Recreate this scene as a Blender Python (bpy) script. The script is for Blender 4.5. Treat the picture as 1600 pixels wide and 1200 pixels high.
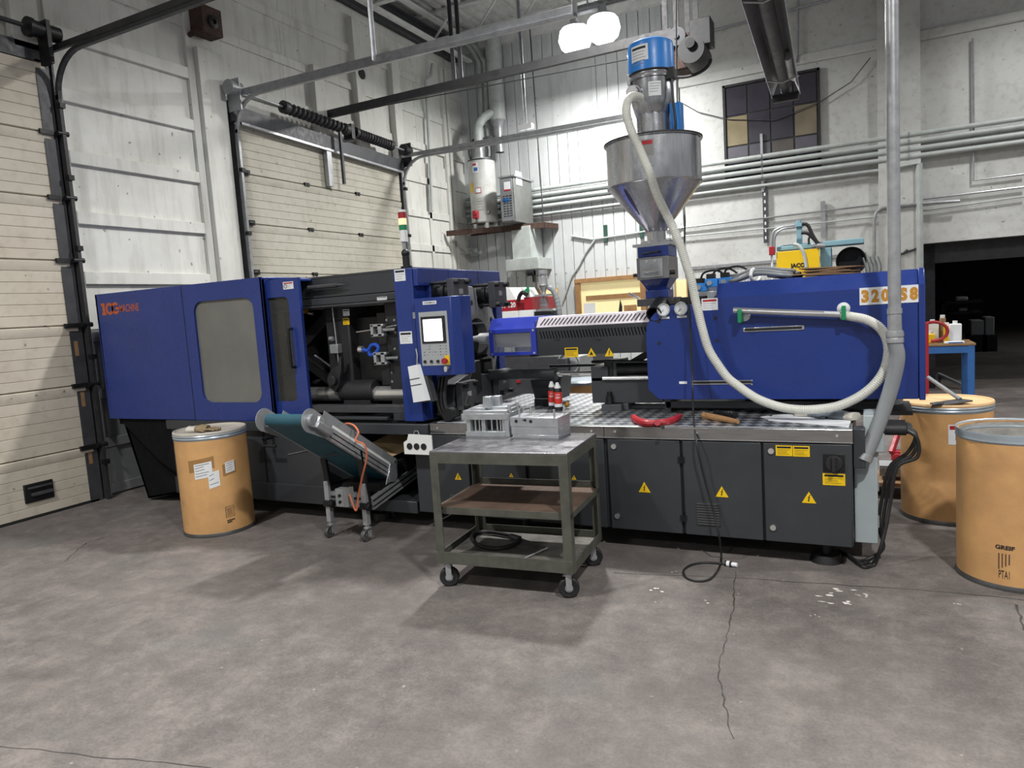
import bpy, bmesh, math, random
from mathutils import Vector, Matrix, Quaternion
PI = math.pi
random.seed(7)
scene = bpy.context.scene
for o in list(bpy.data.objects):
    bpy.data.objects.remove(o)
C = scene.collection

# ------------------------------------------------------------- camera
CAMH = 1.7; FPX = 1112.83; PIT, ROL, YAW = 0.1035606, -0.0649180, -0.4664051
cyw, syw = math.cos(YAW), math.sin(YAW)
_f = Vector((syw*math.cos(PIT), cyw*math.cos(PIT), -math.sin(PIT)))
_r = Vector((cyw, -syw, 0)); _u = _r.cross(_f)
RT = math.cos(ROL)*_r + math.sin(ROL)*_u
UP = -math.sin(ROL)*_r + math.cos(ROL)*_u
CPOS = Vector((0, 0, CAMH))
cam = bpy.data.cameras.new('camera'); camo = bpy.data.objects.new('camera', cam); C.objects.link(camo)
M3 = Matrix((RT, UP, -_f)).transposed()
camo.matrix_world = Matrix.Translation(CPOS) @ M3.to_4x4()
cam.sensor_width = 36; cam.lens = FPX/1600*36; cam.clip_end = 200
scene.camera = camo

# ------------------------------------------------------------- exposure, world, lamps
scene.view_settings.view_transform = 'Standard'
scene.view_settings.look = 'None'
scene.view_settings.gamma = 1
scene.view_settings.use_curve_mapping = False
scene.view_settings.exposure = 0.25
w = bpy.data.worlds.new('world'); scene.world = w; w.use_nodes = True
w.node_tree.nodes['Background'].inputs[0].default_value = (0.93, 0.97, 1.0, 1)
w.node_tree.nodes['Background'].inputs[1].default_value = 0.31
def lamp(name, loc, power, size, color=(1.0, 0.985, 0.96), spread=180):
    l = bpy.data.lights.new(name, 'AREA'); l.shape = 'DISK'; l.size = size; l.energy = power; l.color = color
    l.spread = math.radians(spread)
    o = bpy.data.objects.new(name, l); C.objects.link(o); o.location = loc
    return o
LAMP = Vector((-3.93, 11.35, 6.0))
lamp('high_bay_light_beam', LAMP - Vector((0, 0, .34)), 265, .5)
lamp('hall_fill_light', (6, 20, 4.2), 45, .6)  # added fill light without a fixture, lifts the darkness behind the opening
for x, y, p in ((-2.9, 6.9, 330), (4.6, 6.0, 190), (-4.4, .2, 250), (1.8, .4, 380), (-1.5, -5.5, 260), (2.6, 10.6, 95)):
    lamp('high_bay_light_beam', (x, y, 6.2), p, .4, spread=150)

# ------------------------------------------------------------- photo pixel -> point on a known plane
def ray(px, py): return RT*((px-800)/FPX) - UP*((py-600)/FPX) + _f
def onY(px, py, Y): d = ray(px, py); return CPOS + d*(Y/d.y)
def onX(px, py, X): d = ray(px, py); return CPOS + d*(X/d.x)
def onZ(px, py, Z): d = ray(px, py); return CPOS + d*((Z-CAMH)/d.z)

# ------------------------------------------------------------- mesh builder
def frame_of(d):
    d = d.normalized()
    a = Vector((0, 0, 1)) if abs(d.z) < .9 else Vector((1, 0, 0))
    u = d.cross(a).normalized(); return u, u.cross(d).normalized()
class MB:
    def __init__(s): s.v = []; s.f = []
    def add(s, vs, fs):
        n = len(s.v); s.v += [tuple(q) for q in vs]; s.f += [tuple(i+n for i in f) for f in fs]; return s
    def box(s, x0, x1, y0, y1, z0, z1, m=None):
        vs = [Vector((x, y, z)) for z in (z0, z1) for x, y in ((x0, y0), (x1, y0), (x1, y1), (x0, y1))]
        if m: vs = [m @ q for q in vs]
        return s.add(vs, [(3, 2, 1, 0), (4, 5, 6, 7), (0, 1, 5, 4), (1, 2, 6, 5), (2, 3, 7, 6), (3, 0, 4, 7)])
    def bar(s, p0, p1, w, h, up=(0, 0, 1)):
        p0 = Vector(p0); p1 = Vector(p1); d = (p1-p0).normalized(); up = Vector(up)
        if abs(d.dot(up)) > .99: up = Vector((0, 1, 0))
        u = d.cross(up).normalized(); v = u.cross(d).normalized()
        vs = [p + u*a*w/2 + v*b*h/2 for p in (p0, p1) for a, b in ((-1, -1), (1, -1), (1, 1), (-1, 1))]
        return s.add(vs, [(0, 1, 2, 3), (7, 6, 5, 4), (1, 0, 4, 5), (2, 1, 5, 6), (3, 2, 6, 7), (0, 3, 7, 4)])
    def cyl(s, p0, p1, r0, r1=None, n=20, caps=True):
        p0 = Vector(p0); p1 = Vector(p1); r1 = r0 if r1 is None else r1; u, v = frame_of(p1-p0)
        vs = [p + (u*math.cos(2*PI*i/n) + v*math.sin(2*PI*i/n))*r for p, r in ((p0, r0), (p1, r1)) for i in range(n)]
        fs = [(i, (i+1) % n, n+(i+1) % n, n+i) for i in range(n)]
        if caps: fs += [tuple(range(n-1, -1, -1)), tuple(range(n, 2*n))]
        return s.add(vs, fs)
    def ring(s, p0, p1, ro, ri, n=28):     # a short pipe with wall
        p0 = Vector(p0); p1 = Vector(p1); u, v = frame_of(p1-p0)
        vs = [p + (u*math.cos(2*PI*i/n) + v*math.sin(2*PI*i/n))*r for p, r in ((p0, ro), (p1, ro), (p1, ri), (p0, ri)) for i in range(n)]
        fs = []
        for k in range(4):
            a = k*n; b = ((k+1) % 4)*n
            fs += [(a+i, a+(i+1) % n, b+(i+1) % n, b+i) for i in range(n)]
        return s.add(vs, fs)
    def lathe(s, prof, c, n=36, axis=(0, 0, 1), closed=False):
        c = Vector(c); d = Vector(axis).normalized(); u, v = frame_of(d)
        vs = [c + d*z + (u*math.cos(2*PI*i/n) + v*math.sin(2*PI*i/n))*max(r, 1e-4) for r, z in prof for i in range(n)]
        m = len(prof); fs = []
        for k in range(m if closed else m-1):
            a = k*n; b = ((k+1) % m)*n
            fs += [(a+i, a+(i+1) % n, b+(i+1) % n, b+i) for i in range(n)]
        return s.add(vs, fs)
    def tube(s, path, r, n=10, caps=True, ribs=0, ribamp=.12):
        pts = [Vector(p) for p in path]
        if ribs:
            L = sum((b-a).length for a, b in zip(pts, pts[1:])); m = int(L/ribs)*3
            pts = resample(pts, m)
        T = [(pts[min(i+1, len(pts)-1)]-pts[max(i-1, 0)]).normalized() for i in range(len(pts))]
        u, v = frame_of(T[0]); vs = []
        for i, p in enumerate(pts):
            if i:
                q = T[i-1].rotation_difference(T[i]); u = q @ u
                u = (u-T[i]*u.dot(T[i])).normalized()
            v = T[i].cross(u)
            rr = r(i/(len(pts)-1)) if callable(r) else r
            if ribs and i % 3 == 1: rr *= 1-ribamp
            vs += [p + (u*math.cos(2*PI*k/n) + v*math.sin(2*PI*k/n))*rr for k in range(n)]
        fs = [(i*n+k, i*n+(k+1) % n, (i+1)*n+(k+1) % n, (i+1)*n+k) for i in range(len(pts)-1) for k in range(n)]
        if caps: fs += [tuple(range(n-1, -1, -1)), tuple(range((len(pts)-1)*n, len(pts)*n))]
        return s.add(vs, fs)
    def prism(s, poly, f0, f1):            # poly: 2D points; f0/f1 map (a,b) -> 3D point for the two end faces
        n = len(poly); vs = [f0(*p) for p in poly] + [f1(*p) for p in poly]
        return s.add(vs, [tuple(range(n-1, -1, -1)), tuple(range(n, 2*n))] + [(i, (i+1) % n, n+(i+1) % n, n+i) for i in range(n)])
    def prismY(s, poly, y0, y1): return s.prism(poly, lambda a, b: Vector((a, y0, b)), lambda a, b: Vector((a, y1, b)))
    def prismX(s, poly, x0, x1): return s.prism(poly, lambda a, b: Vector((x0, a, b)), lambda a, b: Vector((x1, a, b)))
    def prismZ(s, poly, z0, z1): return s.prism(poly, lambda a, b: Vector((a, b, z0)), lambda a, b: Vector((a, b, z1)))
    def sphere(s, c, r, n=12, sc=(1, 1, 1)):
        c = Vector(c); vs = []; m = n//2
        for j in range(m+1):
            t = PI*j/m
            for i in range(n):
                a = 2*PI*i/n; vs.append(c + Vector((r*sc[0]*math.sin(t)*math.cos(a), r*sc[1]*math.sin(t)*math.sin(a), r*sc[2]*math.cos(t))))
        return s.add(vs, [(j*n+i, (j+1)*n+i, (j+1)*n+(i+1) % n, j*n+(i+1) % n) for j in range(m) for i in range(n)])
    def holed(s, x0, x1, z0, z1, hx0, hx1, hz0, hz1, rad, y0, y1, k=6):   # sheet in XZ with a rounded hole, thickness in Y
        inn = rrect(hx0, hx1, hz0, hz1, rad, k); out = []
        for i, p in enumerate(inn):
            q = i//k; out.append(((x1, z1), (x0, z1), (x0, z0), (x1, z0))[q])
        n = len(inn); vs = [Vector((a, y, b)) for y in (y0, y1) for L in (out, inn) for a, b in L]
        fs = []
        for i in range(n):
            j = (i+1) % n
            fs += [(i, j, n+j, n+i), (2*n+j, 2*n+i, 3*n+i, 3*n+j), (j, i, 2*n+i, 2*n+j), (n+i, n+j, 3*n+j, 3*n+i)]
        return s.add(vs, fs)
    def xf(s, m):
        s.v = [tuple(m @ Vector(q)) for q in s.v]; return s
    def build(s, name, mat, parent=None, smooth=True, bevel=0, angle=35):
        me = bpy.data.meshes.new(name); me.from_pydata(s.v, [], s.f); me.validate()
        bm = bmesh.new(); bm.from_mesh(me); bmesh.ops.remove_doubles(bm, verts=bm.verts, dist=1e-5)
        bmesh.ops.dissolve_degenerate(bm, edges=bm.edges, dist=1e-6)
        bmesh.ops.recalc_face_normals(bm, faces=bm.faces); bm.to_mesh(me); bm.free()
        me.materials.append(mat)
        if smooth and me.polygons:
            me.shade_smooth(); me.set_sharp_from_angle(angle=math.radians(angle))
        o = bpy.data.objects.new(name, me); C.objects.link(o)
        if parent is not None:
            o.parent = parent
            if parent.type == 'EMPTY': o.matrix_parent_inverse = Matrix.LocRotScale(parent.location, parent.rotation_euler, None).inverted()
        if bevel:
            b = o.modifiers.new('bevel', 'BEVEL'); b.width = bevel; b.segments = 2; b.limit_method = 'ANGLE'; b.angle_limit = math.radians(40)
        return o
def rrect(x0, x1, z0, z1, r, k=6):
    o = []
    for cx, cz, a in ((x1-r, z1-r, 0), (x0+r, z1-r, 90), (x0+r, z0+r, 180), (x1-r, z0+r, 270)):
        for i in range(k):
            t = math.radians(a + 90*i/(k-1)); o.append((cx+r*math.cos(t), cz+r*math.sin(t)))
    return o
def resample(pts, m):
    d = [0]
    for a, b in zip(pts, pts[1:]): d.append(d[-1]+(b-a).length)
    o = []; j = 0
    for i in range(m+1):
        t = d[-1]*i/m
        while j < len(d)-2 and d[j+1] < t: j += 1
        k = (t-d[j])/max(d[j+1]-d[j], 1e-9); o.append(pts[j].lerp(pts[j+1], min(max(k, 0), 1)))
    return o
def spline(P, n=8):
    P = [Vector(p) for p in P]; Q = [2*P[0]-P[1]] + P + [2*P[-1]-P[-2]]; o = []
    for i in range(1, len(Q)-2):
        for k in range(n):
            t = k/n; a, b, c, d = Q[i-1:i+3]
            o.append(.5*((2*b)+(c-a)*t+(2*a-5*b+4*c-d)*t*t+(3*b-a-3*c+d)*t**3))
    return o + [P[-1]]
def thing(name, label, cat, loc=(0, 0, 0), rz=0, group=None, kind=None):
    o = bpy.data.objects.new(name, None); C.objects.link(o); o.location = loc; o.rotation_euler = (0, 0, rz)
    o.empty_display_size = .1
    return tag(o, label, cat, group, kind)
def tag(o, label=None, cat=None, group=None, kind=None):
    if label: o['label'] = label
    if cat: o['category'] = cat
    if group: o['group'] = group
    if kind: o['kind'] = kind
    return o
def dup(root, delta, label=None):
    r = root.copy(); C.objects.link(r); r.location = Vector(root.location) + Vector(delta)
    if label: r['label'] = label
    def rec(a, b):
        for ch in [c for c in a.children]:
            d = ch.copy(); C.objects.link(d); d.parent = b; rec(ch, d)
    rec(root, r); return r
def piece(src, delta, parent=None):          # one more of an alike part, sharing its mesh
    c = src.copy(); C.objects.link(c); c.location = Vector(src.location) + Vector(delta); return c
def text(body, x0, x1, z0, z1, Y, mat, parent, name='lettering', bold=0.0, plane='Y', thick=.0006, slant=0):
    cu = bpy.data.curves.new(name, 'FONT'); cu.body = body; cu.size = 1; cu.offset = bold; cu.extrude = 0; cu.shear = slant
    cu.resolution_u = 3
    t = bpy.data.objects.new('t', cu); C.objects.link(t); bpy.context.view_layer.update()
    me = bpy.data.meshes.new_from_object(t.evaluated_get(bpy.context.evaluated_depsgraph_get()))
    bpy.data.objects.remove(t)
    xs = [q.co.x for q in me.vertices]; ys = [q.co.y for q in me.vertices]
    a, b, c, d = min(xs), max(xs), min(ys), max(ys)
    for q in me.vertices:
        u = (q.co.x-a)/(b-a)*(x1-x0)+x0; v = (q.co.y-c)/(d-c)*(z1-z0)+z0
        q.co = Vector((u, Y, v)) if plane == 'Y' else (Vector((Y, u, v)) if plane == 'X' else Vector((u, v, Y)))
    me.name = name; me.materials.clear(); me.materials.append(mat)
    o = bpy.data.objects.new(name, me); C.objects.link(o)
    if parent is not None:
        o.parent = parent
        if parent.type == 'EMPTY': o.matrix_parent_inverse = Matrix.LocRotScale(parent.location, parent.rotation_euler, None).inverted()
    return o
def cut(o, cutter):                          # true boolean cut, cutter removed afterwards
    me = bpy.data.meshes.new('c'); me.from_pydata(cutter.v, [], cutter.f)
    bm = bmesh.new(); bm.from_mesh(me); bmesh.ops.recalc_face_normals(bm, faces=bm.faces); bm.to_mesh(me); bm.free()
    c = bpy.data.objects.new('c', me); C.objects.link(c)
    m = o.modifiers.new('b', 'BOOLEAN'); m.operation = 'DIFFERENCE'; m.object = c; m.solver = 'EXACT'
    bpy.context.view_layer.update()
    n = bpy.data.meshes.new_from_object(o.evaluated_get(bpy.context.evaluated_depsgraph_get()))
    o.modifiers.clear(); o.data = n; bpy.data.objects.remove(c); n.set_sharp_from_angle(angle=math.radians(35))
    return o

# ------------------------------------------------------------- materials
def srgb(h):
    h = h.lstrip('#'); c = [int(h[i:i+2], 16)/255 for i in (0, 2, 4)]
    return tuple(x/12.92 if x <= .04045 else ((x+.055)/1.055)**2.4 for x in c) + (1,)
class NT:
    def __init__(s, name):
        s.m = bpy.data.materials.new(name); s.m.use_nodes = True; s.t = s.m.node_tree; s.b = s.t.nodes['Principled BSDF']
        s.co = s.t.nodes.new('ShaderNodeTexCoord')
    def n(s, kind, **k):
        q = s.t.nodes.new('ShaderNode'+kind)
        for a, b in k.items(): setattr(q, a, b)
        return q
    def l(s, a, b): s.t.links.new(a, b)
    def pos(s, scale=(1, 1, 1), rot=(0, 0, 0)):
        m = s.n('Mapping'); m.inputs['Scale'].default_value = scale; m.inputs['Rotation'].default_value = rot
        s.l(s.co.outputs['Object'], m.inputs['Vector']); return m.outputs[0]
    def noise(s, sc, det=4, vec=None, rough=.6, dist=0):
        q = s.n('TexNoise'); q.inputs['Scale'].default_value = sc; q.inputs['Detail'].default_value = det
        q.inputs['Roughness'].default_value = rough; q.inputs['Distortion'].default_value = dist
        s.l(vec if vec else s.pos(), q.inputs['Vector']); return q.outputs['Fac']
    def ramp(s, fac, stops):
        q = s.n('ValToRGB'); e = q.color_ramp.elements
        while len(e) < len(stops): e.new(.5)
        for a, (p, c) in zip(e, stops): a.position = p; a.color = c if len(c) == 4 else (*c, 1)
        s.l(fac, q.inputs[0]); return q.outputs[0]
    def mix(s, fac, a, b, mode='MIX'):
        q = s.n('Mix', data_type='RGBA', blend_type=mode)
        for v, i in ((fac, 0), (a, 6), (b, 7)):
            if hasattr(v, 'is_linked'): s.l(v, q.inputs[i])
            else: q.inputs[i].default_value = v
        return q.outputs[2]
    def bump(s, h, strength=.2, dist=.01):
        q = s.n('Bump'); q.inputs['Strength'].default_value = strength; q.inputs['Distance'].default_value = dist
        s.l(h, q.inputs['Height']); s.l(q.outputs[0], s.b.inputs['Normal']); return q
    def set(s, **k):
        for a, v in k.items():
            i = s.b.inputs[a.replace('_', ' ')]
            if hasattr(v, 'is_linked'): s.l(v, i)
            else: i.default_value = v
        return s
G0, G1 = (0, 0, 0, 1), (1, 1, 1, 1)
def plain(name, col, rough=.5, metal=0, var=.12, sc=6, bump=0, emit=0, spec=.5):
    t = NT(name); c = srgb(col)
    dk = tuple(x*(1-var*2) for x in c[:3]) + (1,); lt = tuple(min(1, x*(1+var)) for x in c[:3]) + (1,)
    nz = t.noise(sc, 5)
    t.set(Base_Color=t.ramp(nz, [(.25, dk), (.6, c), (.9, lt)]), Metallic=metal, Specular_IOR_Level=spec)
    t.set(Roughness=t.ramp(t.noise(sc*2.3, 3), [(.3, (rough*.8,)*3), (.8, (min(1, rough*1.2),)*3)]))
    if bump: t.bump(t.noise(sc*12, 4), bump, .003)
    if emit: t.set(Emission_Color=c, Emission_Strength=emit)
    return t.m
def wallmat(name, col, dirt, streak=True):
    t = NT(name); c = srgb(col); d = srgb(dirt)
    a = t.noise(.8, 6, rough=.65); b = t.noise(9, 5, t.pos((1, 1, .12)) if streak else None)
    k = t.mix(.5, t.ramp(a, [(.38, G0), (.72, G1)]), t.ramp(b, [(.5, G0), (.78, G1)]))
    base = t.mix(k, c, d)
    sp = t.ramp(t.noise(14, 2, rough=.3), [(.74, G0), (.77, G1)])
    base = t.mix(t.mix(.65, G0, sp), base, tuple(x*.35 for x in d[:3])+(1,))
    t.set(Base_Color=base, Roughness=.6); t.bump(t.noise(60, 3), .12, .004); return t.m
M = {}
M['white_wall'] = wallmat('painted_boards', '#d6d7d2', '#a3a198')
M['back_metal'] = wallmat('painted_sheet_metal', '#c6cacb', '#9a9d9b')
M['back_block'] = wallmat('painted_block', '#c9cbc9', '#9c9b95', False)
M['wainscot'] = wallmat('grey_wainscot', '#75787a', '#5c5d5c')
M['door_cream'] = wallmat('cream_door', '#bfb8aa', '#9b9080', False)
M['door_cream2'] = wallmat('cream_door_far', '#b3b0a4', '#8b8777', False)
M['duct'] = plain('painted_duct', '#b4bab8', .5)
M['track'] = plain('dark_track_steel', '#303032', .55, .1, .2, 9, .1)
M['galv'] = plain('galvanised_steel', '#a9abae', .35, .5, .15, 12)
M['rust'] = plain('rusty_steel', '#4a372d', .8, .1, .3, 12, .3)
M['ceil'] = plain('corrugated_deck', '#c4c5c3', .7, 0, .2, 3)
M['joist'] = plain('painted_joist', '#d2d3d1', .6, 0, .12, 5)
M['blue'] = plain('blue_machine_paint', '#1f3478', .3, 0, .07, 2.2, .02)
M['blue2'] = plain('bright_blue_cover', '#2b3aa0', .35, 0, .06, 3)
M['dark'] = plain('charcoal_machine_paint', '#34373b', .42, 0, .1, 3, .03)
M['dark2'] = plain('dark_grey_steel', '#45464a', .5, .2, .18, 7, .1)
M['matte'] = plain('matte_black_sheet', '#101113', .9, 0, .2, 8, spec=.15)
M['inside'] = plain('shaded_inner_steel', '#2c2c2f', .5, .2, .18, 7, .1)  # darker copy of the grey steel, interior shade put into the colour
M['black'] = plain('black_steel', '#141517', .5, .1, .2, 8)
M['rubber'] = plain('black_rubber', '#19191b', .65, 0, .15, 12)
M['chrome'] = plain('chrome_bar', '#dcdcda', .2, .8, .04, 5)
M['alu'] = plain('machined_aluminium', '#c0c4c8', .32, .75, .1, 14, .06)
M['steel'] = plain('brushed_stainless', '#bdbdbf', .25, .75, .07, 8)
M['white'] = plain('white_plastic', '#dcdedd', .5, 0, .04)
M['paper'] = plain('white_label_paper', '#d9dcdf', .6, 0, .03)
M['grey_plastic'] = plain('light_grey_plastic', '#9b9ea1', .5, 0, .04)
M['grey_box'] = plain('pale_grey_enclosure', '#a3adb0', .45, 0, .06)
M['yellow'] = plain('warning_yellow', '#e0b800', .5, 0, .04)
M['print'] = plain('black_print', '#17171a', .6, 0, 0)
M['printgrey'] = plain('grey_print', '#8a8a88', .6, 0, 0)
M['red'] = plain('red_paint', '#9c1f2a', .45, 0, .08)
M['redprint'] = plain('red_print', '#a8202a', .5, 0, 0)
M['green'] = plain('green_plastic', '#0f7f52', .45, 0, .06)
M['orange'] = plain('orange_lettering', '#b3572a', .5, 0, .04)
M['gold'] = plain('gold_lettering', '#b98226', .5, 0, .05)
M['bluecap'] = plain('light_blue_enamel', '#2f7fd0', .35, 0, .04)
M['fibre'] = None
M['wood'] = plain('brown_board', '#5a3d30', .75, 0, .2, 9, .2)
M['oak'] = plain('oak_trim', '#a17a50', .55, 0, .15, 9)
M['screen'] = plain('lit_screen', '#f4f6ff', .3, 0, 0, emit=1.6)
M['cable'] = plain('black_cable', '#1c1c1e', .5, 0, .1)
M['redhose'] = plain('orange_air_hose', '#c4704f', .4, 0, .05)
M['grey_hose'] = plain('grey_flexible_hose', '#7e8285', .4, 0, .06)
M['teal'] = plain('teal_belt', '#1f4f5d', .55, 0, .1, 5)
M['tealblue'] = plain('pale_blue_machine', '#7da3b0', .5, 0, .08)
M['benchblue'] = plain('bench_blue', '#2f64a4', .5, 0, .08)
M['card'] = plain('cardboard', '#8a6c4d', .8, 0, .12, 8, .1)
M['cartgreen'] = plain('green_grey_cart_steel', '#575850', .5, .3, .2, 10, .1)
M['amber'] = plain('tan_door', '#c2a06c', .6, 0, .08)
M['cream'] = plain('cream_self_lit', '#e8d8a4', .7, 0, .05, emit=.35)  # cream surface given its own glow in place of room light
def fibre():
    t = NT('fibre_drum_board')
    a = t.noise(3, 5); b = t.noise(30, 3, t.pos((1, 1, 6)))
    c = t.ramp(a, [(.3, srgb('#b1875a')), (.6, srgb('#ca9c66')), (.85, srgb('#d6aa74'))])
    c = t.mix(t.ramp(b, [(.6, G0), (.85, (.35, .35, .35, 1))]), c, srgb('#8a6236'))
    c = t.mix(t.ramp(t.noise(4.5, 3, rough=.4), [(.68, G0), (.76, (.45, .45, .45, 1))]), c, srgb('#5f4a33'))
    t.set(Base_Color=c, Roughness=.5); t.bump(t.noise(8, 2), .25, .01); return t.m
M['fibre'] = fibre()
def concrete():
    t = NT('worn_concrete')
    a = t.noise(.55, 8, rough=.62); b = t.noise(3.2, 6, rough=.7); g = t.noise(70, 3)
    c = t.ramp(a, [(.3, srgb('#585554')), (.5, srgb('#777170')), (.7, srgb('#918a86'))])
    c = t.mix(.42, c, t.ramp(t.noise(4.2, 10, rough=.78), [(.36, srgb('#3f4042')), (.5, srgb('#787371')), (.66, srgb('#b0a9a4'))]))
    c = t.mix(t.ramp(t.noise(1.3, 5, rough=.5), [(.58, G0), (.7, (.5, .5, .5, 1))]), c, srgb('#6a6f6e'))
    c = t.mix(t.ramp(t.noise(2.2, 3, rough=.4), [(.66, G0), (.8, (.6, .6, .6, 1))]), c, srgb('#454444'))
    c = t.mix(t.ramp(t.noise(23, 3, rough=.4), [(.75, G0), (.79, (.6, .6, .6, 1))]), c, srgb('#c0bab4'))
    c = t.mix(.12, c, t.ramp(g, [(.3, srgb('#3e3c3b')), (.7, srgb('#bdb8b4'))]))
    c = t.mix(t.ramp(t.noise(1.7, 9, rough=.8), [(.56, G0), (.66, (.4,)*3+(1,))]), c, srgb('#4c4a49'))
    c = t.mix(t.ramp(t.noise(.35, 4), [(.35, (.5,)*3+(1,)), (.6, G0)]), c, srgb('#5c5856'))
    c = t.mix(1, c, (.7, .682, .664, 1), 'MULTIPLY')
    t.set(Base_Color=c, Roughness=t.ramp(b, [(.3, (.62,)*3), (.7, (.85,)*3)]), Specular_IOR_Level=.3); t.bump(t.mix(.8, b, g), .15, .004); return t.m
M['floor'] = concrete()
def tread():
    t = NT('lozenge_tread_plate')
    v = t.pos((1, 1, 1), (0, 0, math.radians(45)))
    ch = t.n('TexChecker'); ch.inputs['Scale'].default_value = 15; t.l(v, ch.inputs['Vector'])
    w1 = t.n('TexWave', wave_type='BANDS'); w1.inputs['Scale'].default_value = 30; t.l(t.pos(), w1.inputs['Vector'])
    c = t.mix(ch.outputs['Fac'], srgb('#56595f'), srgb('#d6dadd'))
    c = t.mix(t.ramp(t.noise(4, 4), [(.4, G0), (.7, (.5, .5, .5, 1))]), c, srgb('#808489'))
    t.set(Base_Color=c, Metallic=.75, Roughness=t.mix(ch.outputs['Fac'], (.5,)*3+(1,), (.28,)*3+(1,)))
    t.bump(ch.outputs['Fac'], .5, .003); return t.m
M['tread'] = tread()
def brushed(name, col, axis, rough=.25, metal=1):
    t = NT(name); s = [3, 3, 3]; s[axis] = .25
    nz = t.noise(22, 4, t.pos(tuple(s)))
    t.set(Base_Color=t.ramp(nz, [(.3, tuple(x*.75 for x in srgb(col)[:3])), (.7, srgb(col))]), Metallic=metal,
          Roughness=t.ramp(t.noise(9, 4), [(.3, (rough*.7,)*3), (.75, (rough*1.5,)*3)]))
    return t.m
M['apron'] = brushed('stainless_apron', '#b4b5b6', 0, .22)
M['hopper'] = brushed('scuffed_stainless', '#c4c6ca', 2, .22, .72)
M['cast'] = plain('grey_casting', '#6b6c6e', .5, .15, .15, 6, .1)
M['deepblue'] = plain('deep_blue_hose', '#2450b8', .35, 0, .05)
M['carttop'] = brushed('worn_cart_top', '#8f8e92', 0, .3, .8)
def pane(name, col, alpha, rough=.15):
    t = NT(name); t.set(Base_Color=srgb(col), Roughness=rough, Alpha=alpha)
    t.set(Base_Color=t.ramp(t.noise(2.5, 4), [(.3, tuple(x*.8 for x in srgb(col)[:3])), (.7, srgb(col))]))
    return t.m
M['pane'] = pane('dusty_polycarbonate', '#757571', .93)
M['pane2'] = pane('tinted_polycarbonate', '#4b4c4a', .42)
M['clear'] = pane('clear_guard', '#8a8d92', .3, .08)
M['hose'] = pane('clear_ribbed_hose', '#d3d4cc', .85, .3)
M['darkglass'] = pane('grimy_glass', '#3c3a45', 1, .3)
# ============================================================= THE SETTING
XW, YB, ZC = -7.3, 12.99, 7.1
floor = tag(MB().box(-9, 16, -9, 34, -.12, 0).build('floor', M['floor'], smooth=False), kind='structure')
M['crack'] = plain('dark_crack', '#3b3835', .9, 0, .3, 30)  # dark strips laid on the floor along the cracks
M['splash'] = plain('dried_white_paint', '#cbc6c0', .7, 0, .1, 30)
def ribbon(pts, w, z=.0012, rnd=0.0):
    mb = MB(); P = []
    for i in range(len(pts)-1):
        a, b = Vector(pts[i]), Vector(pts[i+1])
        for k in range(6): P.append(a.lerp(b, k/6) + Vector((random.uniform(-rnd, rnd), random.uniform(-rnd, rnd), 0)))
    P.append(Vector(pts[-1])); vs = []
    for i, p in enumerate(P):
        t = (P[min(i+1, len(P)-1)]-P[max(i-1, 0)]).normalized(); n = Vector((-t.y, t.x, 0))
        ww = w*random.uniform(.35, 1.3)/2
        vs += [Vector((p.x, p.y, z))+n*ww, Vector((p.x, p.y, z))-n*ww]
    mb.add(vs, [(2*i, 2*i+1, 2*i+3, 2*i+2) for i in range(len(P)-1)]); return mb
for pts, wd in ((((1150, 893), (1148, 925), (1144, 960), (1135, 1000), (1122, 1040), (1126, 1075), (1134, 1110), (1147, 1155)), .007),
                (((960, 895), (1150, 903), (1330, 915), (1480, 925), (1600, 938)), .006),
                (((100, 878), (118, 862), (135, 848), (175, 836)), .008), (((0, 1165), (180, 1185), (330, 1200)), .004),
                (((1590, 945), (1600, 985)), .01)):
    ribbon([onZ(a, b, 0) for a, b in pts], wd, .0012, .008).build('crack', M['crack'], floor, smooth=False)
for (px, py, r, k) in ((1305, 937, .055, 7), (1322, 925, .05, 5), (1345, 930, .03, 5), (1107, 941, .022, 2), (1025, 922, .03, 4), (1028, 940, .014, 2),
                       (1272, 962, .016, 3), (1137, 945, .01, 1), (1370, 962, .012, 2), (1500, 945, .02, 3), (170, 1040, .01, 1), (560, 845, .01, 2), (1050, 893, .02, 3)):
    mb = MB(); c = onZ(px, py, .0014)
    for j in range(k):
        cc = c + Vector((random.uniform(-1, 1)*r*1.6, random.uniform(-1, 1)*r, 0)); n = 9
        a0 = random.uniform(0, 3); el = random.uniform(.25, .8)
        vs = [cc + Vector((math.cos(2*PI*i/n+a0)*r*.5*random.uniform(.3, 1), math.sin(2*PI*i/n+a0)*r*.5*el*random.uniform(.3, 1), .0001*j)) for i in range(n)]
        mb.add(vs, [tuple(range(n))])
    mb.build('paint_splash', M['splash'], floor, smooth=False)

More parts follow.
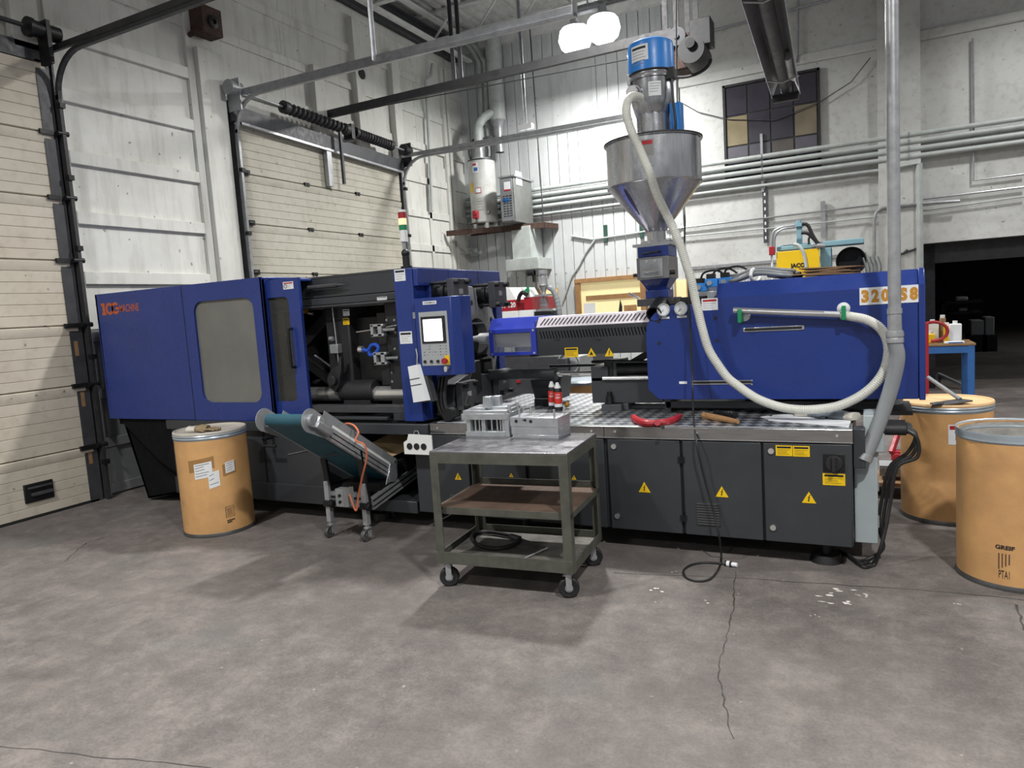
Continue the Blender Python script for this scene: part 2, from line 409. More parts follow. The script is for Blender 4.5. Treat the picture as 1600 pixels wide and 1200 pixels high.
# ---- left wall: painted sheets between nailed battens
wl = tag(MB().box(XW-.15, XW-.02, -9, YB+.1, 4.46, ZC+.1).box(XW-.15, XW-.02, 4.5, 7.0, 0, 4.5).box(XW-.15, XW-.02, 10.5, YB+.1, 0, 4.5).box(XW-.15, XW-.02, -9, -.6, 0, 4.5)
         .build('wall_left', M['white_wall'], smooth=False), kind='structure')
def sheet(y0, y1, z0, z1, m='white_wall'): return MB().box(XW-.02, XW, y0+.003, y1-.003, z0+.003, z1-.003).build('sheet', M[m], wl, smooth=False)
def batten(y0, y1, z0, z1, d=.045, m='white_wall'): return MB().box(XW-.005, XW+d, y0, y1, z0, z1).build('batten', M[m], wl, bevel=.004)
ZR = [2.38, 3.0, 3.61, 4.23, 4.84, 5.44, 6.02, 6.6]
sheet(4.5, 7.0, 1.78, 2.33)
for a, b in zip(ZR, ZR[1:]+[ZC]):
    ys = (4.5, 6.45, 8.0, 9.6, 11.3, YB) if a > 4.3 else (4.5, 6.45)
    for y0, y1 in zip(ys, ys[1:]): sheet(y0, y1, a-.03, b-.03)
    if a < 4.3:
        sheet(10.75, 11.9, a-.03, min(b-.03, 4.5)); sheet(11.9, YB, a-.03, min(b-.03, 4.5))
    else:
        sheet(2.0, 4.5, a-.03, b-.03); sheet(-.6, 2.0, a-.03, b-.03)
for z in ZR:
    batten(4.74, 6.42, z-.13, z)
    if z > 4.3: batten(6.8, 12.2, z-.12, z, .03); batten(12.45, YB, z-.12, z, .03); batten(-.6, 4.3, z-.12, z, .03)
    else: batten(10.8, 12.2, z-.12, z, .03); batten(12.45, YB, z-.12, z, .03)
for z in (1.75, 1.15, .62, .12): batten(4.74, 6.42, z-.1, z, .03, 'wainscot')
sheet(4.5, 7.0, .0, 1.78, 'wainscot')
for y0, y1, z0, z1, d in ((6.33, 6.43, 0, ZC, .05), (4.66, 4.74, 0, ZC, .04), (8.5, 8.72, 4.4, 5.45, .12), (9.5, 9.72, 4.4, 6.42, .12), (10.5, 10.72, 4.4, 6.2, .12),
                          (12.2, 12.3, 0, 6.4, .06), (12.36, 12.46, 0, 6.4, .06), (11.5, 11.58, 2.4, 4.5, .03), (4.3, 4.56, 4.5, ZC, .1), (2.0, 2.2, 4.5, ZC, .1)):
    MB().box(XW-.005, XW+d, y0, y1, z0, z1).build('stud', M['white_wall'], wl, bevel=.005)
MB().box(XW-.005, XW+.12, 6.43, 6.62, 0, 5.1).build('post', M['white_wall'], wl, bevel=.006)
MB().box(XW-.005, XW+.1, 6.625, 6.82, 0, 5.1).build('post', M['white_wall'], wl, bevel=.006)
# rusty horn speaker box on top of the post
t = thing('siren_box', 'small square rusty brown siren box on the white post between the two doors', 'siren', (-7.15, 6.55, 5.3))
MB().box(-7.25, -7.03, 6.42, 6.72, 5.24, 5.56).build('housing', M['rust'], t, bevel=.01)
MB().lathe([(.03, 0), (.07, .005), (.075, .02), (.03, .03)], (-7.03, 6.57, 5.38), 20, (1, 0, 0)).build('horn', M['black'], t)
MB().cyl((-7.3, 6.4, 5.22), (-7.1, 6.4, 5.26), .03).cyl((-7.2, 6.4, 5.22), (-7.15, 6.5, 5.3), .02).build('bracket', M['rust'], t)

# ---- sectional overhead doors
def section_profile(x, z0, z1):
    p = [(x-.05, z0+.004), (x-.012, z0+.004), (x, z0+.012)]; n = 5
    for k in range(1, n+1):
        z = z0+(z1-z0)*k/(n+1)
        p += [(x, z-.005), (x-.007, z), (x, z+.005)]
    return p + [(x+.012, z1-.05), (x+.012, z1-.012), (x-.01, z1-.003), (x-.05, z1-.003)]
def overhead_door(name, y0, y1, mat, seams, label):
    d = tag(MB().box(-7.29, -7.265, y0, y1, 0, seams[-1]).build(name, M[mat], smooth=False), kind='structure')
    for a, b in zip(seams, seams[1:]):
        MB().prismY(section_profile(-7.21, a, b), y0, y1).build('door_section', M[mat], d, angle=20)
    return d
SE = [0.015, .58, 1.22, 1.83, 2.48, 3.1, 3.73, 4.4]
d1 = overhead_door('door_1', .2, 4.56, 'door_cream', SE, '')
MB().box(-7.28, -7.2, .2, 4.56, 0, .02).build('bottom_seal', M['rubber'], d1)
p0 = onX(42, 800, -7.2); p1 = onX(87, 790, -7.2); ym = (p0.y+p1.y)/2
MB().box(-7.215, -7.19, p0.y, p1.y, .16, .34).build('handle_plate', M['black'], d1, bevel=.004)
MB().box(-7.2, -7.16, p0.y+.05, p1.y-.02, .22, .25).box(-7.2, -7.17, p0.y+.03, p1.y-.02, .29, .31).build('lift_handle', M['dark2'], d1, bevel=.004)
SE2 = [0.015, .6, 1.2, 1.8, 2.4, 3.04, 3.68, 4.3]
d2 = overhead_door('door_2', 6.98, 10.5, 'door_cream2', SE2, '')
for z in SE2[4:7]:
    for y in (8.15, 9.3):
        MB().box(-7.215, -7.18, y-.05, y-.012, z-.025, z+.025).box(-7.215, -7.18, y+.012, y+.05, z-.025, z+.025).cyl((-7.19, y-.05, z), (-7.19, y+.05, z), .012).build('hinge', M['black'], d2)
    MB().box(-7.2, -7.16, 6.98, 7.06, z-.025, z+.04).cyl((-7.15, 6.93, z), (-7.15, 7.0, z), .028).build('roller_bracket', M['black'], d2)
a = onX(508, 232, -7.18); b = onX(515, 292, -7.18)
MB().box(-7.19, -7.12, a.y-.04, a.y+.06, b.z, a.z).build('strut', M['galv'], d2)
for z in SE[1:7]:
    MB().box(-7.2, -7.17, 4.42, 4.6, z-.025, z+.02).cyl((-7.15, 4.57, z), (-7.15, 4.68, z), .025).build('roller_bracket', M['black'], d1)

def track_path(x0, zt, x1, z1, r=.42):
    P = [Vector((x0, 0, 0)), Vector((x0, 0, zt-r))]
    for k in range(1, 9): t = PI/2*k/8; P.append(Vector((x0+r*(1-math.cos(t)), 0, zt-r+r*math.sin(t))))
    return P + [Vector((x1, 0, z1))]
def door_track(name, label, y, zt, x1, z1, mat, zs, h=.06, z0=0, curve=True):
    t = thing(name, label, 'door track', (-7.15, y, 0), group=None)
    mb = MB().box(-7.3, -7.2, y-.0, y+.02, z0, zt-.05)
    mb.build('angle_iron', M['dark2'], t)
    mb = MB(); P = [Vector((p.x, y, max(p.z, z0))) for p in track_path(-7.15, zt-.06, x1, z1-.06)]
    for a, b in zip(P, P[1:]): mb.bar(a, b+(b-a)*.01, .045, .035)
    mb.build('roller_track', M[mat], t)
    P = [Vector((-7.25, y, zt)), Vector((x1, y, z1))]
    MB().bar(P[0], P[1], .03, h).bar(P[0]+Vector((0, .04, h/2)), P[1]+Vector((0, .04, h/2)), .08, .012).build('horizontal_angle', M[mat], t)
    for z in zs: MB().box(-7.17, -7.11, y-.02, y+.035, z-.025, z+.025).build('clip', M['black'], t)
    return t
t1 = door_track('door_track', 'dark overhead door track beside the near door, curving up out of the picture', 4.63, 4.54, -4.6, 4.55, 'track', (.4, 1.5, 2.6, 3.3, 4.0))
MB().box(-7.208, -7.2, 4.47, 4.6, 0, 4.42).build('jamb_flange', M['dark2'], t1)
MB().box(-7.16, -7.0, 4.5, 4.54, 4.35, 4.75).cyl((-7.08, 4.4, 4.66), (-7.08, 4.66, 4.66), .075).cyl((-7.08, 4.36, 4.66), (-7.08, 4.4, 4.66), .09).build('bearing_plate', M['black'], t1)
MB().cyl((-7.08, 1.0, 4.66), (-7.08, 4.5, 4.66), .022).build('torsion_shaft', M['track'], t1)
for z in (.5, 1.1, 1.62): MB().box(-7.2, -7.199, 4.5, 4.54, z-.1, z+.05).build('tape', M['card'], t1)
MB().box(-7.3, -7.2, .2, 4.56, 4.4, 4.56).build('header', M['dark2'], d1)
t2 = door_track('door_track', 'long ceiling door track starting above the left jamb of the far door', 6.9, 4.64, -2.55, 4.58, 'galv', (1.6, 2.9, 3.7), .07)
t3 = door_track('door_track', 'overhead door track curving from the right jamb of the far door towards the hopper', 10.56, 4.45, -3.1, 4.43, 'galv', (3.1, 3.9), .06)
# header with torsion springs over the far door
a = onX(345, 178, -7.12); b = onX(622, 252, -7.12)
t = thing('spring_shaft', 'dark torsion spring shaft above the dark header of the far overhead door', 'door spring', (-7.1, 6.9, 4.3))
MB().bar(Vector((-7.16, 6.85, 4.4)), Vector((-7.16, 10.62, 4.28)), .06, .2).build('header', M['dark2'], t)
MB().bar(Vector((-7.13, 6.95, 4.285)), Vector((-7.13, 10.5, 4.17)), .05, .03).build('seal_strip', M['galv'], t)
A = Vector((-7.05, 6.9, 4.66)); B = Vector((-7.05, 10.65, 4.52))
MB().cyl(A, B, .016).build('shaft', M['galv'], t)
for f0, f1 in ((.2, .56), (.6, .86)):
    mb = MB(); p, q = A.lerp(B, f0), A.lerp(B, f1); n = 15
    u, v = frame_of(q-p)
    mb.tube([p.lerp(q, i/(n*10)) + (u*math.cos(2*PI*i/10)+v*math.sin(2*PI*i/10))*.06 for i in range(n*10+1)], .024, 6)
    mb.cyl(p, p.lerp(q, .06), .085).cyl(q.lerp(p, .06), q, .085).cyl(p, q, .045)
    mb.build('torsion_spring', M['track'], t)
for q in (A.lerp(B, .58),): MB().box(-7.16, -7.0, q.y-.04, q.y+.04, q.z-.12, q.z+.1).build('centre_bracket', M['black'], t)
for q, y in ((A, 6.86), (B, 10.6)):
    MB().box(-7.2, -6.98, y-.02, y, q.z-.25, q.z+.14).cyl((-7.07, y-.12, q.z+.02), (-7.07, y+.06, q.z+.02), .09).build('cable_drum', M['black'] if y > 8 else M['galv'], t)
MB().box(-7.06, -7.02, 8.78, 8.82, 3.75, 4.66).build('arm', M['dark2'], t)
# hangers of the tracks
def hanger(label, x, y, z0, z1, n=1, mat='galv', g=None):
    h = thing('track_hanger', label, 'hanger', (x, y, z0))
    for k in range(n): MB().box(x-.02+.11*k, x+.02+.11*k, y-.004, y+.004, z0, z1).box(x-.02+.11*k, x-.014+.11*k, y-.04, y, z0, z1).build('angle_strut', M[mat], h)
    return h
q = onY(586, 92, 6.9); hanger('thin steel angle hanger holding the left ceiling track over the far door', q.x, 6.9, q.z-.02, ZC, 1)
q = onY(899, 14, 6.9); hanger('pale perforated hanger at the end of the left ceiling track', q.x, 6.9, q.z-.05, ZC, 1, 'white')
q = onY(711, 128, 8.8); hanger('pair of dark angle struts hanging the middle opener rail', q.x, 8.8, q.z, ZC, 2, 'dark2')
q = onY(822, 200, 10.56); h = hanger('tapered strut hanging the right ceiling track with a small foot plate', q.x, 10.56, q.z, ZC, 1, 'galv')
MB().box(q.x-.12, q.x+.12, 10.5, 10.6, q.z-.02, q.z+.05).build('foot_plate', M['white'], h)
# opener rail and motor
t = thing('door_opener', 'dark electric door opener with belt pulleys hanging behind the blue loader cap', 'door opener', (-2.0, 8.8, 4.8))
A = onY(500, 182, 8.8); B = onY(1050, 52, 8.8)
MB().bar(A, B, .06, .11).build('rail', M['track'], t)
MB().cyl(onY(530, 178, 8.72), onY(985, 92, 8.72), .008, n=6).build('chain', M['track'], t)
c = onY(1078, 75, 8.7)
MB().box(c.x-.28, c.x+.1, 8.76, 9.05, c.z-.2, c.z+.2).build('gearbox', M['rust'], t, bevel=.02)
q = onY(1080, 62, 8.7); MB().box(q.x-.02, q.x+.22, 8.7, 8.95, q.z-.08, q.z+.22).build('control_box', M['track'], t, bevel=.01)
q = onY(1059, 60, 8.7); MB().cyl((q.x, 8.62, q.z), (q.x, 8.7, q.z), .105, n=28).cyl((q.x, 8.6, q.z), (q.x, 8.62, q.z), .03).build('pulley', M['band2'] if 'band2' in M else M['dark2'], t)
q = onY(1036, 66, 8.7); MB().cyl((q.x, 8.7, q.z), (q.x, 8.76, q.z), .09, n=24).build('pulley', M['track'], t)
q = onY(1085, 82, 8.7); MB().cyl((q.x, 8.5, q.z-.02), (q.x, 8.95, q.z-.02), .15, n=28).build('motor', M['track'], t)
MB().cyl((q.x, 8.46, q.z+.04), (q.x, 8.5, q.z+.04), .055, n=20).build('shaft_end', M['black'], t)
for px in (1040, 1057, 1075, 1088):
    q = onY(px, 45, 8.8); MB().box(q.x-.03, q.x+.03, 8.78, 8.8, q.z-.05, ZC).build('hanger_strut', M['track'], t)
q = onY(1075, 100, 8.7); mb = MB(); mb.tube([q + Vector((.26*math.cos(a), 0, .14*math.sin(a))) for a in [PI+PI*k/12 for k in range(13)]], .018, 8); mb.build('guard_hoop', M['track'], t)

# ---- back wall
wb = tag(MB().box(XW-.1, .77, YB, YB+.25, 0, ZC).box(.77, 14, YB, YB+.25, 2.31, ZC).build('wall_back', M['back_block'], smooth=False), kind='structure')
XP = -2.94; n = 21; wd = (XP-XW)/n
p = MB().box(XW, XW+wd-.012, YB-.03, YB+.0, 0, 6.86).build('wall_panel', M['back_metal'], wb, bevel=.005)
for k in range(1, n):
    c = p.copy(); C.objects.link(c); c.location.x += wd*k
MB().box(XP-.01, XP+.03, YB-.04, YB, 0, 6.86).build('panel_end', M['back_metal'], wb)
MB().box(XW, 14, YB-.14, YB-.003, 6.8, 6.92).box(XW, 14, YB-.2, YB, 6.92, 6.95).build('wall_beam', M['joist'], wb)
tag(MB().box(.18, .76, YB-.13, YB-.001, 0, ZC).build('trim_1', M['back_block'], smooth=False), kind='structure')
MB().box(-2.9, 14, YB-.05, YB, 5.35, 5.5).build('ledge', M['back_block'], wb, bevel=.03)
MB().box(2.9, 3.2, YB-.06, YB, 2.31, 6.8).build('ledge', M['back_block'], wb)
# square patched hatch
a = onY(845, 110, YB); b = onY(885, 190, YB)
MB().box(a.x-.35, b.x+.55, YB-.045, YB-.03, 4.95, 6.3).build('hatch', M['back_metal'], wb)
# high window with painted-over panes
w1 = tag(MB().box(-2.13, -.67, YB-.03, YB-.002, 3.7, 5.22).build('window_1', M['track'], smooth=False), kind='structure')
cols = [-2.12, -1.76, -1.4, -1.04, -.68]; rows = [3.72, 4.22, 4.72, 5.2]
PC = {(0, 1): '#8d8266', (3, 1): '#78705f', (0, 0): '#5f5d66', (3, 0): '#5c5a63', (1, 0): '#53525c', (2, 0): '#57534e'}
for i in range(4):
    for j in range(3):
        k = PC.get((i, j), '#38363f'); key = 'pane'+k
        if key not in M: M[key] = plain('painted_pane', k, .35, 0, .15, 3)
        MB().box(cols[i]+.015, cols[i+1]-.015, YB-.04, YB-.028, rows[j]+.015, rows[j+1]-.015).build('pane', M[key], w1)
MB().box(-2.16, -2.12, YB-.06, YB, 3.68, 5.24).box(-.68, -.64, YB-.06, YB, 3.68, 5.24).box(-2.16, -.64, YB-.06, YB, 5.2, 5.24).build('window_frame', M['track'], w1)
# dark hall through the opening
M['hall'] = plain('hall_wall_painted_shade', '#1b1c22', .8)  # the hall's lack of light is painted in as a near-black colour
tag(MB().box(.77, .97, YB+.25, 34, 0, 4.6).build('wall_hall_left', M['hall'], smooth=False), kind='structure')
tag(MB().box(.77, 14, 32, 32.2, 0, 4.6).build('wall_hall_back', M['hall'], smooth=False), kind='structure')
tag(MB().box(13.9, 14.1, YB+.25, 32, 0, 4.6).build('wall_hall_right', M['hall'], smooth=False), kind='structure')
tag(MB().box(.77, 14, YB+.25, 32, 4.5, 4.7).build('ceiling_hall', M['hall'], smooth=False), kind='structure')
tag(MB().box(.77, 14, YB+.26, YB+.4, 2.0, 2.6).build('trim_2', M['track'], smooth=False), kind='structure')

# ---- ceiling deck and bar joists
prof = []; x = -9.0; i = 0
while x < 10:
    prof += [(x, ZC), (x+.08, ZC), (x+.1, ZC+.04), (x+.18, ZC+.04)]; x += .2
prof = [(-9, ZC+.08)] + prof + [(10, ZC+.08)]
tag(MB().prismY(prof[::-1], -9, YB+.2).build('ceiling', M['ceil'], smooth=False), kind='structure')
for k, Y in enumerate((11.55, 9.7, 7.85, 6.0)):
    j = tag(MB().box(XW-.02, 10, Y-.05, Y-.005, ZC-.045, ZC).box(XW-.02, 10, Y+.005, Y+.05, ZC-.045, ZC)
            .box(XW+.35, 10, Y-.05, Y-.005, 6.58, 6.62).box(XW+.35, 10, Y+.005, Y+.05, 6.58, 6.62).build('trim_%d' % (3+k), M['joist'], smooth=False), kind='structure')
    mb = MB(); x = XW+.35
    while x < 9:
        mb.bar((x, Y, 6.6), (x+.45, Y, ZC-.03), .03, .03).bar((x+.45, Y, ZC-.03), (x+.9, Y, 6.6), .03, .03); x += .9
    mb.build('joist_web', M['joist'], j)
tag(MB().box(-7.28, -7.16, 5, YB-.2, 6.62, 6.68).box(-7.23, -7.21, 5, YB-.2, 6.68, 6.95).box(-7.28, -7.16, 5, YB-.2, 6.95, 6.99).build('trim_7', M['dark2'], smooth=False), kind='structure')
tag(MB().box(-6.95, -6.85, 5, YB-.2, 6.55, 6.6).box(-6.95, -6.85, 5, YB-.2, 6.95, 7.0).build('trim_8', M['joist'], smooth=False), kind='structure')
# ============================================================= INJECTION MOULDING MACHINE
Y0 = 4.6
M['lidsheen'] = plain('painted_sheen_perforated_sheet', '#c6bfc8', .35, .2, .05, 6)  # reflection of overhead light on the lid, put into its base colour
mach = thing('injection_moulding_machine', 'long blue and charcoal plastic injection moulding machine filling the middle of the hall', 'machine', (-3.3, 5.3, 0))
def part(mb, name, m, parent=None, **k): return mb.build(name, M[m], parent or mach, **k)
def lines(x0, x1, z0, z1, Y, n, parent, m='print', h=.35, seed=1):
    rr = random.Random(seed); mb = MB(); dz = (z1-z0)/n
    for i in range(n):
        e = x1-(x1-x0)*rr.uniform(0, .35); zz = z1-dz*(i+.5); mb.box(x0, e, Y-.0006, Y, zz-dz*h/2, zz+dz*h/2)
    return mb.build('fine_print', M[m], parent, smooth=False)
def sticker(x0, x1, z0, z1, Y, m='yellow', head='print', n=4, parent=None, label=None):
    s = part(MB().box(x0, x1, Y-.002, Y, z0, z1), 'warning_label', m, parent, smooth=False)
    if label: s['label'] = label
    w, h = x1-x0, z1-z0
    MB().box(x0+w*.08, x1-w*.08, Y-.0028, Y-.002, z1-h*.27, z1-h*.1).build('heading_bar', M[head], s, smooth=False)
    lines(x0+w*.1, x1-w*.1, z0+h*.1, z1-h*.34, Y-.002, n, s, 'printgrey' if m == 'paper' else 'print', .2)
    return s
def bolt_poly(cx, cz, s): return [(cx+a*s, cz+b*s) for a, b in ((.12, .5), (-.16, .02), (-.02, .06), (-.1, -.28), (-.18, -.24), (-.02, -.5), (.08, -.2), (.0, -.26), (.16, .16), (.02, .12), (.22, .5))]
def triangle(cx, cz, s, Y, parent=None, blank=False):
    h = s*.87; t = part(MB().prismY([(cx-s/2, cz-h/2), (cx+s/2, cz-h/2), (cx, cz+h/2)], Y-.002, Y), 'hazard_triangle', 'yellow', parent, smooth=False)
    if blank: MB().prismY([(cx-s*.2, cz-h*.34), (cx+s*.2, cz-h*.34), (cx, cz+h*.1)], Y-.003, Y-.002).build('symbol', M['print'], t, smooth=False)
    else: MB().prismY(bolt_poly(cx, cz-h*.08, s*.55), Y-.003, Y-.002).build('symbol', M['print'], t, smooth=False)
    return t
# -- base under the clamp side
part(MB().box(-6.05, -4.15, Y0+.02, 6.0, .14, .84), 'base_frame', 'dark', bevel=.006)
part(MB().box(-4.149, -3.06, Y0+.021, 5.98, .765, .839), 'base_cross_beam', 'dark', bevel=.006)
part(MB().box(-4.15, -3.25, Y0+.02, 5.98, .12, .22), 'base_lower_beam', 'dark', bevel=.006)
part(MB().box(-6.05, -3.06, Y0-.03, Y0+.02, .775, .86), 'base_ledge', 'dark', bevel=.004)
part(MB().box(-6.05, -4.15, Y0+.0, Y0+.02, .14, .30), 'base_kick_panel', 'dark', bevel=.003)
for x in (-5.5, -4.85): part(MB().box(x, x+.012, Y0+.014, Y0+.024, .3, .77), 'panel_joint', 'black')
part(MB().box(-4.15, -3.3, 5.75, 5.9, .2, .72), 'drop_chute_wall', 'matte')
# -- cabinet part of the base
part(MB().box(-3.22, -.09, Y0+.03, 6.2, .14, .785), 'cabinet_body', 'dark', bevel=.004)
part(MB().box(-3.05, -.085, Y0-.004, 6.3, .855, .868).box(-3.05, -.085, Y0-.008, Y0+.004, .785, .866), 'deck_plate', 'apron', bevel=.003)
part(MB().box(-3.0, -.1, Y0+.02, 6.28, .8675, .8715), 'tread_plate', 'tread', smooth=False)
part(MB().box(-3.05, -.085, Y0-.01, Y0-.008, .785, .79), 'apron_lip', 'steel')
for x in (-2.98, -1.72, -1.55, -1.0, -.17): part(MB().cyl((x, Y0-.014, .83), (x, Y0-.008, .83), .008, n=12), 'apron_screw', 'chrome')
part(MB().box(-1.632, -1.628, Y0-.0095, Y0-.0075, .79, .864), 'apron_joint', 'black')
DX = [(-3.21, -2.73), (-2.70, -2.25), (-2.22, -1.64), (-1.61, -1.115), (-1.095, -.605), (-.59, -.095)]
for i, (a, b) in enumerate(DX):
    z0 = .145 if i > 1 else .15
    d = part(MB().box(a, b, Y0-.002, Y0+.03, z0, .775), 'cabinet_door', 'dark', bevel=.004)
    lx = a+.045 if i in (3, 5, 2) else b-.045
    if i in (3, 5, 2):
        for z in (.725, .235):
            k = MB().cyl((lx, Y0-.012, z), (lx, Y0, z), .018, n=20).build('lock', M['chrome'], d)
            MB().box(lx-.012, lx+.012, Y0-.014, Y0-.011, z-.002, z+.002)
    if i in (3,):
        for z in (.65, .255): MB().box(b-.012, b+.03, Y0-.012, Y0, z-.02, z+.02).cyl((b+.01, Y0-.014, z-.022), (b+.01, Y0-.014, z+.022), .008).build('hinge', M['black'], d)
cz = {0: (.58, .07), 1: (.58, .05), 2: (.58, .05), 3: (.475, .1), 4: (.475, .1), 5: (.475, .105)}
for i, (px, py) in {0: (716, 744), 1: (799, 742), 2: (897, 746), 3: (1007, 761), 4: (1128, 768), 5: (1264, 777)}.items():
    q = onY(px, py, Y0); triangle(q.x, q.z, .062 if i == 0 else (.035 if i < 3 else .082), Y0-.002)
# vents
for (px0, py0, px1, py1) in ((1087, 784, 1127, 822), (703, 772, 732, 790)):
    a = onY(px0, py0, Y0); b = onY(px1, py1, Y0)
    v = part(MB().box(a.x, b.x, Y0-.006, Y0-.002, b.z, a.z), 'vent_grille', 'dark', bevel=.001)
    n = 9; mb = MB()
    for k in range(n):
        z = b.z+(a.z-b.z)*(k+.5)/n; mb.add([(a.x+.008, Y0-.006, z+.004), (b.x-.008, Y0-.006, z+.004), (b.x-.008, Y0-.013, z-.004), (a.x+.008, Y0-.013, z-.004), (a.x+.008, Y0-.006, z-.005), (b.x-.008, Y0-.006, z-.005)],
                       [(0, 1, 2, 3), (3, 2, 5, 4)])
    s = mb.build('louvre', M['black'], v)
for (px, py) in ((1225, 704), (1252, 705)):
    q = onY(px, py, Y0); sticker(q.x-.048, q.x+.048, q.z-.033, q.z+.033, Y0-.002)
q = onY(1303, 749, Y0); sticker(q.x-.062, q.x+.062, q.z-.036, q.z+.036, Y0-.002)
q = onY(1303, 723, Y0)
s = part(MB().box(q.x-.06, q.x+.06, Y0-.008, Y0-.002, q.z-.055, q.z+.055), 'switch_plate', 'black', bevel=.003)
MB().cyl((q.x, Y0-.035, q.z), (q.x, Y0-.008, q.z), .046, .05, n=28).box(q.x-.01, q.x+.01, Y0-.055, Y0-.03, q.z-.045, q.z+.045).build('rotary_switch', M['rubber'], s, bevel=.002)
# machine feet
for (x, y) in ((-.25, 4.75), (-2.35, 4.75), (-3.75, 4.82), (-5.6, 4.82), (-.25, 6.0), (-3.75, 5.9), (-5.6, 5.9)):
    part(MB().cyl((x, y, 0), (x, y, .05), .1, .085, n=24).cyl((x, y, .05), (x, y, .15), .03, n=12), 'levelling_foot', 'black')
part(MB().box(-1.5, -.7, 5.0, 5.9, .02, .14), 'oil_tray', 'black')
# -- chute under the tail (hollow dark hopper shape)
cl = [onY(178, 655, 4.8), onY(226, 776, 4.8), onY(290, 757, 4.8), onY(330, 700, 4.8)]
part(MB().prismY([(-6.88, .86), (-6.8, .62), (-6.62, .02), (-6.1, .12), (-6.0, .86)], 4.7, 4.712).prismY([(-6.88, .86), (-6.62, .02), (-6.6, .03), (-6.84, .86)], 4.7, 5.9)
     .prismY([(-6.62, .02), (-6.1, .12), (-6.1, .13), (-6.62, .04)], 4.7, 5.9).prismY([(-6.84, .86), (-6.3, .45), (-6.0, .3), (-6.0, .86)], 4.63, 4.69), 'tail_skirt', 'matte', smooth=False)
part(MB().box(-6.85, -6.0, 4.65, 5.95, .80, .86), 'tail_beam', 'matte')

# -- blue guard covers, left
ct, cb = 2.12, .862; xs = onY(295, 560, Y0).x
wL = [onY(301, 470, Y0), onY(396, 466, Y0), onY(409, 632, Y0), onY(318, 629, Y0)]
hx0 = (wL[0].x+wL[3].x)/2; hx1 = (wL[1].x+wL[2].x)/2; hz0 = wL[3].z; hz1 = (wL[0].z+wL[1].z)/2
c = part(MB().box(-6.93, xs-.002, Y0, Y0+.03, cb, ct).box(-6.93, -6.9, Y0, 5.98, cb, ct).box(-6.93, -4.66, 5.95, 5.98, cb, ct), 'guard_panel', 'blue', bevel=.004)
part(MB().box(-6.93, -4.66, Y0+.005, 5.97, ct-.02, ct), 'guard_roof', 'blue', bevel=.004)
c = part(MB().holed(xs, -4.665, cb, ct, hx0, hx1, hz0, hz1, .1, Y0, Y0+.03), 'guard_door', 'blue')
p = MB().box(hx0-.03, hx1+.03, Y0+.02, Y0+.026, hz0-.03, hz1+.03).build('window_pane', M['pane'], c); p['label'] = 'cloudy grey window pane'
part(MB().box(-4.69, -4.665, Y0, Y0+.09, cb, ct), 'guard_door_edge', 'blue', bevel=.003)
for zz in (1.1, 1.85): MB().box(hx0+.03, hx0+.08, Y0+.03, Y0+.06, zz-.03, zz+.03).build('bracket', M['black'], c)
mt = lambda b, a0, a1, z0, z1, bo, m='orange', sl=0: text(b, a0, a1, z0, z1, Y0-.0012, M[m], mach, 'lettering', bo, slant=sl)
a = onY(158, 478, Y0); b = onY(184, 489, Y0)
# emblem lettering: slab I, two linked rings
z0, z1 = onY(160, 493, Y0).z, onY(160, 474, Y0).z; x0 = a.x; hh = z1-z0; W = onY(184, 480, Y0).x-x0
mb = MB().prismY([(x0, z1), (x0, z1-hh*.2), (x0+W*.07, z1-hh*.2), (x0+W*.07, z0+hh*.2), (x0+W*.02, z0+hh*.2), (x0+W*.02, z0), (x0+W*.28, z0), (x0+W*.28, z0+hh*.2), (x0+W*.23, z0+hh*.2), (x0+W*.23, z1)], Y0-.002, Y0)
mb.ring((x0+W*.5, Y0-.002, (z0+z1)/2), (x0+W*.5, Y0, (z0+z1)/2), hh*.5, hh*.27)
cx = x0+W*.86; m_ = 22; vs = []; fs = []
for i in range(m_+1):
    t = math.radians(40+290*i/m_)
    for rr in (hh*.5, hh*.27):
        for y in (Y0-.002, Y0): vs.append((cx+rr*math.cos(t), y, (z0+z1)/2+rr*math.sin(t)))
for i in range(m_):
    k = 4*i; fs += [(k, k+4, k+6, k+2), (k+1, k+3, k+7, k+5), (k, k+1, k+5, k+4), (k+2, k+6, k+7, k+3)]
mb.add(vs, fs).box(cx, cx+hh*.5, Y0-.0028, Y0-.0021, (z0+z1)/2-hh*.12, (z0+z1)/2+hh*.08)
part(mb, 'emblem', 'orange', smooth=False)
a = onY(188, 487, Y0); b = onY(216, 474, Y0); mt('MACHINE', a.x, b.x, onY(200, 487, Y0).z, onY(200, 475, Y0).z, .015)
part(MB().box(xs-.004, xs+.002, Y0-.002, Y0+.01, cb, ct), 'cover_joint', 'black')
# sliding door (slightly behind)
Y1 = Y0+.05
q0 = onY(455-40, 465, Y1)
hA = [onY(416, 463, Y1).x, onY(449, 466, Y1).x, onY(625-167, 628, Y1).x]
dx0, dx1 = -4.66, (onY(467, 434, Y1).x+onY(484, 655, Y1).x)/2
dz0, dz1 = onY(482, 656, Y1).z, onY(467, 433, Y1).z
c = part(MB().holed(dx0-.2, dx1, dz0, dz1, dx0-.12, dx1-.13, onY(450, 627, Y1).z, onY(440, 464, Y1).z, .05, Y1, Y1+.03), 'sliding_guard_door', 'blue')
MB().box(dx0-.15, dx1-.1, Y1+.02, Y1+.025, dz0+.08, dz1-.08).build('window_pane', M['pane2'], c)
h = onY(459, 545, Y1)
MB().tube([(h.x, Y1, 1.66), (h.x, Y1-.045, 1.66), (h.x, Y1-.05, 1.55), (h.x, Y1-.05, 1.4), (h.x, Y1-.045, 1.33), (h.x, Y1, 1.33)], .013, 10).build('door_handle', M['black'], c)
a = onY(442, 441, Y1); b = onY(459, 451, Y1); s = sticker(a.x, b.x, b.z, a.z, Y1, 'paper', 'redprint', 3)
